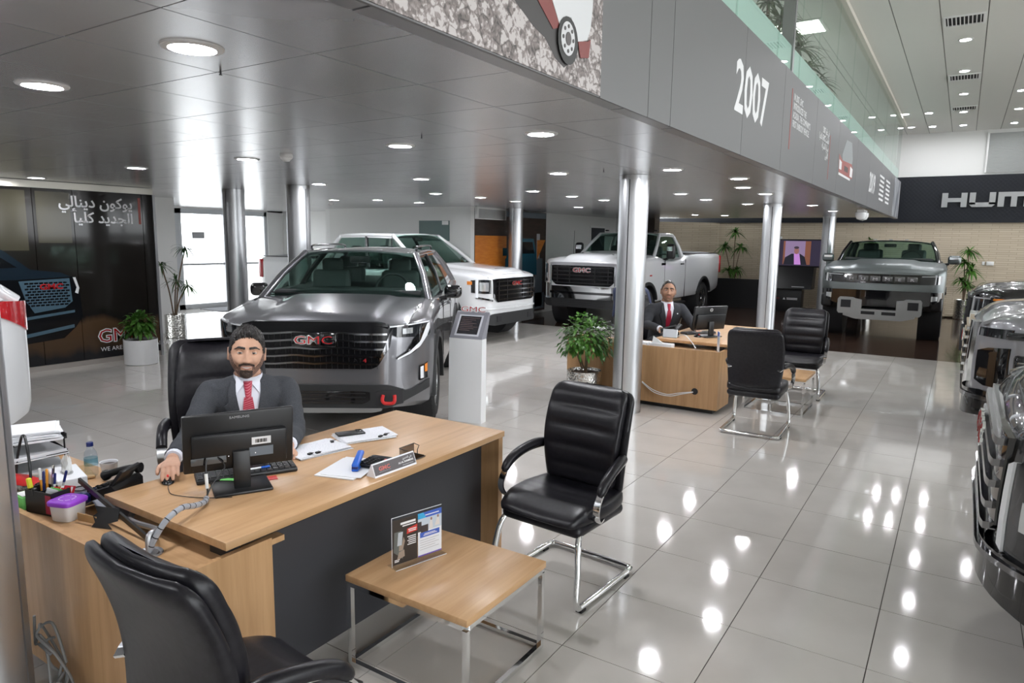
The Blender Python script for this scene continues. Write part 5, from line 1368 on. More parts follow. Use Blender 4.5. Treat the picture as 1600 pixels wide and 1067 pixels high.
c = Car('white heavy-duty regular-cab pickup with a chrome bumper behind the near column', (-5.24, 9.74, 0), -90.3, name='white_work_truck', cat='pickup', paint='car_white', hw=1.05, L=6.1, y0=0.68, a=0.26, p=2.2,
        top=[(0, 1.40), (0.3, 1.46), (0.9, 1.50), (1.6, 1.53), (2.3, 1.42), (3.2, 1.44), (3.5, 1.54), (5.9, 1.56), (6.1, 1.55)], bot=[(0, 0.56), (0.5, 0.50), (5.5, 0.50), (6.1, 0.6)], crown=0.05,
        wheels=(1.02, 4.75), R=0.42, RA=0.50, tw=0.28, bed=(3.55, 6.0, 1.0), ar=0.12, yr=0.97,
        cab=dict(xw=1.62, zw=1.50, xrf=2.30, xrr=3.15, xbb=3.36, zb=1.50, zr=2.05, wb=0.92, wr=0.74, panes=[(0.12, 0.88, 0.02, 0.92)], mirror=(2.02, 1.64, 0.20, 0.34, 'black'), mirror_cap='chrome', handles=(3.05,), handle_mat='black', seams=(1.95, 3.3), seats=(2.75,), bow=0.10))
c.body(); c.wheels(); c.cabin(); c.hood(0.06, 1.58, (0.80, 0.88), 0.05)
gr = pickup_front(c, 0.92, 1.34, 0.74, 0, 0, 'hd')
c.badge(1.20, 0.13, 1.45, 0.045, False)
c.patch('grille_hoop', [(0, 1.335, 1.40), (0.70, 1.335, 1.40), (0.78, 1.30, 1.38)], 0.022, 'car_silver', None, 'sym')
c.patch('grille_edge', [(0.73, 0.93, 1.34), (0.77, 0.93, 1.35)], 0.024, 'chrome', gr, 'both', n=4)
for sg in (1, -1):
    hl = c.patch('headlamp', [(0.79, 0.98, 1.34), (0.90, 0.98, 1.36), (1.02, 1.00, 1.35)], 0.014, 'lamp_dark', None, sg)
    c.patch('lamp_strip', [(0.80, 0.98, 1.355), (0.825, 0.98, 1.36)], 0.024, 'drl', hl, sg, n=4)
    c.patch('lamp_strip', [(0.98, 1.0, 1.36), (1.02, 1.0, 1.36)], 0.024, 'drl', hl, sg, n=4)
    c.patch('projector', [(0.86, 1.05, 1.16), (0.95, 1.05, 1.16)], 0.022, 'lamp_clear', hl, sg, n=6)
    MB().rbox((-6.04, sg * 1.03, 1.28), (0.12, 0.08, 0.46), 0.03, 2).build('tail_lamp', 'tail_red', c.e)
    MB().rbox((-1.12, sg * 1.065, 1.13), (0.10, 0.012, 0.03), 0.004, 1).build('side_marker', 'red', c.e)
    MB().rbox((-0.30 - 1.55, sg * 1.055, 1.36), (0.24, 0.012, 0.05), 0.004, 1).build('fender_badge', 'black_gloss', c.e)
MB().rbox((-0.48, 0, 1.565), (0.07, 0.95, 0.02), 0.006, 1).build('bonnet_vent', 'black', c.e)
bp = c.patch('chrome_bumper', [(0, 0.64, 0.90), (0.72, 0.64, 0.90), (0.80, 0.62, 0.96), (1.05, 0.64, 0.94)], 0.05, 'chrome', None, 'sym', n=40)
c.patch('bumper_slot', [(0, 0.74, 0.79), (0.75, 0.74, 0.79)], 0.056, 'black_gloss', bp, 'sym')
lb = c.patch('lower_bumper', [(0, 0.46, 0.64), (0.85, 0.46, 0.64), (1.02, 0.52, 0.64)], 0.03, 'cladding', None, 'sym')
c.bars('intake_bar', 4, 0.49, 0.61, lambda z: 0.55, 0.036, 'black', 0.012, lb)
for y in (-0.62, -0.3, 0.0, 0.3, 0.62):
    MB().rbox((-2.42, y, 2.10), (0.09, 0.07, 0.03), 0.01, 2).build('roof_marker', 'black', c.e)
MB().tube([(-1.35, -0.95, 1.5), (-1.37, -0.95, 2.08)], [0.006, 0.003], 6).build('aerial', 'black', c.e)
for sg in (1, -1):
    MB().rbox((-2.9, sg * 0.98, 0.42), (1.1, 0.14, 0.06), 0.02, 2).build('side_step', 'black', c.e)

# ---- grey electric off-road truck
c = Car('satin grey off-road truck with a light bar nose on the dark wood floor', (0.10, 12.0, 0), -88.6, name='offroad_truck', cat='pickup', paint='car_satin', hw=1.08, L=5.5, y0=0.88, a=0.20, p=2.0, lean=0.12, zl=1.1,
        top=[(0, 1.38), (0.25, 1.43), (0.8, 1.47), (1.4, 1.50), (2.2, 1.42), (3.7, 1.42), (4.0, 1.44), (5.5, 1.44)], bot=[(0, 0.92), (0.12, 0.80), (0.4, 0.55), (5.0, 0.5), (5.5, 0.7)], crown=0.03, shoulder=0.07,
        wheels=(0.92, 4.36), R=0.445, RA=0.53, tw=0.33, bed=(4.15, 5.4, 1.0), ar=0.1, yr=1.0,
        cab=dict(xw=1.36, zw=1.50, xrf=1.98, xrr=3.60, xbb=4.0, zb=1.44, zr=1.94, wb=0.93, wr=0.78, panes=[(0.10, 0.46, 0.02, 0.46), (0.51, 0.88, 0.52, 0.95)], mirror=(1.78, 1.56, 0.24, 0.18, 'car_satin'), mirror_cap='chrome', handles=(2.7, 3.7), seams=(1.7, 2.8), seats=(2.4, 3.2), pillar='black_gloss', roofmat='black_gloss', bow=0.08))
c.body(); c.wheels(); c.cabin(); c.hood(0.05, 1.30, (0.86, 0.90), 0.03)
lbz = c.patch('light_bar', [(0, 1.11, 1.29), (0.62, 1.11, 1.29), (0.95, 1.12, 1.30), (1.02, 1.15, 1.28)], 0.014, 'black_gloss', None, 'sym', n=40)
for k in range(6):
    y = -0.525 + k * 0.21
    MB().rbox((0.02, y, 1.20), (0.02, 0.175, 0.10), 0.01, 2).build('light_segment', P('dim_segment', (0.10, 0.10, 0.10), 0.15, coat=1.0) if k == 0 else bpy.data.materials['dim_segment'], lbz, T=Matrix.Translation((-0.012, 0, 0)))
F = frame3((0.026, 0, 1.165), (0, 1, 0), (-0.12, 0, 1))
for k, chh in enumerate('HUMMER'):
    text('lettering', chh, 0.075, 'text_grey', F @ Matrix.Translation((-0.525 + k * 0.21, 0, 0)), lbz, align='CENTER', sx=1.6, ext=0.003)
for sg in (1, -1):
    hl = c.patch('headlamp', [(0.66, 1.13, 1.275), (0.98, 1.13, 1.28)], 0.022, 'lamp_dark', lbz, sg, n=12)
    c.patch('lamp_strip', [(0.95, 1.12, 1.29), (0.985, 1.13, 1.285)], 0.030, 'drl', hl, sg, n=5)
    c.patch('lamp_strip', [(0.68, 1.255, 1.27), (0.96, 1.265, 1.28)], 0.030, 'text_grey', hl, sg, n=8)
low = c.patch('lower_bumper', [(0, 0.66, 0.975), (0.60, 0.66, 0.975), (0.85, 0.72, 0.975), (1.05, 0.84, 0.97)], 0.03, 'black_gloss', None, 'sym', n=40, back=0.25)
for sg in (1, -1):
    pd = c.patch('hook_frame', [(0.42, 0.52, 0.80), (0.46, 0.50, 0.82), (0.70, 0.50, 0.82), (0.73, 0.54, 0.78)], 0.10, 'skid', low, sg, n=10, back=0.0)
    c.patch('hook_opening', [(0.49, 0.62, 0.77), (0.67, 0.62, 0.77)], 0.108, 'black_matte', pd, sg, n=6)
    c.patch('skid_arm', [(0.30, 0.50, 0.78), (0.43, 0.50, 0.80)], 0.095, 'skid', low, sg, n=6, back=0.0)
    c.patch('fog_lamp', [(0.86, 0.80, 0.90), (0.96, 0.82, 0.90)], 0.045, 'lamp_clear', low, sg, n=6)
    MB().rbox((-0.22, sg * 0.95, 0.74), (0.36, 0.22, 0.28), 0.06, 3).build('bumper_corner', 'black', c.e)
sk = c.patch('skid_plate', [(0, 0.40, 0.60), (0.40, 0.40, 0.60), (0.62, 0.46, 0.56)], 0.085, 'skid', low, 'sym', back=0.2)
for sg in (1, -1):
    c.patch('skid_slot', [(0.06, 0.50, 0.56), (0.32, 0.50, 0.56)], 0.092, 'black_matte', sk, sg, n=6)
for y in (-0.30, 0.0, 0.30):
    MB().rbox((-1.96, y, 1.965), (0.05, 0.07, 0.02), 0.006, 1).build('roof_marker', 'lamp_clear', c.e)
MB().box((-0.45, 0, 0.62), (0.3, 1.5, 0.3)).build('underbody', 'black_matte', c.e, smooth=0)

# ---- noses at the right edge and the tail at the left edge
def big_suv(lab, name, loc, a, pm, cat='suv', bot=[(0, 0.30), (0.15, 0.24), (0.6, 0.24), (4.7, 0.28), (5.33, 0.45)]):
    c = Car(lab, loc, a, name=name, cat=cat, paint=pm, hw=1.03, L=5.33, y0=0.52, a=0.34, p=2.1, lean=0.06, zl=0.8,
            top=[(0, 1.15), (0.25, 1.215), (0.7, 1.26), (1.45, 1.31), (2.6, 1.24), (4.6, 1.26), (5.33, 1.2)], bot=bot, crown=0.05,
            wheels=(0.98, 4.05), R=0.41, RA=0.465, tw=0.28, flare=False,
            cab=dict(xw=1.45, zw=1.30, xrf=2.25, xrr=4.75, xbb=5.15, zb=1.28, zr=1.88, wb=0.90, wr=0.70, panes=[(0.10, 0.36, 0.02, 0.36), (0.40, 0.64, 0.40, 0.66)], quarter=0.68, mirror=(1.9, 1.36, 0.22, 0.20, pm), handles=(2.75, 3.75), seams=(1.8, 2.95, 4.0), seats=(2.5, 3.4), bow=0.12, glass='glass_dark'))
    c.body(); c.wheels(); c.cabin(); c.hood(0.06, 1.42, (0.80, 0.88), 0.03)
    return c
c = big_suv('pale grey suv with a tall chrome grille at the right edge, nose pointing left', 'pale_suv', (1.53, 5.40, 0), 180, 'car_silver')
gr = c.patch('grille', [(0, 0.56, 1.13), (0.52, 0.56, 1.13), (0.62, 0.62, 1.12)], 0.03, 'black_gloss', None, 'sym', n=36)
c.patch('grille_frame', [(0.56, 0.52, 1.15), (0.68, 0.56, 1.14)], 0.035, 'chrome', gr, 'both', n=8)
c.bars('grille_bar', 6, 0.62, 1.06, lambda z: 0.55, 0.058, 'chrome', 0.026, gr)
c.badge(0.90, 0.13, 1.5, 0.065, False)
for sg in (1, -1):
    hl = c.patch('headlamp', [(0.74, 1.02, 1.10), (1.0, 1.02, 1.11)], 0.012, 'lamp_dark', None, sg)
    sl = MB().rbox((-0.43, sg * 1.0, 1.055), (0.34, 0.10, 0.07), 0.02, 2).build('side_lamp', 'lamp_dark', hl)
    ai = c.patch('air_curtain', [(0.76, 0.60, 0.88), (0.86, 0.56, 0.92), (1.0, 0.56, 0.94)], 0.014, 'black_gloss', None, sg)
    c.bars('curtain_blade', 3, 0.66, 0.86, lambda z: 0.0, 0.0, 'chrome_dark', 0.0, ai) if False else None
    MB().rbox((-0.46, sg * 1.003, 0.74), (0.26, 0.09, 0.30), 0.03, 2).build('side_intake', 'black_gloss', ai)
    for z in (0.66, 0.74, 0.82):
        MB().rbox((-0.46, sg * 1.047, z), (0.20, 0.012, 0.014), 0.004, 1).build('intake_blade', 'chrome', ai)
lb = c.patch('lower_bumper', [(0, 0.25, 0.50), (0.7, 0.25, 0.50), (0.85, 0.27, 0.52), (1.02, 0.30, 0.50)], 0.03, 'black_gloss', None, 'sym', n=36)
c.patch('bumper_strip', [(0, 0.42, 0.46), (0.98, 0.42, 0.46)], 0.045, 'chrome_dark', lb, 'sym')
c = big_suv('glossy black suv at the lower right edge, chrome-barred nose pointing left', 'black_suv', (1.60, 0.85, 0), 180, 'car_black', bot=[(0, 0.50), (0.15, 0.42), (0.5, 0.34), (4.7, 0.32), (5.33, 0.45)])
gr = c.patch('grille', [(0, 0.62, 1.10), (0.55, 0.62, 1.10), (0.66, 0.70, 1.08)], 0.02, 'black_gloss', None, 'sym', n=36)
c.bars('grille_bar', 5, 0.68, 1.05, lambda z: 0.62, 0.045, 'chrome_dark', 0.03, gr)
c.badge(0.93, 0.14, 1.5, 0.06, False)
for sg in (1, -1):
    hl = c.patch('headlamp', [(0.68, 0.64, 0.98), (0.80, 0.60, 1.02), (1.0, 0.62, 1.04)], 0.014, 'lamp_dark', None, sg)
    c.patch('lamp_strip', [(0.70, 0.64, 0.98), (0.73, 0.62, 1.0)], 0.024, 'drl', hl, sg, n=4)
    c.patch('projector', [(0.80, 0.74, 0.86), (0.90, 0.74, 0.86)], 0.022, 'lamp_clear', hl, sg, n=5)
lb = c.patch('lower_bumper', [(0, 0.46, 0.62), (0.6, 0.45, 0.62), (0.85, 0.40, 0.61), (1.02, 0.36, 0.58)], 0.04, 'black_gloss', None, 'sym', n=36)
c.patch('bumper_strip', [(0, 0.575, 0.60), (0.98, 0.565, 0.59)], 0.055, 'chrome_dark', lb, 'sym')
c = big_suv('black truck behind the pale grey suv at the right edge', 'black_truck', (1.52, 10.1, 0), 180, 'car_black', 'truck')
gr = c.patch('grille', [(0, 0.62, 1.10), (0.60, 0.62, 1.10), (0.70, 0.70, 1.08)], 0.02, 'black_matte', None, 'sym', n=30)
c.bars('grille_bar', 4, 0.70, 1.04, lambda z: 0.64, 0.04, 'chrome_dark', 0.03, gr)
for sg in (1, -1):
    hl = c.patch('headlamp', [(0.74, 0.86, 1.10), (1.0, 0.86, 1.11)], 0.014, 'lamp_dark', None, sg)
    for z0, z1 in ((0.87, 0.89), (1.08, 1.10)):
        c.patch('lamp_strip', [(0.76, z0, z1), (0.98, z0, z1)], 0.024, 'text_grey', hl, sg, n=6)
    c.patch('lamp_strip', [(0.76, 0.87, 1.10), (0.785, 0.87, 1.10)], 0.024, 'text_grey', hl, sg, n=3)
    MB().rbox((-0.40, sg * 1.02, 1.08), (0.2, 0.05, 0.03), 0.008, 1).build('side_marker', 'amber', c.e)
c.patch('lower_bumper', [(0, 0.25, 0.55), (0.8, 0.25, 0.55), (1.02, 0.32, 0.55)], 0.05, 'black_matte', None, 'sym', n=30)

ha = math.radians(-71); L_ = 4.75
c = Car('white suv whose rear corner and red tail lamp show at the left edge', (-5.76 + L_ * math.cos(ha), -0.93 + L_ * math.sin(ha), 0), -71, name='white_suv', cat='suv', paint='car_white', hw=0.98, L=L_, y0=0.5, a=0.4, p=2.1,
        top=[(0, 1.08), (0.5, 1.15), (1.3, 1.22), (2.5, 1.24), (4.3, 1.34), (4.75, 1.28)], bot=[(0, 0.28), (4.2, 0.26), (4.75, 0.36)], crown=0.04, ar=0.30, yr=0.78,
        wheels=(0.9, 3.70), R=0.36, RA=0.41, tw=0.24, flare=False,
        cab=dict(xw=1.2, zw=1.22, xrf=2.0, xrr=4.1, xbb=4.6, zb=1.34, zr=1.80, wb=0.86, wr=0.64, panes=[(0.10, 0.38, 0.02, 0.40), (0.42, 0.68, 0.44, 0.78)], quarter=0.72, mirror=(1.7, 1.28, 0.2, 0.16, 'car_white'), handles=(2.5, 3.4), seams=(1.6, 2.7), seats=(2.3, 3.2), bow=0.12, glass='glass_dark'))
c.body(); c.wheels(); c.cabin()
for sg in (1, -1):
    pts = []
    def tl(u, v):
        d = 4.32 + 0.40 * u; y = c.plan(d) + 0.012
        return (-d, sg * y, 1.34 - 0.03 * u - (0.10 + 0.14 * u) * v)
    MB().grid(tl, 10, 4, 0.06, (0.3, -sg, 0)).build('tail_lamp', 'tail_red', c.e)
# ------------------------------------------------------------------ people
def sstep(a, b, x):
    t = min(1, max(0, (x - a) / (b - a))); return t * t * (3 - 2 * t)
def gs(x, s_): return math.exp(-(x / s_) ** 2)
def head_point(th, ph, off=0.0, smile=0.0):
    """a face: th azimuth (0 = front), ph elevation; half sizes in metres for a head 0.24 m tall"""
    a, b, c = 0.098, 0.077, 0.120
    x, y, z = a * math.cos(ph) * math.cos(th), b * math.cos(ph) * math.sin(th), c * math.sin(ph)
    fr = sstep(-0.2, 0.6, math.cos(th) * math.cos(ph))      # 1 on the face
    if z < 0:
        k = -z / c
        y *= 1 - 0.20 * k ** 1.6 + 0.26 * k * (1 - k) * 1.0
        if x > 0: x *= 1 + 0.10 * k * (1 - k)
        else: x *= 1 - 0.30 * k
        # squared chin
        if k > 0.6: x += 0.020 * (k - 0.6) / 0.4 * fr
    else:
        k = z / c
        y *= 1 + 0.10 * k * (1 - k)
        if x < 0: x *= 1 + 0.10 * (1 - k)
        if x > 0: x *= 1 + 0.05 * k
    r = Vector((x, y, z)); n = Vector((x / a ** 2, y / b ** 2, z / c ** 2)).normalized()
    d = 0.0
    ay = abs(y)
    d -= 0.0125 * gs(ay - 0.031, 0.015) * gs(z - 0.010, 0.011) * fr         # eye sockets
    d += 0.0050 * gs(ay - 0.028, 0.022) * gs(z - 0.030, 0.008) * fr         # brow
    d -= 0.0030 * gs(ay, 0.010) * gs(z - 0.022, 0.010) * fr
    d += 0.0040 * gs(ay - 0.045, 0.016) * gs(z + 0.022, 0.016) * fr         # cheek bones
    d += (0.004 + 0.004 * smile) * gs(ay - 0.034, 0.014) * gs(z + 0.034, 0.014) * fr
    d -= 0.003 * gs(ay - 0.046, 0.012) * gs(z + 0.064, 0.016) * fr
    d += 0.0060 * gs(ay, 0.020) * gs(z + 0.104, 0.014) * fr                  # chin
    d -= 0.0035 * gs(ay, 0.022) * gs(z + 0.086, 0.007) * fr
    r = r + n * (d + off)
    # nose
    if x > 0:
        t = min(1, max(0, (0.022 - z) / 0.056))
        prof = (0.006 + 0.021 * t) * (1 - sstep(0.034, 0.044, -z)) * sstep(-0.034, -0.010, -z)
        wdt = 0.0065 + 0.0060 * t
        nose = prof * gs(ay, wdt) + 0.008 * gs(ay - 0.0125, 0.006) * gs(z + 0.031, 0.008)
        r.x += nose * fr
        # lips
        m = 0.0055 * gs(ay, 0.020) * (gs(z + 0.056, 0.005) + gs(z + 0.069, 0.0055)) - 0.004 * gs(ay, 0.022) * gs(z + 0.0625 - 0.25 * smile * ay * ay / 0.024, 0.0025)
        r.x += m * fr
    return r
def head_grid(off=0.0, nu=112, nv=88, smile=0.0):
    return [[head_point(-PI + 2 * PI * i / nu, -PI / 2 + PI * j / nv, off if not callable(off) else 0, smile) for j in range(nv + 1)] for i in range(nu)], nu, nv
def shell(T, mask, thick, smile=0.0, nu=160, nv=120):
    """piece of the head's surface where mask > 0, raised by thick * mask"""
    b = MB(); idx = {}
    val = {}
    for i in range(nu):
        for j in range(nv + 1):
            th, ph = -PI + 2 * PI * i / nu, -PI / 2 + PI * j / nv
            p = head_point(th, ph, 0, smile)
            m = mask(th, ph, p)
            if m > -0.15:
                c = Vector((p.x / 0.098 ** 2, p.y / 0.077 ** 2, p.z / 0.12 ** 2)).normalized()
                h = thick(th, ph, p) if callable(thick) else thick
                idx[i, j] = len(b.v); b.v.append(tuple(T @ (p + c * (h * min(1, m) if m > 0 else -0.003))))
    for i in range(nu):
        for j in range(nv):
            q = [(i, j), ((i + 1) % nu, j), ((i + 1) % nu, j + 1), (i, j + 1)]
            if all(k in idx for k in q): b.f.append(tuple(idx[k] for k in q))
    return b
def remeshed(name, b, voxel, mat, parent, smooth_it=2):
    o = b.build(name, None, None, smooth=0)
    md = o.modifiers.new('r', 'REMESH'); md.mode = 'VOXEL'; md.voxel_size = voxel; md.use_smooth_shade = True
    if smooth_it:
        ms = o.modifiers.new('s', 'SMOOTH'); ms.iterations = smooth_it; ms.factor = 0.5
    dg = bpy.context.evaluated_depsgraph_get(); dg.update()
    me = bpy.data.meshes.new_from_object(o.evaluated_get(dg))
    bpy.data.objects.remove(o)
    me.materials.clear(); me.name = name
    me.polygons.foreach_set('use_smooth', [True] * len(me.polygons))
    return link(name, me, mat, parent)
def hand(b, W, d, n, side, curl=0.5, s_=1.0, spread=1.0):
    """wrist W, direction d of the fingers, n = back-of-hand normal, side = +1 thumb on the +lateral side"""
    W = Vector(W); d = Vector(d).normalized(); n = Vector(n); n = (n - d * n.dot(d)).normalized(); l = d.cross(n).normalized() * side
    rings = []
    for t, w, h in ((0.0, 0.027, 0.019), (0.02, 0.030, 0.018), (0.05, 0.038, 0.016), (0.080, 0.041, 0.014), (0.098, 0.038, 0.011)):
        rings.append([W + d * (t * s_) + (l * (w * math.cos(a)) + n * (h * math.sin(a))) * s_ for a in [2 * PI * k / 14 for k in range(14)]])
    b.loft(rings)
    for k, (ly, L) in enumerate(((0.029, 0.072), (0.010, 0.082), (-0.010, 0.076), (-0.029, 0.058))):
        base = W + (d * 0.088 + l * ly) * s_
        dd = (d + l * (ly * 1.6 * spread)).normalized()
        pts = [base]; ang = 0.10
        for q, fr in enumerate((0.45, 0.32, 0.23)):
            ang += curl * (0.35, 0.75, 0.6)[q]
            pts.append(pts[-1] + (dd * math.cos(ang) - n * math.sin(ang)) * (L * fr * s_))
        b.tube([base - d * 0.02 * s_] + pts, [0.0085 * s_, 0.0092 * s_, 0.0085 * s_, 0.008 * s_, 0.0062 * s_], 10)
    tb = W + (d * 0.028 + l * 0.030) * s_
    b.tube([tb - l * 0.012 * s_, tb + (d * 0.026 + l * 0.018 - n * 0.006) * s_, tb + (d * 0.052 + l * 0.024 - n * 0.014) * s_, tb + (d * 0.074 + l * 0.022 - n * 0.018) * s_], [0.014 * s_, 0.0115 * s_, 0.0098 * s_, 0.0075 * s_], 10)

def person(lab, loc, hd, o):
    e = empty('person', loc, math.radians(hd), lab, 'person')
    hs = o.get('hs', 1.1)
    H = Vector(o['head'])
    HT = Matrix.Translation(H) @ Matrix.Rotation(math.radians(o.get('yaw', 0)), 4, 'Z') @ Matrix.Rotation(math.radians(o.get('pitch', 0)), 4, 'Y') @ Matrix.Rotation(math.radians(o.get('roll', 0)), 4, 'X') @ Matrix.Scale(hs, 4)
    smile = o.get('smile', 0)
    # torso sections: (z, centre x, half depth, half width)
    TS = o['torso']
    def tor(z, k):
        return smooth_tab([(t[0], t[k]) for t in TS], z)
    zs = [TS[0][0] + (TS[-1][0] - TS[0][0]) * i / 40 for i in range(41)]
    def torso(b, gx, gy, z0=None, z1=None, n=36):
        rings = []
        for z in zs:
            if (z0 is not None and z < z0) or (z1 is not None and z > z1): continue
            ring = []
            for k in range(n):
                a = 2 * PI * k / n
                cx, sy = math.cos(a), math.sin(a)
                ring.append((tor(z, 1) + (tor(z, 2) + gx) * math.copysign(abs(cx) ** 0.8, cx), (tor(z, 3) + gy) * math.copysign(abs(sy) ** 0.9, sy), z))
            rings.append(ring)
        b.loft(rings)
    def front(y, z, off):
        w = tor(z, 3); q = min(0.99, abs(y) / w)
        sy = q ** (1 / 0.9); cx = math.sqrt(max(0, 1 - sy * sy)) ** 0.8
        return Vector((tor(z, 1) + (tor(z, 2)) * cx + off, y, z))
    # ---- skin: head, neck, trunk, arms and hands in one surface
    b = MB()
    g, nu, nv = head_grid(smile=smile)
    vs = [HT @ p for row in g for p in row]
    b.add(vs, [(i * (nv + 1) + j, ((i + 1) % nu) * (nv + 1) + j, ((i + 1) % nu) * (nv + 1) + j + 1, i * (nv + 1) + j + 1) for i in range(nu) for j in range(nv)])
    nb = Vector(o['neck'])
    b.tube([nb + Vector((-0.01, 0, -0.08)), nb, nb.lerp(HT @ Vector((-0.02, 0, -0.05)), 0.6), HT @ Vector((-0.015, 0, -0.03))], [0.075, 0.062 * hs, 0.056 * hs, 0.054 * hs], 20)
    for sd in (1, -1):
        ring = []
        for t, rx, rz in ((0, 0.010, 0.022), (0.5, 0.015, 0.031), (1, 0.013, 0.029)):
            ring.append([HT @ Vector((-0.012 + rx * math.cos(q) - 0.006 * t + (0.010 * math.sin(q) if t else 0) * -0.4, sd * (0.066 + 0.022 * t), -0.004 + rz * math.sin(q) * (1.0 if math.sin(q) > 0 else 1.15))) for q in [2 * PI * k / 14 for k in range(14)]])
        b.loft(ring)
    torso(b, -0.03, -0.035)
    for arm, sd in ((o['armL'], 1), (o['armR'], -1)):
        sh, el, wr = [Vector(p) for p in arm[:3]]
        b.tube([sh + Vector((0, -sd * 0.06, 0)), sh, sh.lerp(el, 0.5), el, el.lerp(wr, 0.35), el.lerp(wr, 0.8), wr, wr + (wr - el).normalized() * 0.02], [0.05, 0.052, 0.046, 0.040, 0.042, 0.031, 0.027, 0.026], 14)
        hand(b, wr, arm[3], arm[4], sd * arm[6], arm[5], o.get('hand', 1.05))
    body = remeshed('body', b, o.get('vox', 0.0035), o['skin'], e, 1)
    # ---- head details
    for sd in (1, -1):
        ec = Vector((0.0755, sd * 0.0305, 0.0085))
        ey = MB().lathe([(0.0125 * math.sin(PI * k / 12), -0.0125 * math.cos(PI * k / 12)) for k in range(13)], 18, T=HT @ Matrix.Translation(ec), cap=False).build('eye', 'eye_white', e, smooth=80)
        look = HT @ Matrix.Translation(ec) @ Matrix.Rotation(math.radians(o.get('gaze', 0)), 4, 'Z')
        MB().lathe([(0.0, 0.0132), (0.0045, 0.0127), (0.0066, 0.0114), (0.0070, 0.0100)], 16, T=look @ Matrix.Rotation(PI / 2, 4, 'Y'), cap=False).build('iris', 'iris', ey, smooth=80)
        for nm, a0, a1 in (('upper_eyelid', o.get('lid', (12, -20))[0], 100), ('lower_eyelid', -100, o.get('lid', (8, -20))[1])):
            rings = []
            for i in range(9):
                a = math.radians(a0 + (a1 - a0) * i / 8)
                rings.append([ec + Vector((math.cos(a) * math.cos(q), math.sin(q), math.sin(a) * math.cos(q))) * 0.0139 for q in [math.radians(-80 + 160 * k / 12) for k in range(13)]])
            MB().loft([[HT @ p for p in r] for r in rings], cap=False, closed=False).build(nm, o['skin'], e, smooth=80)
        def brow(th, ph, p, sd=sd):
            if p.x < 0.03: return -1
            y = p.y * sd
            if not 0.008 < y < 0.056: return -1
            zc = 0.0305 + 0.003 * sstep(0.01, 0.035, y) - 0.009 * sstep(0.038, 0.056, y)
            return (0.0064 * (1 - 0.45 * sstep(0.03, 0.056, y)) - abs(p.z - zc)) / 0.003
        shell(HT, brow, 0.0035, smile, 240, 200).build('eyebrow', 'hair', e, smooth=80)
    def hairm(th, ph, p):
        at_ = abs(th)
        line = lerp_tab(o['hairline'], math.degrees(at_)) + 0.003 * math.sin(th * 37) + 0.002 * math.sin(th * 61 + 1)
        return (p.z - line) / 0.016
    hb = shell(HT, hairm, o['hairthick'], smile)
    rg = random.Random(5)
    hb.v = [tuple(Vector(v) + Vector((rg.uniform(-1, 1), rg.uniform(-1, 1), rg.uniform(-1, 1))) * o.get('rough', 0.0016)) for v in hb.v]
    hb.build('hair', o.get('hairmat', 'hair'), e, smooth=80)
    if o.get('beard'):
        def bm_(th, ph, p):
            if abs(th) > 1.75: return -1
            ay = abs(p.y); z = p.z
            low = lerp_tab([(0.0, -0.074), (0.020, -0.0745), (0.028, -0.070), (0.040, -0.058), (0.056, -0.040), (0.066, -0.010), (0.075, 0.02), (0.09, 0.02)], ay)
            m1 = (low - z) / 0.004
            m2 = min((0.0068 - abs(z + 0.0455 + 0.35 * max(0, ay - 0.016))) / 0.003, (0.034 - ay) / 0.003) if p.x > 0.03 else -1
            m3 = min((0.006 - abs(ay - 0.031)) / 0.003, (0.012 - abs(z + 0.060)) / 0.003) if p.x > 0.03 else -1
            return max(m1, m2, m3)
        def dark(th, ph, p):
            ay = abs(p.y)
            chin = min((0.030 - ay) / 0.004, (-0.0745 - p.z) / 0.003)
            soul = min((0.008 - ay) / 0.002, (-0.071 - p.z) / 0.002)
            m2 = min((0.0068 - abs(p.z + 0.0455 + 0.35 * max(0, ay - 0.016))) / 0.003, (0.036 - ay) / 0.003) if p.x > 0.03 else -1
            return max(chin, soul, m2) if abs(th) < 1.2 else -1
        shell(HT, bm_, 0.0020, smile, 240, 200).build('jaw_stubble', o.get('jaw', o['beard']), e, smooth=80)
        shell(HT, dark, 0.0034, smile, 240, 200).build('beard', o['beard'], e, smooth=80)
    def lipm(th, ph, p):
        if p.x < 0.04: return -1
        ay = abs(p.y); zc = -0.0625 + 9.0 * smile * ay * ay
        return (0.0080 * (1 - (ay / (0.027 + 0.006 * smile)) ** 2) - abs(p.z - zc)) / 0.003
    shell(HT, lipm, 0.0012, smile, 240, 200).build('lips', 'lip', e, smooth=80)
    if smile:
        def tm(th, ph, p):
            if p.x < 0.04: return -1
            ay = abs(p.y); zc = -0.0615 + 9.0 * smile * ay * ay
            return (0.0046 * (1 - (ay / 0.027) ** 2) - abs(p.z - zc)) / 0.002
        shell(HT, tm, 0.0030, smile, 240, 200).build('teeth', 'teeth', e, smooth=80)
    # ---- jacket
    b = MB()
    torso(b, 0.0, 0.0)
    for arm, sd in ((o['armL'], 1), (o['armR'], -1)):
        sh, el, wr = [Vector(p) for p in arm[:3]]
        cu = el.lerp(wr, 0.90)
        pts = catmull([sh + Vector((-0.01, -sd * 0.09, 0.012)), sh + Vector((0, -sd * 0.012, 0.004)), sh.lerp(el, 0.33), sh.lerp(el, 0.7), el, el.lerp(wr, 0.4), cu], 4)
        rs = [0.062, 0.073, 0.065, 0.060, 0.057, 0.052, 0.045]
        rr = []
        for i in range(len(pts)):
            t = i / 4; k = min(int(t), len(rs) - 2); rr.append(rs[k] + (rs[k + 1] - rs[k]) * (t - k) + 0.0025 * math.sin(i * 1.9))
        b.tube(pts, rr, 18)
    jk = remeshed('jacket', b, 0.008, o['suit'], e, 3)
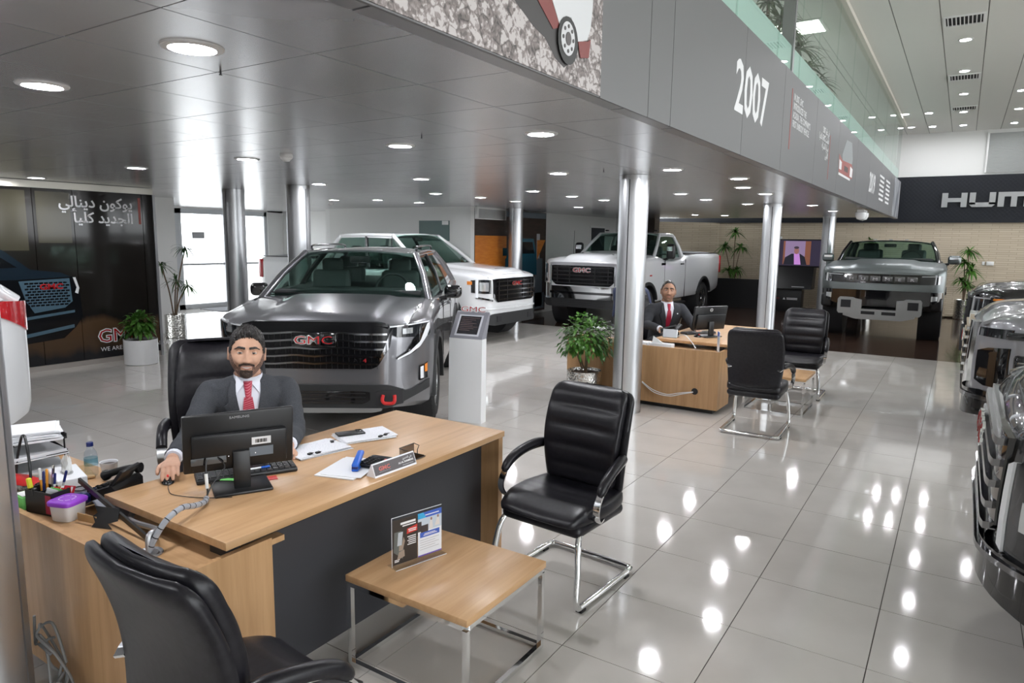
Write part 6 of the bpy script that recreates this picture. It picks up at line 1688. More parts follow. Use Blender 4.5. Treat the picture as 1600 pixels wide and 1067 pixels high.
    def jcol(nm, pts, off, mat, par, wy=8):
        """piece laid on the chest: list of (z, y0, y1)"""
        bb = MB()
        z0, z1 = pts[0][0], pts[-1][0]
        def fn(u, v):
            z = z0 + (z1 - z0) * u
            y0 = lerp_tab([(p[0], p[1]) for p in pts], z); y1 = lerp_tab([(p[0], p[2]) for p in pts], z)
            return front(y0 + (y1 - y0) * v, z, off)
        bb.grid(fn, 24, wy, off + 0.01, (-1, 0, 0))
        return bb.build(nm, mat, par, smooth=50)
    zt = o['collar']                       # z of the collar front
    sh_ = jcol('shirt', [(zt - 0.36, -0.012, 0.012), (zt - 0.2, -0.036, 0.036), (zt - 0.05, -0.066, 0.066), (zt + 0.01, -0.066, 0.066)], 0.006, 'shirt', e)
    # collar band and points
    rings = []
    for i in range(25):
        a = 2 * PI * i / 24
        rings.append([nb + Vector((0.066 * hs * math.cos(a) * 1.02 + 0.012, 0.066 * hs * math.sin(a), z + 0.016 * -math.cos(a))) for z in (-0.055, 0.018)])
    MB().loft(rings, cap=False, closed=False).build('shirt_collar', 'shirt', sh_, smooth=60)
    for sd in (1, -1):
        tipz = zt - 0.045
        p0, p1, p2 = nb + Vector((0.078 * hs, sd * 0.008, -0.012)), nb + Vector((0.052 * hs, sd * 0.062, 0.012)), front(sd * 0.062, tipz, 0.016)
        MB().add([p0, p1, p2, p0 + Vector((-0.004, 0, -0.004)), p1 + Vector((-0.004, 0, -0.004)), p2 + Vector((-0.006, 0, 0))], [(0, 1, 2), (5, 4, 3), (0, 3, 4, 1), (1, 4, 5, 2), (2, 5, 3, 0)]).build('collar_point', 'shirt', sh_, smooth=0)
        lp_ = jcol('lapel', [(zt - 0.36, sd * 0.008, sd * 0.022), (zt - 0.20, sd * 0.034, sd * 0.088), (zt - 0.10, sd * 0.052, sd * 0.126), (zt - 0.088, sd * 0.054, sd * 0.098), (zt - 0.03, sd * 0.064, sd * 0.104), (zt + 0.02, sd * 0.064, sd * 0.086)], 0.018, o['suit'], jk)
        arm = o['armL'] if sd == 1 else o['armR']
        el, wr = Vector(arm[1]), Vector(arm[2])
        MB().tube([el.lerp(wr, 0.84), el.lerp(wr, 0.985)], [0.041, 0.038], 16).build('shirt_cuff', 'shirt', sh_, smooth=60)
    k0 = nb + Vector((0.080 * hs, 0, -0.030))
    kz = zt - 0.035
    MB().loft([[Vector((k0.x + 0.010 * math.cos(a), 0.023 * math.sin(a), k0.z + 0.014)) for a in [2 * PI * q / 12 for q in range(12)]], [Vector((front(0, kz - 0.02, 0.012).x + 0.011 * math.cos(a), 0.014 * math.sin(a), kz - 0.03)) for a in [2 * PI * q / 12 for q in range(12)]]]).build('tie_knot', o['tie'], e, smooth=50)
    jcol('tie', [(zt - 0.36, -0.042, 0.042), (zt - 0.2, -0.036, 0.036), (zt - 0.10, -0.027, 0.027), (zt - 0.06, -0.021, 0.021)], 0.014, o['tie'], e, 6)
    if o.get('pin'):
        p = front(0.105, zt - 0.10, 0.016)
        MB().rbox(tuple(p), (0.004, 0.026, 0.012), 0.002, 1).build('lapel_pin', 'text_white', jk)
    # ---- trousers and shoes
    b = MB()
    hz = TS[0][0] + 0.04
    for sd in (1, -1):
        hx = tor(TS[0][0], 1)
        b.tube(catmull([(hx - 0.04, sd * 0.08, hz), (hx + 0.2, sd * 0.11, hz + 0.02), (hx + 0.46, sd * 0.12, hz - 0.02), (hx + 0.50, sd * 0.12, hz - 0.16), (hx + 0.47, sd * 0.12, 0.10)], 4), [0.10] * 4 + [0.092] * 4 + [0.078] * 4 + [0.066] * 4 + [0.055], 16)
    remeshed('trousers', b, 0.01, o['suit'], e, 2)
    for sd in (1, -1):
        rings = []
        for t, w, h in ((0, 0.03, 0.06), (0.05, 0.038, 0.085), (0.14, 0.042, 0.06), (0.22, 0.045, 0.045), (0.28, 0.028, 0.03)):
            rings.append([(hx + 0.40 + t, sd * 0.12 + w * math.cos(a), max(0.003, h * 0.5 + h * 0.5 * math.sin(a))) for a in [2 * PI * q / 14 for q in range(14)]])
        MB().loft(rings).build('shoe', 'black', e, smooth=60)
    return e
TORSO = [(0.50, -0.17, 0.125, 0.175), (0.62, -0.15, 0.125, 0.178), (0.76, -0.08, 0.125, 0.186), (0.89, -0.03, 0.128, 0.206), (0.97, -0.012, 0.118, 0.220), (1.035, -0.006, 0.095, 0.200), (1.075, -0.004, 0.070, 0.125), (1.09, -0.004, 0.055, 0.078)]
HL1 = [(0, 0.078), (25, 0.076), (45, 0.062), (58, 0.040), (66, 0.005), (80, -0.012), (96, 0.000), (110, -0.035), (135, -0.062), (180, -0.070)]
person('man in a grey suit and red striped tie smiling at the near desk', (-1.88, -0.85, 0), -38, dict(
    head=(0.055, 0.0, 1.222), yaw=2, pitch=-3, roll=-4, hs=1.13, smile=0.9, neck=(0.01, 0, 1.09), torso=TORSO, collar=1.048, skin='skin', suit='suit', tie='tie', beard='beard', jaw='jaw', lid=(15, -21),
    hairline=HL1, hairthick=lambda th, ph, p: 0.005 + 0.015 * sstep(0.03, 0.10, p.z) * (0.65 + 0.35 * math.cos(th)) + 0.0022 * math.sin(th * 23 + p.z * 60) * sstep(0.02, 0.08, p.z), rough=0.0022,
    armL=[(0.0, 0.205, 0.995), (0.17, 0.235, 0.80), (0.435, 0.195, 0.795), (0.9, -0.25, -0.12), (0.1, 0.25, 1), 0.55, -1],
    armR=[(0.0, -0.205, 0.995), (0.25, -0.285, 0.825), (0.585, -0.325, 0.818), (1.0, 0.02, -0.10), (0.1, -0.1, 1), 0.48, -1]))
HL2 = [(0, 0.088), (25, 0.086), (45, 0.070), (58, 0.045), (68, 0.01), (80, -0.005), (96, 0.005), (110, -0.035), (135, -0.06), (180, -0.068)]
person('man in a charcoal suit and crimson tie looking up from the second desk', (-1.75, 5.30, 0), -50, dict(
    head=(0.05, 0.0, 1.232), yaw=-16, pitch=-3, roll=-2, hs=1.12, smile=0.0, neck=(0.005, 0, 1.09), torso=TORSO, collar=1.048, skin='skin2', suit='suit2', tie='tie2', beard='stubble', pin=True,
    hairline=HL2, hairthick=lambda th, ph, p: 0.0045, rough=0.0006, vox=0.005,
    armL=[(0.0, 0.205, 0.995), (0.18, 0.30, 0.81), (0.45, 0.24, 0.795), (0.95, -0.15, -0.12), (0.1, 0.25, 1), 0.5, -1],
    armR=[(0.0, -0.205, 0.995), (0.17, -0.31, 0.82), (0.45, -0.22, 0.795), (0.95, 0.15, -0.12), (0.1, -0.1, 1), 0.5, -1]))
# ------------------------------------------------------------------ things on the near desk
ZD = 0.7505
def papers(lab, c, d, a, n=4, mat='paper_print', th=0.003, seed=1):
    e = empty('paper_stack', (c[0], c[1], c[2]), math.radians(a), lab, 'papers')
    r = random.Random(seed)
    for k in range(n):
        box('sheet', (r.uniform(-0.012, 0.012), r.uniform(-0.012, 0.012), th * (k + 0.5)), (d[0], d[1], th * 0.9), mat, e, rz=r.uniform(-0.09, 0.09))
    return e
def clip(par, x, y, z, a=0.0):
    b = MB().box((0, 0, 0.004), (0.016, 0.024, 0.008))
    b.tube([(0.006, -0.006, 0.008), (0.022, -0.004, 0.012), (0.022, 0.004, 0.012), (0.006, 0.006, 0.008)], 0.0011, 5)
    return b.build('binder_clip', 'black', par, smooth=0, T=Matrix.Translation((x, y, z)) @ Matrix.Rotation(a, 4, 'Z'))
p = papers('stack of printed sheets with black clips beside the keyboard', (-1.36, -0.845, ZD), (0.21, 0.30), -8, 4, seed=2)
clip(p, 0.08, -0.08, 0.012, 0.3); clip(p, 0.09, -0.04, 0.012, 0.1); clip(p, -0.02, 0.12, 0.012, 1.2)
p = papers('stack of printed sheets under the mobile phone', (-1.33, -0.52, ZD), (0.21, 0.30), -22, 4, seed=3)
clip(p, 0.07, 0.10, 0.012, 0.8); clip(p, 0.09, 0.06, 0.012, 0.6)
ph = empty('mobile_phone', (-1.40, -0.555, ZD + 0.0125), math.radians(62), 'black mobile phone lying face down on the printed sheets', 'phone')
MB().rbox((0, 0, 0.005), (0.155, 0.076, 0.010), 0.0045, 3).build('case', 'black', ph)
MB().rbox((0.052, 0.015, 0.0115), (0.036, 0.036, 0.003), 0.001, 2).build('camera_island', 'black_gloss', ph)
for x, y in ((0.044, 0.023), (0.044, 0.007), (0.060, 0.015)):
    MB().cyl((x, y, 0.013), (x, y, 0.0145), 0.006, 12).build('camera_lens', 'lamp_dark', ph)
p = papers('small pile of white sheets under the calculator and stapler', (-0.99, -0.95, ZD), (0.20, 0.27), 18, 3, 'paper', seed=4)
ca = empty('calculator', (-0.925, -0.845, ZD + 0.0095), math.radians(12), 'black desk calculator behind the name plate', 'calculator')
MB().rbox((0, 0, 0.008), (0.13, 0.16, 0.015), 0.004, 2).build('case', 'black', ca)
for r in range(5):
    for q in range(5):
        MB().rbox((-0.046 + q * 0.023, -0.062 + r * 0.021, 0.018), (0.018, 0.015, 0.006), 0.002, 1).build('key', 'red' if (r, q) == (4, 4) else ('text_grey' if q == 4 else 'black_gloss'), ca)
box('display', (0, 0.06, 0.0165), (0.10, 0.025, 0.002), 'lamp_dark', ca)
st = empty('stapler', (-0.955, -0.935, ZD + 0.0095), math.radians(-58), 'blue stapler lying open beside the calculator', 'stapler')
MB().rbox((0, 0, 0.006), (0.13, 0.032, 0.012), 0.005, 2).build('base', 'blue', st)
MB().rbox((0, 0, 0), (0.14, 0.034, 0.024), 0.010, 3).build('arm', 'blue', st, T=Matrix.Translation((-0.006, 0, 0.040)) @ Matrix.Rotation(0.24, 4, 'Y'))
MB().rbox((0, 0, 0), (0.11, 0.014, 0.008), 0.002, 1).build('magazine', 'chrome', st, T=Matrix.Translation((0.004, 0, 0.026)) @ Matrix.Rotation(0.20, 4, 'Y'))
MB().cyl((0.055, -0.014, 0.016), (0.055, 0.014, 0.016), 0.010, 12).build('hinge', 'blue_dark', st)
npl = empty('name_plate', (-0.803, -0.845, ZD), math.radians(87), 'dark name plate with a red logo at the desk edge', 'name plate')    # local x along the plate, -y to the visitor
wedge([(-0.016, 0.0), (0.045, 0.0), (0.012, 0.062), (0.008, 0.062)], -0.137, 0.137).build('acrylic_wedge', P('plate_acrylic', (0.80, 0.80, 0.84), 0.15), npl, smooth=0)
_v = Vector((0, 0.024, 0.062)).normalized()
F = frame3((0, -0.0162, 0.0), (1, 0, 0), _v)
flat('printed_face', [rc(-0.133, 0.009, 0.133, 0.061)], P('plate_print', (0.075, 0.06, 0.065), 0.3), F, npl, h=0.0008)
text('logo_lettering', 'GMC', 0.026, P('plate_red', (0.62, 0.15, 0.13), 0.4), F @ Matrix.Translation((-0.105, 0.027, 0)), npl, sx=1.25, ext=0.0004, z=0.0008, bold=0.0008)
text('small_lettering', 'WE ARE PROFESSIONAL GRADE', 0.0052, 'text_grey', F @ Matrix.Translation((-0.105, 0.019, 0)), npl, ext=0.0003, z=0.0008)
text('name_lettering', 'ALI AL SHAMMARI', 0.0125, 'text_white', F @ Matrix.Translation((0.122, 0.027, 0)), npl, align='RIGHT', ext=0.0003, z=0.0008, bold=0.0003)
text('name_lettering', '\ufef1\ufead\ufee4\ufeb8\ufedf\ufe8d \ufef2\ufee0\ufecb', 0.0135, 'text_white', F @ Matrix.Translation((0.118, 0.044, 0)), npl, align='RIGHT', ext=0.0003, z=0.0008)
flat('small_print', [rc(0.045, 0.016, 0.118, 0.0185)], 'text_grey', F, npl, h=0.0010)
mh = empty('mesh_card_holder', (-0.862, -0.645, ZD), math.radians(90), 'black wire-mesh card holder behind the name plate', 'holder')
M['mesh'] = glass_mat('fine_black_mesh', (0.48, 0.46, 0.44), 1.05)
span('mesh_tray', (-0.055, -0.04, 0.001), (0.055, 0.05, 0.003), 'mesh', mh)
span('mesh_back', (-0.055, 0.038, 0.003), (0.055, 0.040, 0.055), 'mesh', mh)
MB().tube([(-0.055, 0.04, 0.055), (0.055, 0.04, 0.055), (0.055, 0.005, 0.05), (0.04, 0.003, 0.03), (0.04, 0.003, 0.004)], 0.0024, 6).tube([(-0.055, 0.04, 0.055), (-0.055, 0.005, 0.05), (-0.035, 0.003, 0.045)], 0.0024, 6).build('wire_rim', 'black', mh)
MB().tube([(-0.055, 0.05, 0.003), (-0.055, -0.03, 0.003), (-0.045, -0.042, 0.003), (0.045, -0.042, 0.003), (0.055, -0.03, 0.003), (0.055, 0.05, 0.003)], 0.0022, 6).build('wire_base', 'black', mh)
# notes and pen by the keyboard
tag(box('green_note', (-1.285, -1.395, ZD + 0.0155), (0.03, 0.09, 0.001), 'green', rz=math.radians(-60)), 'green slip of paper on the foot of the near monitor', 'paper')
tag(box('red_note', (-1.215, -1.30, ZD + 0.001), (0.05, 0.16, 0.002), 'red', rz=math.radians(-30)), 'red slip of paper peeking out under the near keyboard', 'paper')
pn = empty('ballpoint_pen', (-1.285, -1.27, ZD + 0.032), math.radians(66), 'white and blue ballpoint pen lying across the near keyboard', 'pen')
MB().tube([(-0.07, 0, 0.0), (0.03, 0, 0)], 0.0045, 8).build('barrel', 'white', pn); MB().tube([(0.03, 0, 0), (0.07, 0, 0)], 0.005, 8).build('cap', 'blue', pn)
# spiral-wrapped cable from the grommet up to the screen
cb = empty('wrapped_cable', (-1.07, -1.90, 0.674), 0, 'grey spiral-wrapped cable bundle from the desk grommet to the near monitor', 'cable')
pt = catmull([(0, 0, 0.0), (0.015, 0.02, 0.055), (0.03, 0.06, 0.115), (0.015, 0.13, 0.135), (-0.02, 0.20, 0.112), (-0.06, 0.27, 0.094), (-0.095, 0.305, 0.094)], 6)
MB().tube(pt, 0.0115, 10).build('spiral_wrap', P('grey_wrap', (0.34, 0.36, 0.40), 0.4), cb)
for k in range(3, len(pt) - 2, 3):
    d = (pt[k + 1] - pt[k - 1]).normalized()
    MB().tube([pt[k] - d * 0.002, pt[k] + d * 0.002], 0.0122, 10).build('wrap_gap', 'black', cb)
MB().tube(catmull([pt[-1], pt[-1] + Vector((-0.02, 0.02, 0.02)), pt[-1] + Vector((-0.04, 0.03, 0.11)), (-0.14, 0.345, 0.24)], 5), 0.004, 8).build('video_lead', 'black', cb)
MB().tube(catmull([pt[-1], pt[-1] + Vector((0.0, 0.03, 0.05)), (-0.10, 0.40, 0.20), (-0.135, 0.395, 0.235)], 5), 0.003, 8).build('power_lead', 'black', cb)
MB().tube([pt[-1] + Vector((-0.025, 0.022, 0.03)), pt[-1] + Vector((-0.038, 0.028, 0.09))], 0.007, 8).build('white_sleeve', 'white', cb)
MB().tube(catmull([(0, 0, 0.0), (-0.008, 0.01, 0.06), (-0.02, 0.05, 0.062), (-0.14, 0.10, 0.025), (-0.30, 0.10, 0.016), (-0.40, 0.16, 0.014)], 5), 0.012, 8).build('grey_hose', 'grey_metal', cb)

# leaflet stand on the coffee table
ls = empty('leaflet_stand', (-0.545, -0.98, 0.4205), math.radians(74.5), 'clear acrylic stand holding two leaflets, one dark and one blue and white', 'leaflet stand')     # -y faces the visitor
span('base_plate', (-0.135, -0.036, 0.0), (0.135, 0.036, 0.003), 'glass_clear', ls)
span('upright', (-0.132, -0.003, 0.003), (0.132, 0.003, 0.228), 'glass_clear', ls)
MB().tube([(-0.135, -0.036, 0.002), (0.135, -0.036, 0.002)], 0.0014, 6).tube([(-0.132, 0, 0.229), (0.132, 0, 0.229)], 0.0014, 6).tube([(-0.1325, 0, 0.003), (-0.1325, 0, 0.229)], 0.0014, 6).build('bright_edge', P('acrylic_edge', (0.80, 0.82, 0.86), 0.2), ls)
F = frame3((-0.13, -0.0034, 0.012), (1, 0, 0), (0, 0, 1))
dk = flat('dark_leaflet', [rc(0, 0, 0.127, 0.205)], P('leaflet_brown', (0.040, 0.032, 0.028), 0.35), F, ls, h=0.0006)
flat('leaflet_photo', [[(0.004, 0.06), (0.05, 0.02), (0.055, 0.06), (0.05, 0.10), (0.045, 0.15), (0.008, 0.15)]], P('leaflet_grey', (0.14, 0.15, 0.14), 0.35), F, dk, h=0.0009)
flat('leaflet_phone', [[(0.022, 0.085), (0.045, 0.085), (0.052, 0.145), (0.028, 0.145)]], P('leaflet_pale', (0.50, 0.54, 0.58), 0.35), F, dk, h=0.0012)
flat('leaflet_hand', [[(0.03, 0.06), (0.05, 0.06), (0.062, 0.10), (0.055, 0.12), (0.046, 0.085), (0.032, 0.085)], [(0.02, 0.02), (0.06, 0.03), (0.058, 0.06), (0.03, 0.055)]], P('leaflet_skin', (0.34, 0.27, 0.22), 0.35), F, dk, h=0.0014)
flat('leaflet_flash', [[(0.072, 0.128), (0.127, 0.132), (0.127, 0.162), (0.074, 0.152)]], P('leaflet_red', (0.62, 0.05, 0.04), 0.35), F, dk, h=0.0010)
flat('leaflet_lines', [rc(0.04, 0.178, 0.118, 0.188), rc(0.05, 0.168, 0.12, 0.173), rc(0.08, 0.145, 0.122, 0.149), rc(0.082, 0.137, 0.12, 0.141)] + [rc(0.075 + (k % 2) * 0.006, 0.112 - k * 0.009, 0.12, 0.116 - k * 0.009) for k in range(5)] + [rc(0.008, 0.012, 0.03, 0.016), rc(0.008, 0.019, 0.034, 0.023)], 'text_white', F, dk, h=0.0013)
wt = flat('blue_leaflet', [rc(0.131, 0, 0.260, 0.205)], P('leaflet_white', (0.78, 0.80, 0.84), 0.35), F, ls, h=0.0006)
flat('leaflet_header', [rc(0.131, 0.178, 0.260, 0.205)], P('leaflet_blue', (0.06, 0.13, 0.52), 0.35), F, wt, h=0.0009)
flat('leaflet_header_glow', [[(0.131, 0.178), (0.175, 0.178), (0.16, 0.205), (0.131, 0.205)]], P('leaflet_cyan', (0.06, 0.42, 0.75), 0.35), F, wt, h=0.0011)
flat('leaflet_photo', [rc(0.131, 0.118, 0.260, 0.178)], P('leaflet_photo_pale', (0.55, 0.62, 0.70), 0.35), F, wt, h=0.0009)
flat('leaflet_box', [rc(0.146, 0.112, 0.186, 0.145), rc(0.131, 0.118, 0.150, 0.165)], P('leaflet_box_brown', (0.06, 0.05, 0.05), 0.35), F, wt, h=0.0012)
flat('leaflet_figures', [[(0.19, 0.120), (0.212, 0.120), (0.208, 0.160), (0.196, 0.160)], [(0.222, 0.128), (0.25, 0.128), (0.246, 0.162), (0.234, 0.166)]], P('leaflet_figure', (0.72, 0.68, 0.66), 0.35), F, wt, h=0.0012)
flat('leaflet_heads', [disc2(0.203, 0.166, 0.005, 0.007, 12), disc2(0.24, 0.17, 0.005, 0.007, 12)], P('leaflet_head', (0.35, 0.2, 0.15), 0.35), F, wt, h=0.0014)
flat('leaflet_banner', [rc(0.142, 0.088, 0.248, 0.112)], bpy.data.materials['leaflet_blue'], F, wt, h=0.0013)
flat('leaflet_lines', [rc(0.17, 0.188, 0.245, 0.192), rc(0.165, 0.101, 0.225, 0.104), rc(0.16, 0.095, 0.235, 0.098)], 'text_white', F, wt, h=0.0016)
flat('leaflet_small_print', [rc(0.142, 0.074 - k * 0.011, 0.245 - (k % 2) * 0.02, 0.076 - k * 0.011) for k in range(5)], 'text_grey', F, wt, h=0.0009)
flat('leaflet_footer', [rc(0.131, 0.0, 0.260, 0.006)], P('leaflet_violet', (0.16, 0.10, 0.45), 0.35), F, wt, h=0.0009)

# ------------------------------------------------------------------ clutter on the low return of the near desk
ZR = 0.6685
tb = empty('food_tub', (-1.665, -1.905, ZR), math.radians(20), 'translucent food tub with a purple lid at the edge of the low desk', 'tub')
def rsq(w, z, n=28, e=0.42):
    return [(w * math.copysign(abs(math.cos(a)) ** e, math.cos(a)), w * math.copysign(abs(math.sin(a)) ** e, math.sin(a)), z) for a in [2 * PI * k / n for k in range(n)]]
MB().loft([rsq(0.045, 0.0), rsq(0.048, 0.004), rsq(0.053, 0.075)]).build('tub', 'milk', tb, smooth=50)
ld = MB().loft([rsq(0.059, 0.068), rsq(0.060, 0.080), rsq(0.057, 0.085), rsq(0.050, 0.087)]).build('lid', 'purple', tb, smooth=50)
for a in range(8):
    box('embossing', (0.030 * math.cos(a * PI / 4), 0.030 * math.sin(a * PI / 4), 0.0875), (0.018, 0.005, 0.0015), P('lilac_emboss', (0.62, 0.45, 0.78), 0.4) if a == 0 else bpy.data.materials['lilac_emboss'], ld, rz=a * PI / 4 + PI / 2)
bx = empty('pen_box', (-1.815, -1.915, ZR), math.radians(12), 'black pen box crammed with pens and cards on the low desk', 'pen holder')
MB().box((0, 0, 0.003), (0.16, 0.085, 0.006)).box((-0.078, 0, 0.05), (0.004, 0.085, 0.10)).box((0.078, 0, 0.05), (0.004, 0.085, 0.10)).box((0, -0.0405, 0.05), (0.16, 0.004, 0.10)).box((0, 0.0405, 0.05), (0.16, 0.004, 0.10)).box((-0.02, 0, 0.045), (0.004, 0.08, 0.09)).build('box', 'black', bx, smooth=0)
flat('red_label', [rc(0.045, 0.01, 0.078, 0.09)], P('label_maroon', (0.35, 0.02, 0.06), 0.4), frame3((0, -0.0427, 0), (1, 0, 0), (0, 0, 1)), bx)
Tb = Matrix.Translation((-1.815, -1.915, ZR)) @ Matrix.Rotation(math.radians(12), 4, 'Z')
rg = random.Random(11)
def pen(lab, x, y, L, r, mat, capm, tx, ty):
    e = empty('pen', tuple(Tb @ Vector((x, y, 0.008))), math.radians(12), lab, 'pen', 'pens in the black pen box')
    d = Vector((tx, ty, 1)).normalized()
    MB().tube([(0, 0, 0), d * (L * 0.7)], r, 8).build('barrel', mat, e); MB().tube([d * (L * 0.7), d * L, d * (L + 0.003)], [r * 1.12, r * 1.12, r * 0.5], 8).build('cap', capm, e)
pen('black highlighter with a lime cap standing in the pen box', -0.06, -0.02, 0.135, 0.0095, 'black', 'yellow', -0.10, -0.05)
pen('green highlighter leaning at the front of the pen box', -0.035, -0.03, 0.10, 0.009, 'yellow', 'black', 0.05, -0.05)
for k, (x, y, L, mt, cp, tx, ty, lb_) in enumerate(((-0.055, 0.015, 0.165, 'orange', 'white', -0.12, 0.05, 'orange pencil with a white end in the pen box'), (-0.04, 0.022, 0.16, 'orange', 'orange', -0.03, 0.08, 'plain orange pencil in the pen box'), (-0.03, 0.0, 0.16, 'blue_dark', 'blue_dark', 0.02, 0.05, 'dark blue pen in the pen box'),
                                              (0.0, 0.02, 0.15, 'white', 'blue_dark', 0.06, 0.08, 'white pen with a dark blue cap in the pen box'), (0.015, 0.03, 0.165, 'text_grey', 'blue_dark', 0.22, 0.15, 'grey pen with a blue cap leaning out of the pen box'), (-0.025, 0.03, 0.18, 'grey_metal', 'chrome', 0.03, 0.10, 'tall metal pen in the pen box'))):
    pen(lb_, x, y, L, 0.0048, mt, cp, tx, ty)
for k, (mt, lb_) in enumerate((('paper', 'white card standing in the pen box'), ('green', 'green card standing in the pen box'), ('red', 'red card standing in the pen box'), ('card', 'brown card standing in the pen box'), ('white', 'glossy white card standing in the pen box'), ('gmc_red', 'dark red card standing in the pen box'))):
    c = tag(MB().box((0, 0, 0.055), (0.045, 0.0016, 0.09)).build('card', mt, None, smooth=0, T=Tb @ Matrix.Translation((0.012 + k * 0.010, -0.022 + k * 0.008, 0.012)) @ Matrix.Rotation(0.5 + 0.15 * k, 4, 'Z') @ Matrix.Rotation(0.35, 4, 'Y')), lb_, 'card', 'cards in the pen box')
tag(MB().rbox((0, 0, 0.03), (0.10, 0.06, 0.06), 0.01, 2).build('tissue_pack', 'green', None, T=Matrix.Translation((-1.945, -1.955, ZR))), 'small green and white tissue pack beside the pen box', 'tissues')
flat('pack_print', [rc(-0.03, -0.02, 0.04, 0.02)], 'white', frame3((0, 0, 0.0605), (1, 0, 0), (0, 1, 0)) , bpy.data.objects['tissue_pack']).matrix_local = Matrix.Translation((-1.945, -1.955, ZR))
tx = empty('tissue_box', (-2.02, -1.745, ZR), math.radians(-14), 'white tissue box with a tissue pulled up on the low desk', 'tissue box')
MB().rbox((0, 0, 0.042), (0.23, 0.12, 0.084), 0.004, 1).build('carton', 'paper', tx)
b = MB()
for k in range(7):
    a = k * 0.9
    b.add([(0.03 * math.cos(a), 0.02 * math.sin(a), 0.08), (0.03 * math.cos(a + 1.3), 0.02 * math.sin(a + 1.3), 0.08), (0.035 * math.cos(a + 0.9) + 0.01, 0.022 * math.sin(a + 0.9), 0.14), (0.018 * math.cos(a) + 0.012, 0.012 * math.sin(a), 0.175 - 0.006 * (k % 3))], [(0, 1, 2, 3)])
b.build('tissue', 'white', tx, smooth=0)
flat('opening', [disc2(0, 0, 0.05, 0.025)], 'text_grey', frame3((0, 0, 0.0842), (1, 0, 0), (0, 1, 0)), tx, h=0.0006)
bt = empty('water_bottle', (-2.13, -1.585, ZR), 0, 'small clear water bottle with a blue cap', 'bottle')
MB().lathe([(0.0, 0.001), (0.026, 0.002), (0.030, 0.010), (0.030, 0.04), (0.028, 0.045), (0.030, 0.05), (0.030, 0.10), (0.027, 0.118), (0.014, 0.142), (0.013, 0.152), (0.0, 0.152)], 24, cap=False).build('bottle', glass_mat('clear_pet', (0.86, 0.90, 0.94), 1.33), bt, smooth=50)
MB().lathe([(0.0305, 0.055), (0.0305, 0.092)], 24, cap=False).build('label', glass_mat('printed_film', (0.55, 0.75, 0.80), 1.2), bt)
MB().lathe([(0.0, 0.150), (0.0155, 0.150), (0.0155, 0.168), (0.014, 0.170), (0.0, 0.170)], 20, cap=False).build('cap', 'blue_dark', bt)
cp = empty('coffee_cup', (-2.00, -1.565, ZR), 0, 'paper cup of coffee behind the desk phone', 'cup')
MB().lathe([(0.0, 0.002), (0.028, 0.002), (0.038, 0.085), (0.040, 0.087), (0.040, 0.091), (0.036, 0.089), (0.034, 0.076), (0.0, 0.076)], 28, cap=False).build('cup', 'paper', cp, smooth=50)
MB().lathe([(0.0, 0.0775), (0.0345, 0.0775)], 24, cap=False).build('coffee', P('coffee', (0.05, 0.025, 0.012), 0.2), cp)
def desk_phone(lab, loc, a):
    e = empty('desk_phone', loc, math.radians(a), lab, 'phone')
    wedge([(-0.09, 0.0), (0.09, 0.0), (0.09, 0.055), (0.07, 0.075), (-0.09, 0.02)], -0.10, 0.10).build('base', 'black', e, smooth=0)
    MB().rbox((0, 0, 0), (0.13, 0.10, 0.016), 0.005, 2).build('display_panel', 'black', e, T=Matrix.Translation((0.03, 0.09, 0.105)) @ Matrix.Rotation(0.9, 4, 'X'))
    hs_ = MB().tube(catmull([(-0.075, -0.085, 0.055), (-0.075, -0.04, 0.075), (-0.075, 0.05, 0.10), (-0.075, 0.10, 0.105)], 4), [0.024] * 3 + [0.017] * 7 + [0.024] * 3, 12).build('handset', 'black', e)
    b = MB()
    for r in range(4):
        for q in range(3):
            b.box((0.0 + q * 0.026, -0.065 + r * 0.026, 0.032 + r * 0.0085), (0.018, 0.016, 0.008))
    tag(b.build('keypad', 'black_gloss', e, smooth=0), kind='stuff')
    return e
desk_phone('black desk phone on the low desk beside the coffee cup', (-1.80, -1.66, ZR), -62)
jr = empty('pin_jar', (-1.795, -1.79, ZR), 0, 'small clear jar of dark blue pins beside the pen box', 'jar')
MB().lathe([(0.0, 0.002), (0.036, 0.002), (0.039, 0.02), (0.037, 0.05), (0.03, 0.066)], 24, cap=False).build('jar', glass_mat('jar_glass', (0.62, 0.64, 0.72), 1.4), jr, smooth=60)
MB().lathe([(0.0, 0.004), (0.034, 0.006), (0.035, 0.03), (0.02, 0.044), (0.0, 0.046)], 18, cap=False).build('pins', 'blue_dark', jr)
MB().tube([(0.031 * math.cos(q), 0.031 * math.sin(q), 0.067) for q in [2 * PI * k / 20 for k in range(20)]], 0.0035, 6, closed=True).build('rim', 'black', jr)
cl = empty('desk_calendar', (-1.46, -1.80, ZR), 0, 'black easel calendar seen edge-on, leaning over the low desk', 'calendar')
MB().ribbon([(-0.28, -0.02, 0.125), (0.29, -0.045, 0.012)], 0.022, 0.010, up=(0, 0, 1)).build('easel_bar', 'black', cl)
MB().ribbon([(-0.27, 0.02, 0.004), (-0.16, 0.03, 0.060), (-0.02, 0.02, 0.004)], 0.12, 0.002, up=(0, 1, 0)).build('easel_back', P('slate_card', (0.22, 0.23, 0.27), 0.6), cl)
tag(box('brown_card', (-1.53, -1.895, ZR + 0.026), (0.11, 0.004, 0.032), 'card', rz=0.2), 'torn strip of brown card beside the purple-lidded tub', 'card')
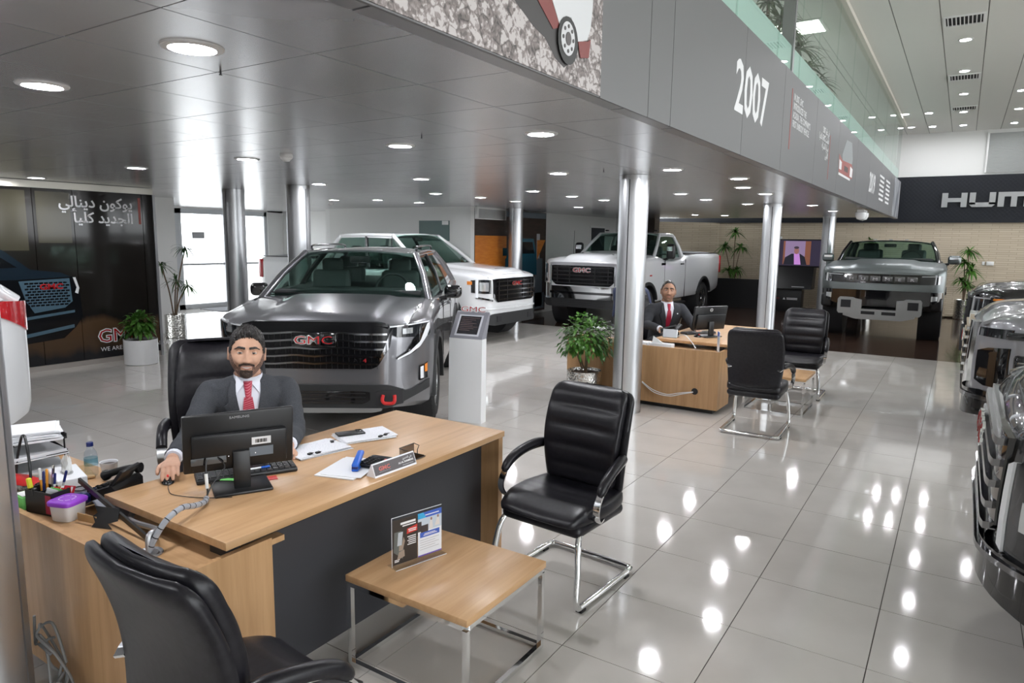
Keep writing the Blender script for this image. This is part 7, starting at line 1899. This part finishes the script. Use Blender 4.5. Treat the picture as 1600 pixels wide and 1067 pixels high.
tag(MB().prism([(0, 0), (0.10, 0.0), (0.075, 0.02), (0.12, 0.035), (0.12, 0.085), (0.0, 0.085), (0.02, 0.06), (0.0, 0.045), (0.015, 0.02)], 0.003).build('black_card', 'black', None, smooth=0, T=Matrix.Translation((-1.49, -1.90, ZR + 0.001)) @ Matrix.Rotation(0.35, 4, 'Z') @ Matrix.Rotation(1.25, 4, 'X')), 'torn black card with ragged edges propped on the low desk', 'card')
# letter tray
tr = empty('letter_tray', (-2.40, -1.78, ZR), math.radians(-8), 'black letter tray piled with papers at the left end of the near desk', 'letter tray')
for z in (0.02, 0.105, 0.185):
    MB().box((0, 0, z), (0.27, 0.33, 0.003)).box((-0.134, 0, z + 0.012), (0.003, 0.33, 0.024)).box((0.134, 0, z + 0.006), (0.003, 0.33, 0.012)).box((0, 0.164, z + 0.012), (0.27, 0.003, 0.024)).build('shelf', 'black', tr, smooth=0)
for x in (-0.125, 0.125):
    MB().tube([(x, 0.155, 0.0), (x, 0.155, 0.20)], 0.004, 6).build('post', 'black', tr)
Tt = (-2.40, -1.78)
papers('thick pile of papers on the top shelf of the letter tray', (Tt[0] + 0.03, Tt[1] + 0.0, ZR + 0.188), (0.22, 0.30), -20, 9, 'paper', 0.006, 5)
papers('papers on the middle shelf of the letter tray', (Tt[0] + 0.035, Tt[1], ZR + 0.108), (0.23, 0.29), -2, 5, 'paper', 0.005, 6)
papers('papers on the bottom shelf of the letter tray', (Tt[0] + 0.045, Tt[1], ZR + 0.023), (0.23, 0.29), -12, 5, 'paper', 0.005, 7)
tag(MB().rbox((0, 0, 0.0), (0.22, 0.16, 0.012), 0.003, 1).build('brown_folder', 'card', None, T=Matrix.Translation((-2.20, -1.64, ZR + 0.008)) @ Matrix.Rotation(-0.3, 4, 'Z')), 'brown folder lying between the letter tray and tissue box', 'folder')
rb = empty('red_pouch', (-2.17, -1.875, ZR), math.radians(10), 'red and patterned pouch with a tall black strap beside the letter tray', 'pouch')
MB().tube(catmull([(0.07, 0.0, 0.03), (0.055, 0.01, 0.14), (0.01, 0.03, 0.235), (-0.03, 0.045, 0.25), (-0.06, 0.05, 0.22), (-0.085, 0.04, 0.12), (-0.09, 0.03, 0.03)], 5), 0.006, 8).build('strap', 'black', rb)
MB().loft([[(x, 0.045 * k * math.cos(a), 0.035 + 0.034 * k * math.sin(a)) for a in [2 * PI * q / 16 for q in range(16)]] for x, k in ((-0.10, 0.3), (-0.085, 0.8), (0.0, 1.0), (0.08, 0.85), (0.10, 0.3))]).build('pouch', mix_noise('pouch_print', (0.02, 0.02, 0.025), (0.35, 0.40, 0.42), 60, 0.5), rb, smooth=60)
MB().loft([[(x, 0.047 * k * math.cos(a), 0.050 + 0.024 * k * math.sin(a)) for a in [PI * q / 8 for q in range(9)]] for x, k in ((-0.11, 0.4), (-0.085, 0.85), (0.0, 1.02), (0.08, 0.9), (0.12, 0.4))], cap=False, closed=False).build('red_flap', 'red', rb, smooth=60)
# cables hanging at the foot of the desk by the column
lc = empty('loose_cables', (-1.45, -2.10, 0), 0, 'tangle of grey cables on the floor beside the near desk and column', 'cable')
rg = random.Random(4)
for k in range(5):
    ps = [(-0.10 + 0.04 * k, rg.uniform(-0.02, 0.03), 0.36 - 0.04 * k)]
    for q in range(6):
        ps.append((-0.08 + 0.05 * q + rg.uniform(-0.05, 0.05), rg.uniform(-0.04, 0.05), max(0.008, 0.28 - 0.045 * q + rg.uniform(-0.07, 0.06))))
    ps.append((0.42 + 0.05 * k, -0.02 + 0.02 * k, 0.008))
    MB().tube(catmull(ps, 6), 0.0055, 6).build('cable', P('cable_grey', (0.20, 0.20, 0.20), 0.5) if k == 0 else bpy.data.materials['cable_grey'], lc)  # grey darkened to stand for the shade the cables lie in

# ------------------------------------------------------------------ second desk
desk_phone('desk phone on a silver stand before the man at the second desk', (-1.44, 4.60, ZD), -55)
sd_ = tag(MB().rbox((0, 0, 0), (0.17, 0.012, 0.10), 0.004, 1).build('phone_stand', 'alu', None, T=Matrix.Translation((-1.385, 4.475, ZD + 0.048)) @ Matrix.Rotation(0.1, 4, 'Z') @ Matrix.Rotation(-0.25, 4, 'X')), 'silver plate leaning behind the phone on the second desk', 'stand')
tag(box('white_box', (-1.37, 4.17, ZR + 0.027), (0.27, 0.10, 0.052), 'paper', r=0.003), 'long white tissue carton on the low part of the second desk', 'box')
tag(box('document_box', (-1.63, 4.20, ZR + 0.025), (0.20, 0.13, 0.048), 'paper', r=0.003), 'pale document box left of the white carton on the second desk', 'box')
tag(MB().add([(0, 0, 0), (0.13, 0.0, 0), (0.01, 0.01, 0.075), (0, 0.02, 0), (0.13, 0.02, 0)], [(0, 1, 2), (3, 2, 4), (0, 2, 3), (1, 4, 2), (0, 3, 4, 1)]).build('loose_tissue', 'white', None, smooth=0, T=Matrix.Translation((-1.48, 4.16, ZR + 0.0535))), 'white tissue standing up from the long white carton', 'tissue')
lf = empty('leaflet_holder', (-0.73, 4.165, 0.6905), math.radians(-65), 'small blue and white leaflet standing on the corner of the second desk', 'leaflet stand')
span('foot', (-0.06, -0.02, 0), (0.06, 0.03, 0.004), 'glass_clear', lf); span('leaflet', (-0.065, -0.003, 0.004), (0.065, 0.003, 0.215), 'paper', lf)
F = frame3((0, -0.0032, 0.004), (1, 0, 0), (0, 0, 1))
flat('blue_header', [rc(-0.065, 0.16, 0.065, 0.21)], 'blue', F, lf, h=0.0006); flat('photo_print', [rc(-0.06, 0.07, 0.06, 0.15)], bpy.data.materials['leaflet_photo_pale'], F, lf, h=0.0006)
wc = empty('white_cables', (-1.0, 4.085, 0.0), 0, 'white cables looping along the side of the second desk into its hole', 'cable')
MB().tube(catmull([(-0.55, 0.0, 0.275), (-0.42, -0.006, 0.20), (-0.25, -0.008, 0.165), (-0.10, -0.008, 0.20), (0.05, -0.008, 0.232)], 6), 0.005, 6).build('cable', 'white', wc)
MB().tube(catmull([(-0.55, 0.0, 0.265), (-0.40, -0.006, 0.17), (-0.22, -0.008, 0.150), (-0.08, -0.008, 0.19), (0.05, -0.008, 0.228)], 6), 0.005, 6).build('cable', 'white', wc)
wc2 = empty('phone_cables', (-1.30, 4.45, ZD), 0, 'pale cables drooping from the phone over the second desk\u2019s edge', 'cable')
for k in (0, 1):
    MB().tube(catmull([(0, 0.02 * k, 0.02), (0.10, -0.02 + 0.02 * k, 0.05), (0.22, -0.14, 0.005), (0.30, -0.22 + 0.02 * k, -0.06)], 6), 0.004, 6).build('cable', 'paper', wc2)
papers('white notepad beside the monitor on the second desk', (-1.16, 4.88, ZD), (0.08, 0.12), 30, 2, 'paper', 0.004, 9)
lt = empty('wire_tray', (-2.28, 4.34, ZR), 0, 'black wire tray of papers on the second desk behind the ficus', 'letter tray')
for z in (0.03, 0.12):
    MB().tube([(-0.15, -0.11, z), (0.15, -0.11, z), (0.15, 0.11, z), (-0.15, 0.11, z)], 0.004, 6, closed=True).box((0, 0, z - 0.004), (0.29, 0.21, 0.003)).build('shelf', 'black', lt, smooth=0)
for x in (-0.15, 0.15):
    MB().tube([(x, -0.11, 0), (x, -0.11, 0.22), (x, 0.11, 0.22), (x, 0.11, 0)], 0.004, 6).build('side_wire', 'black', lt)
papers('papers lying on the wire tray behind the ficus', (-2.28, 4.34, ZR + 0.122), (0.24, 0.20), 4, 4, 'paper', 0.005, 10)
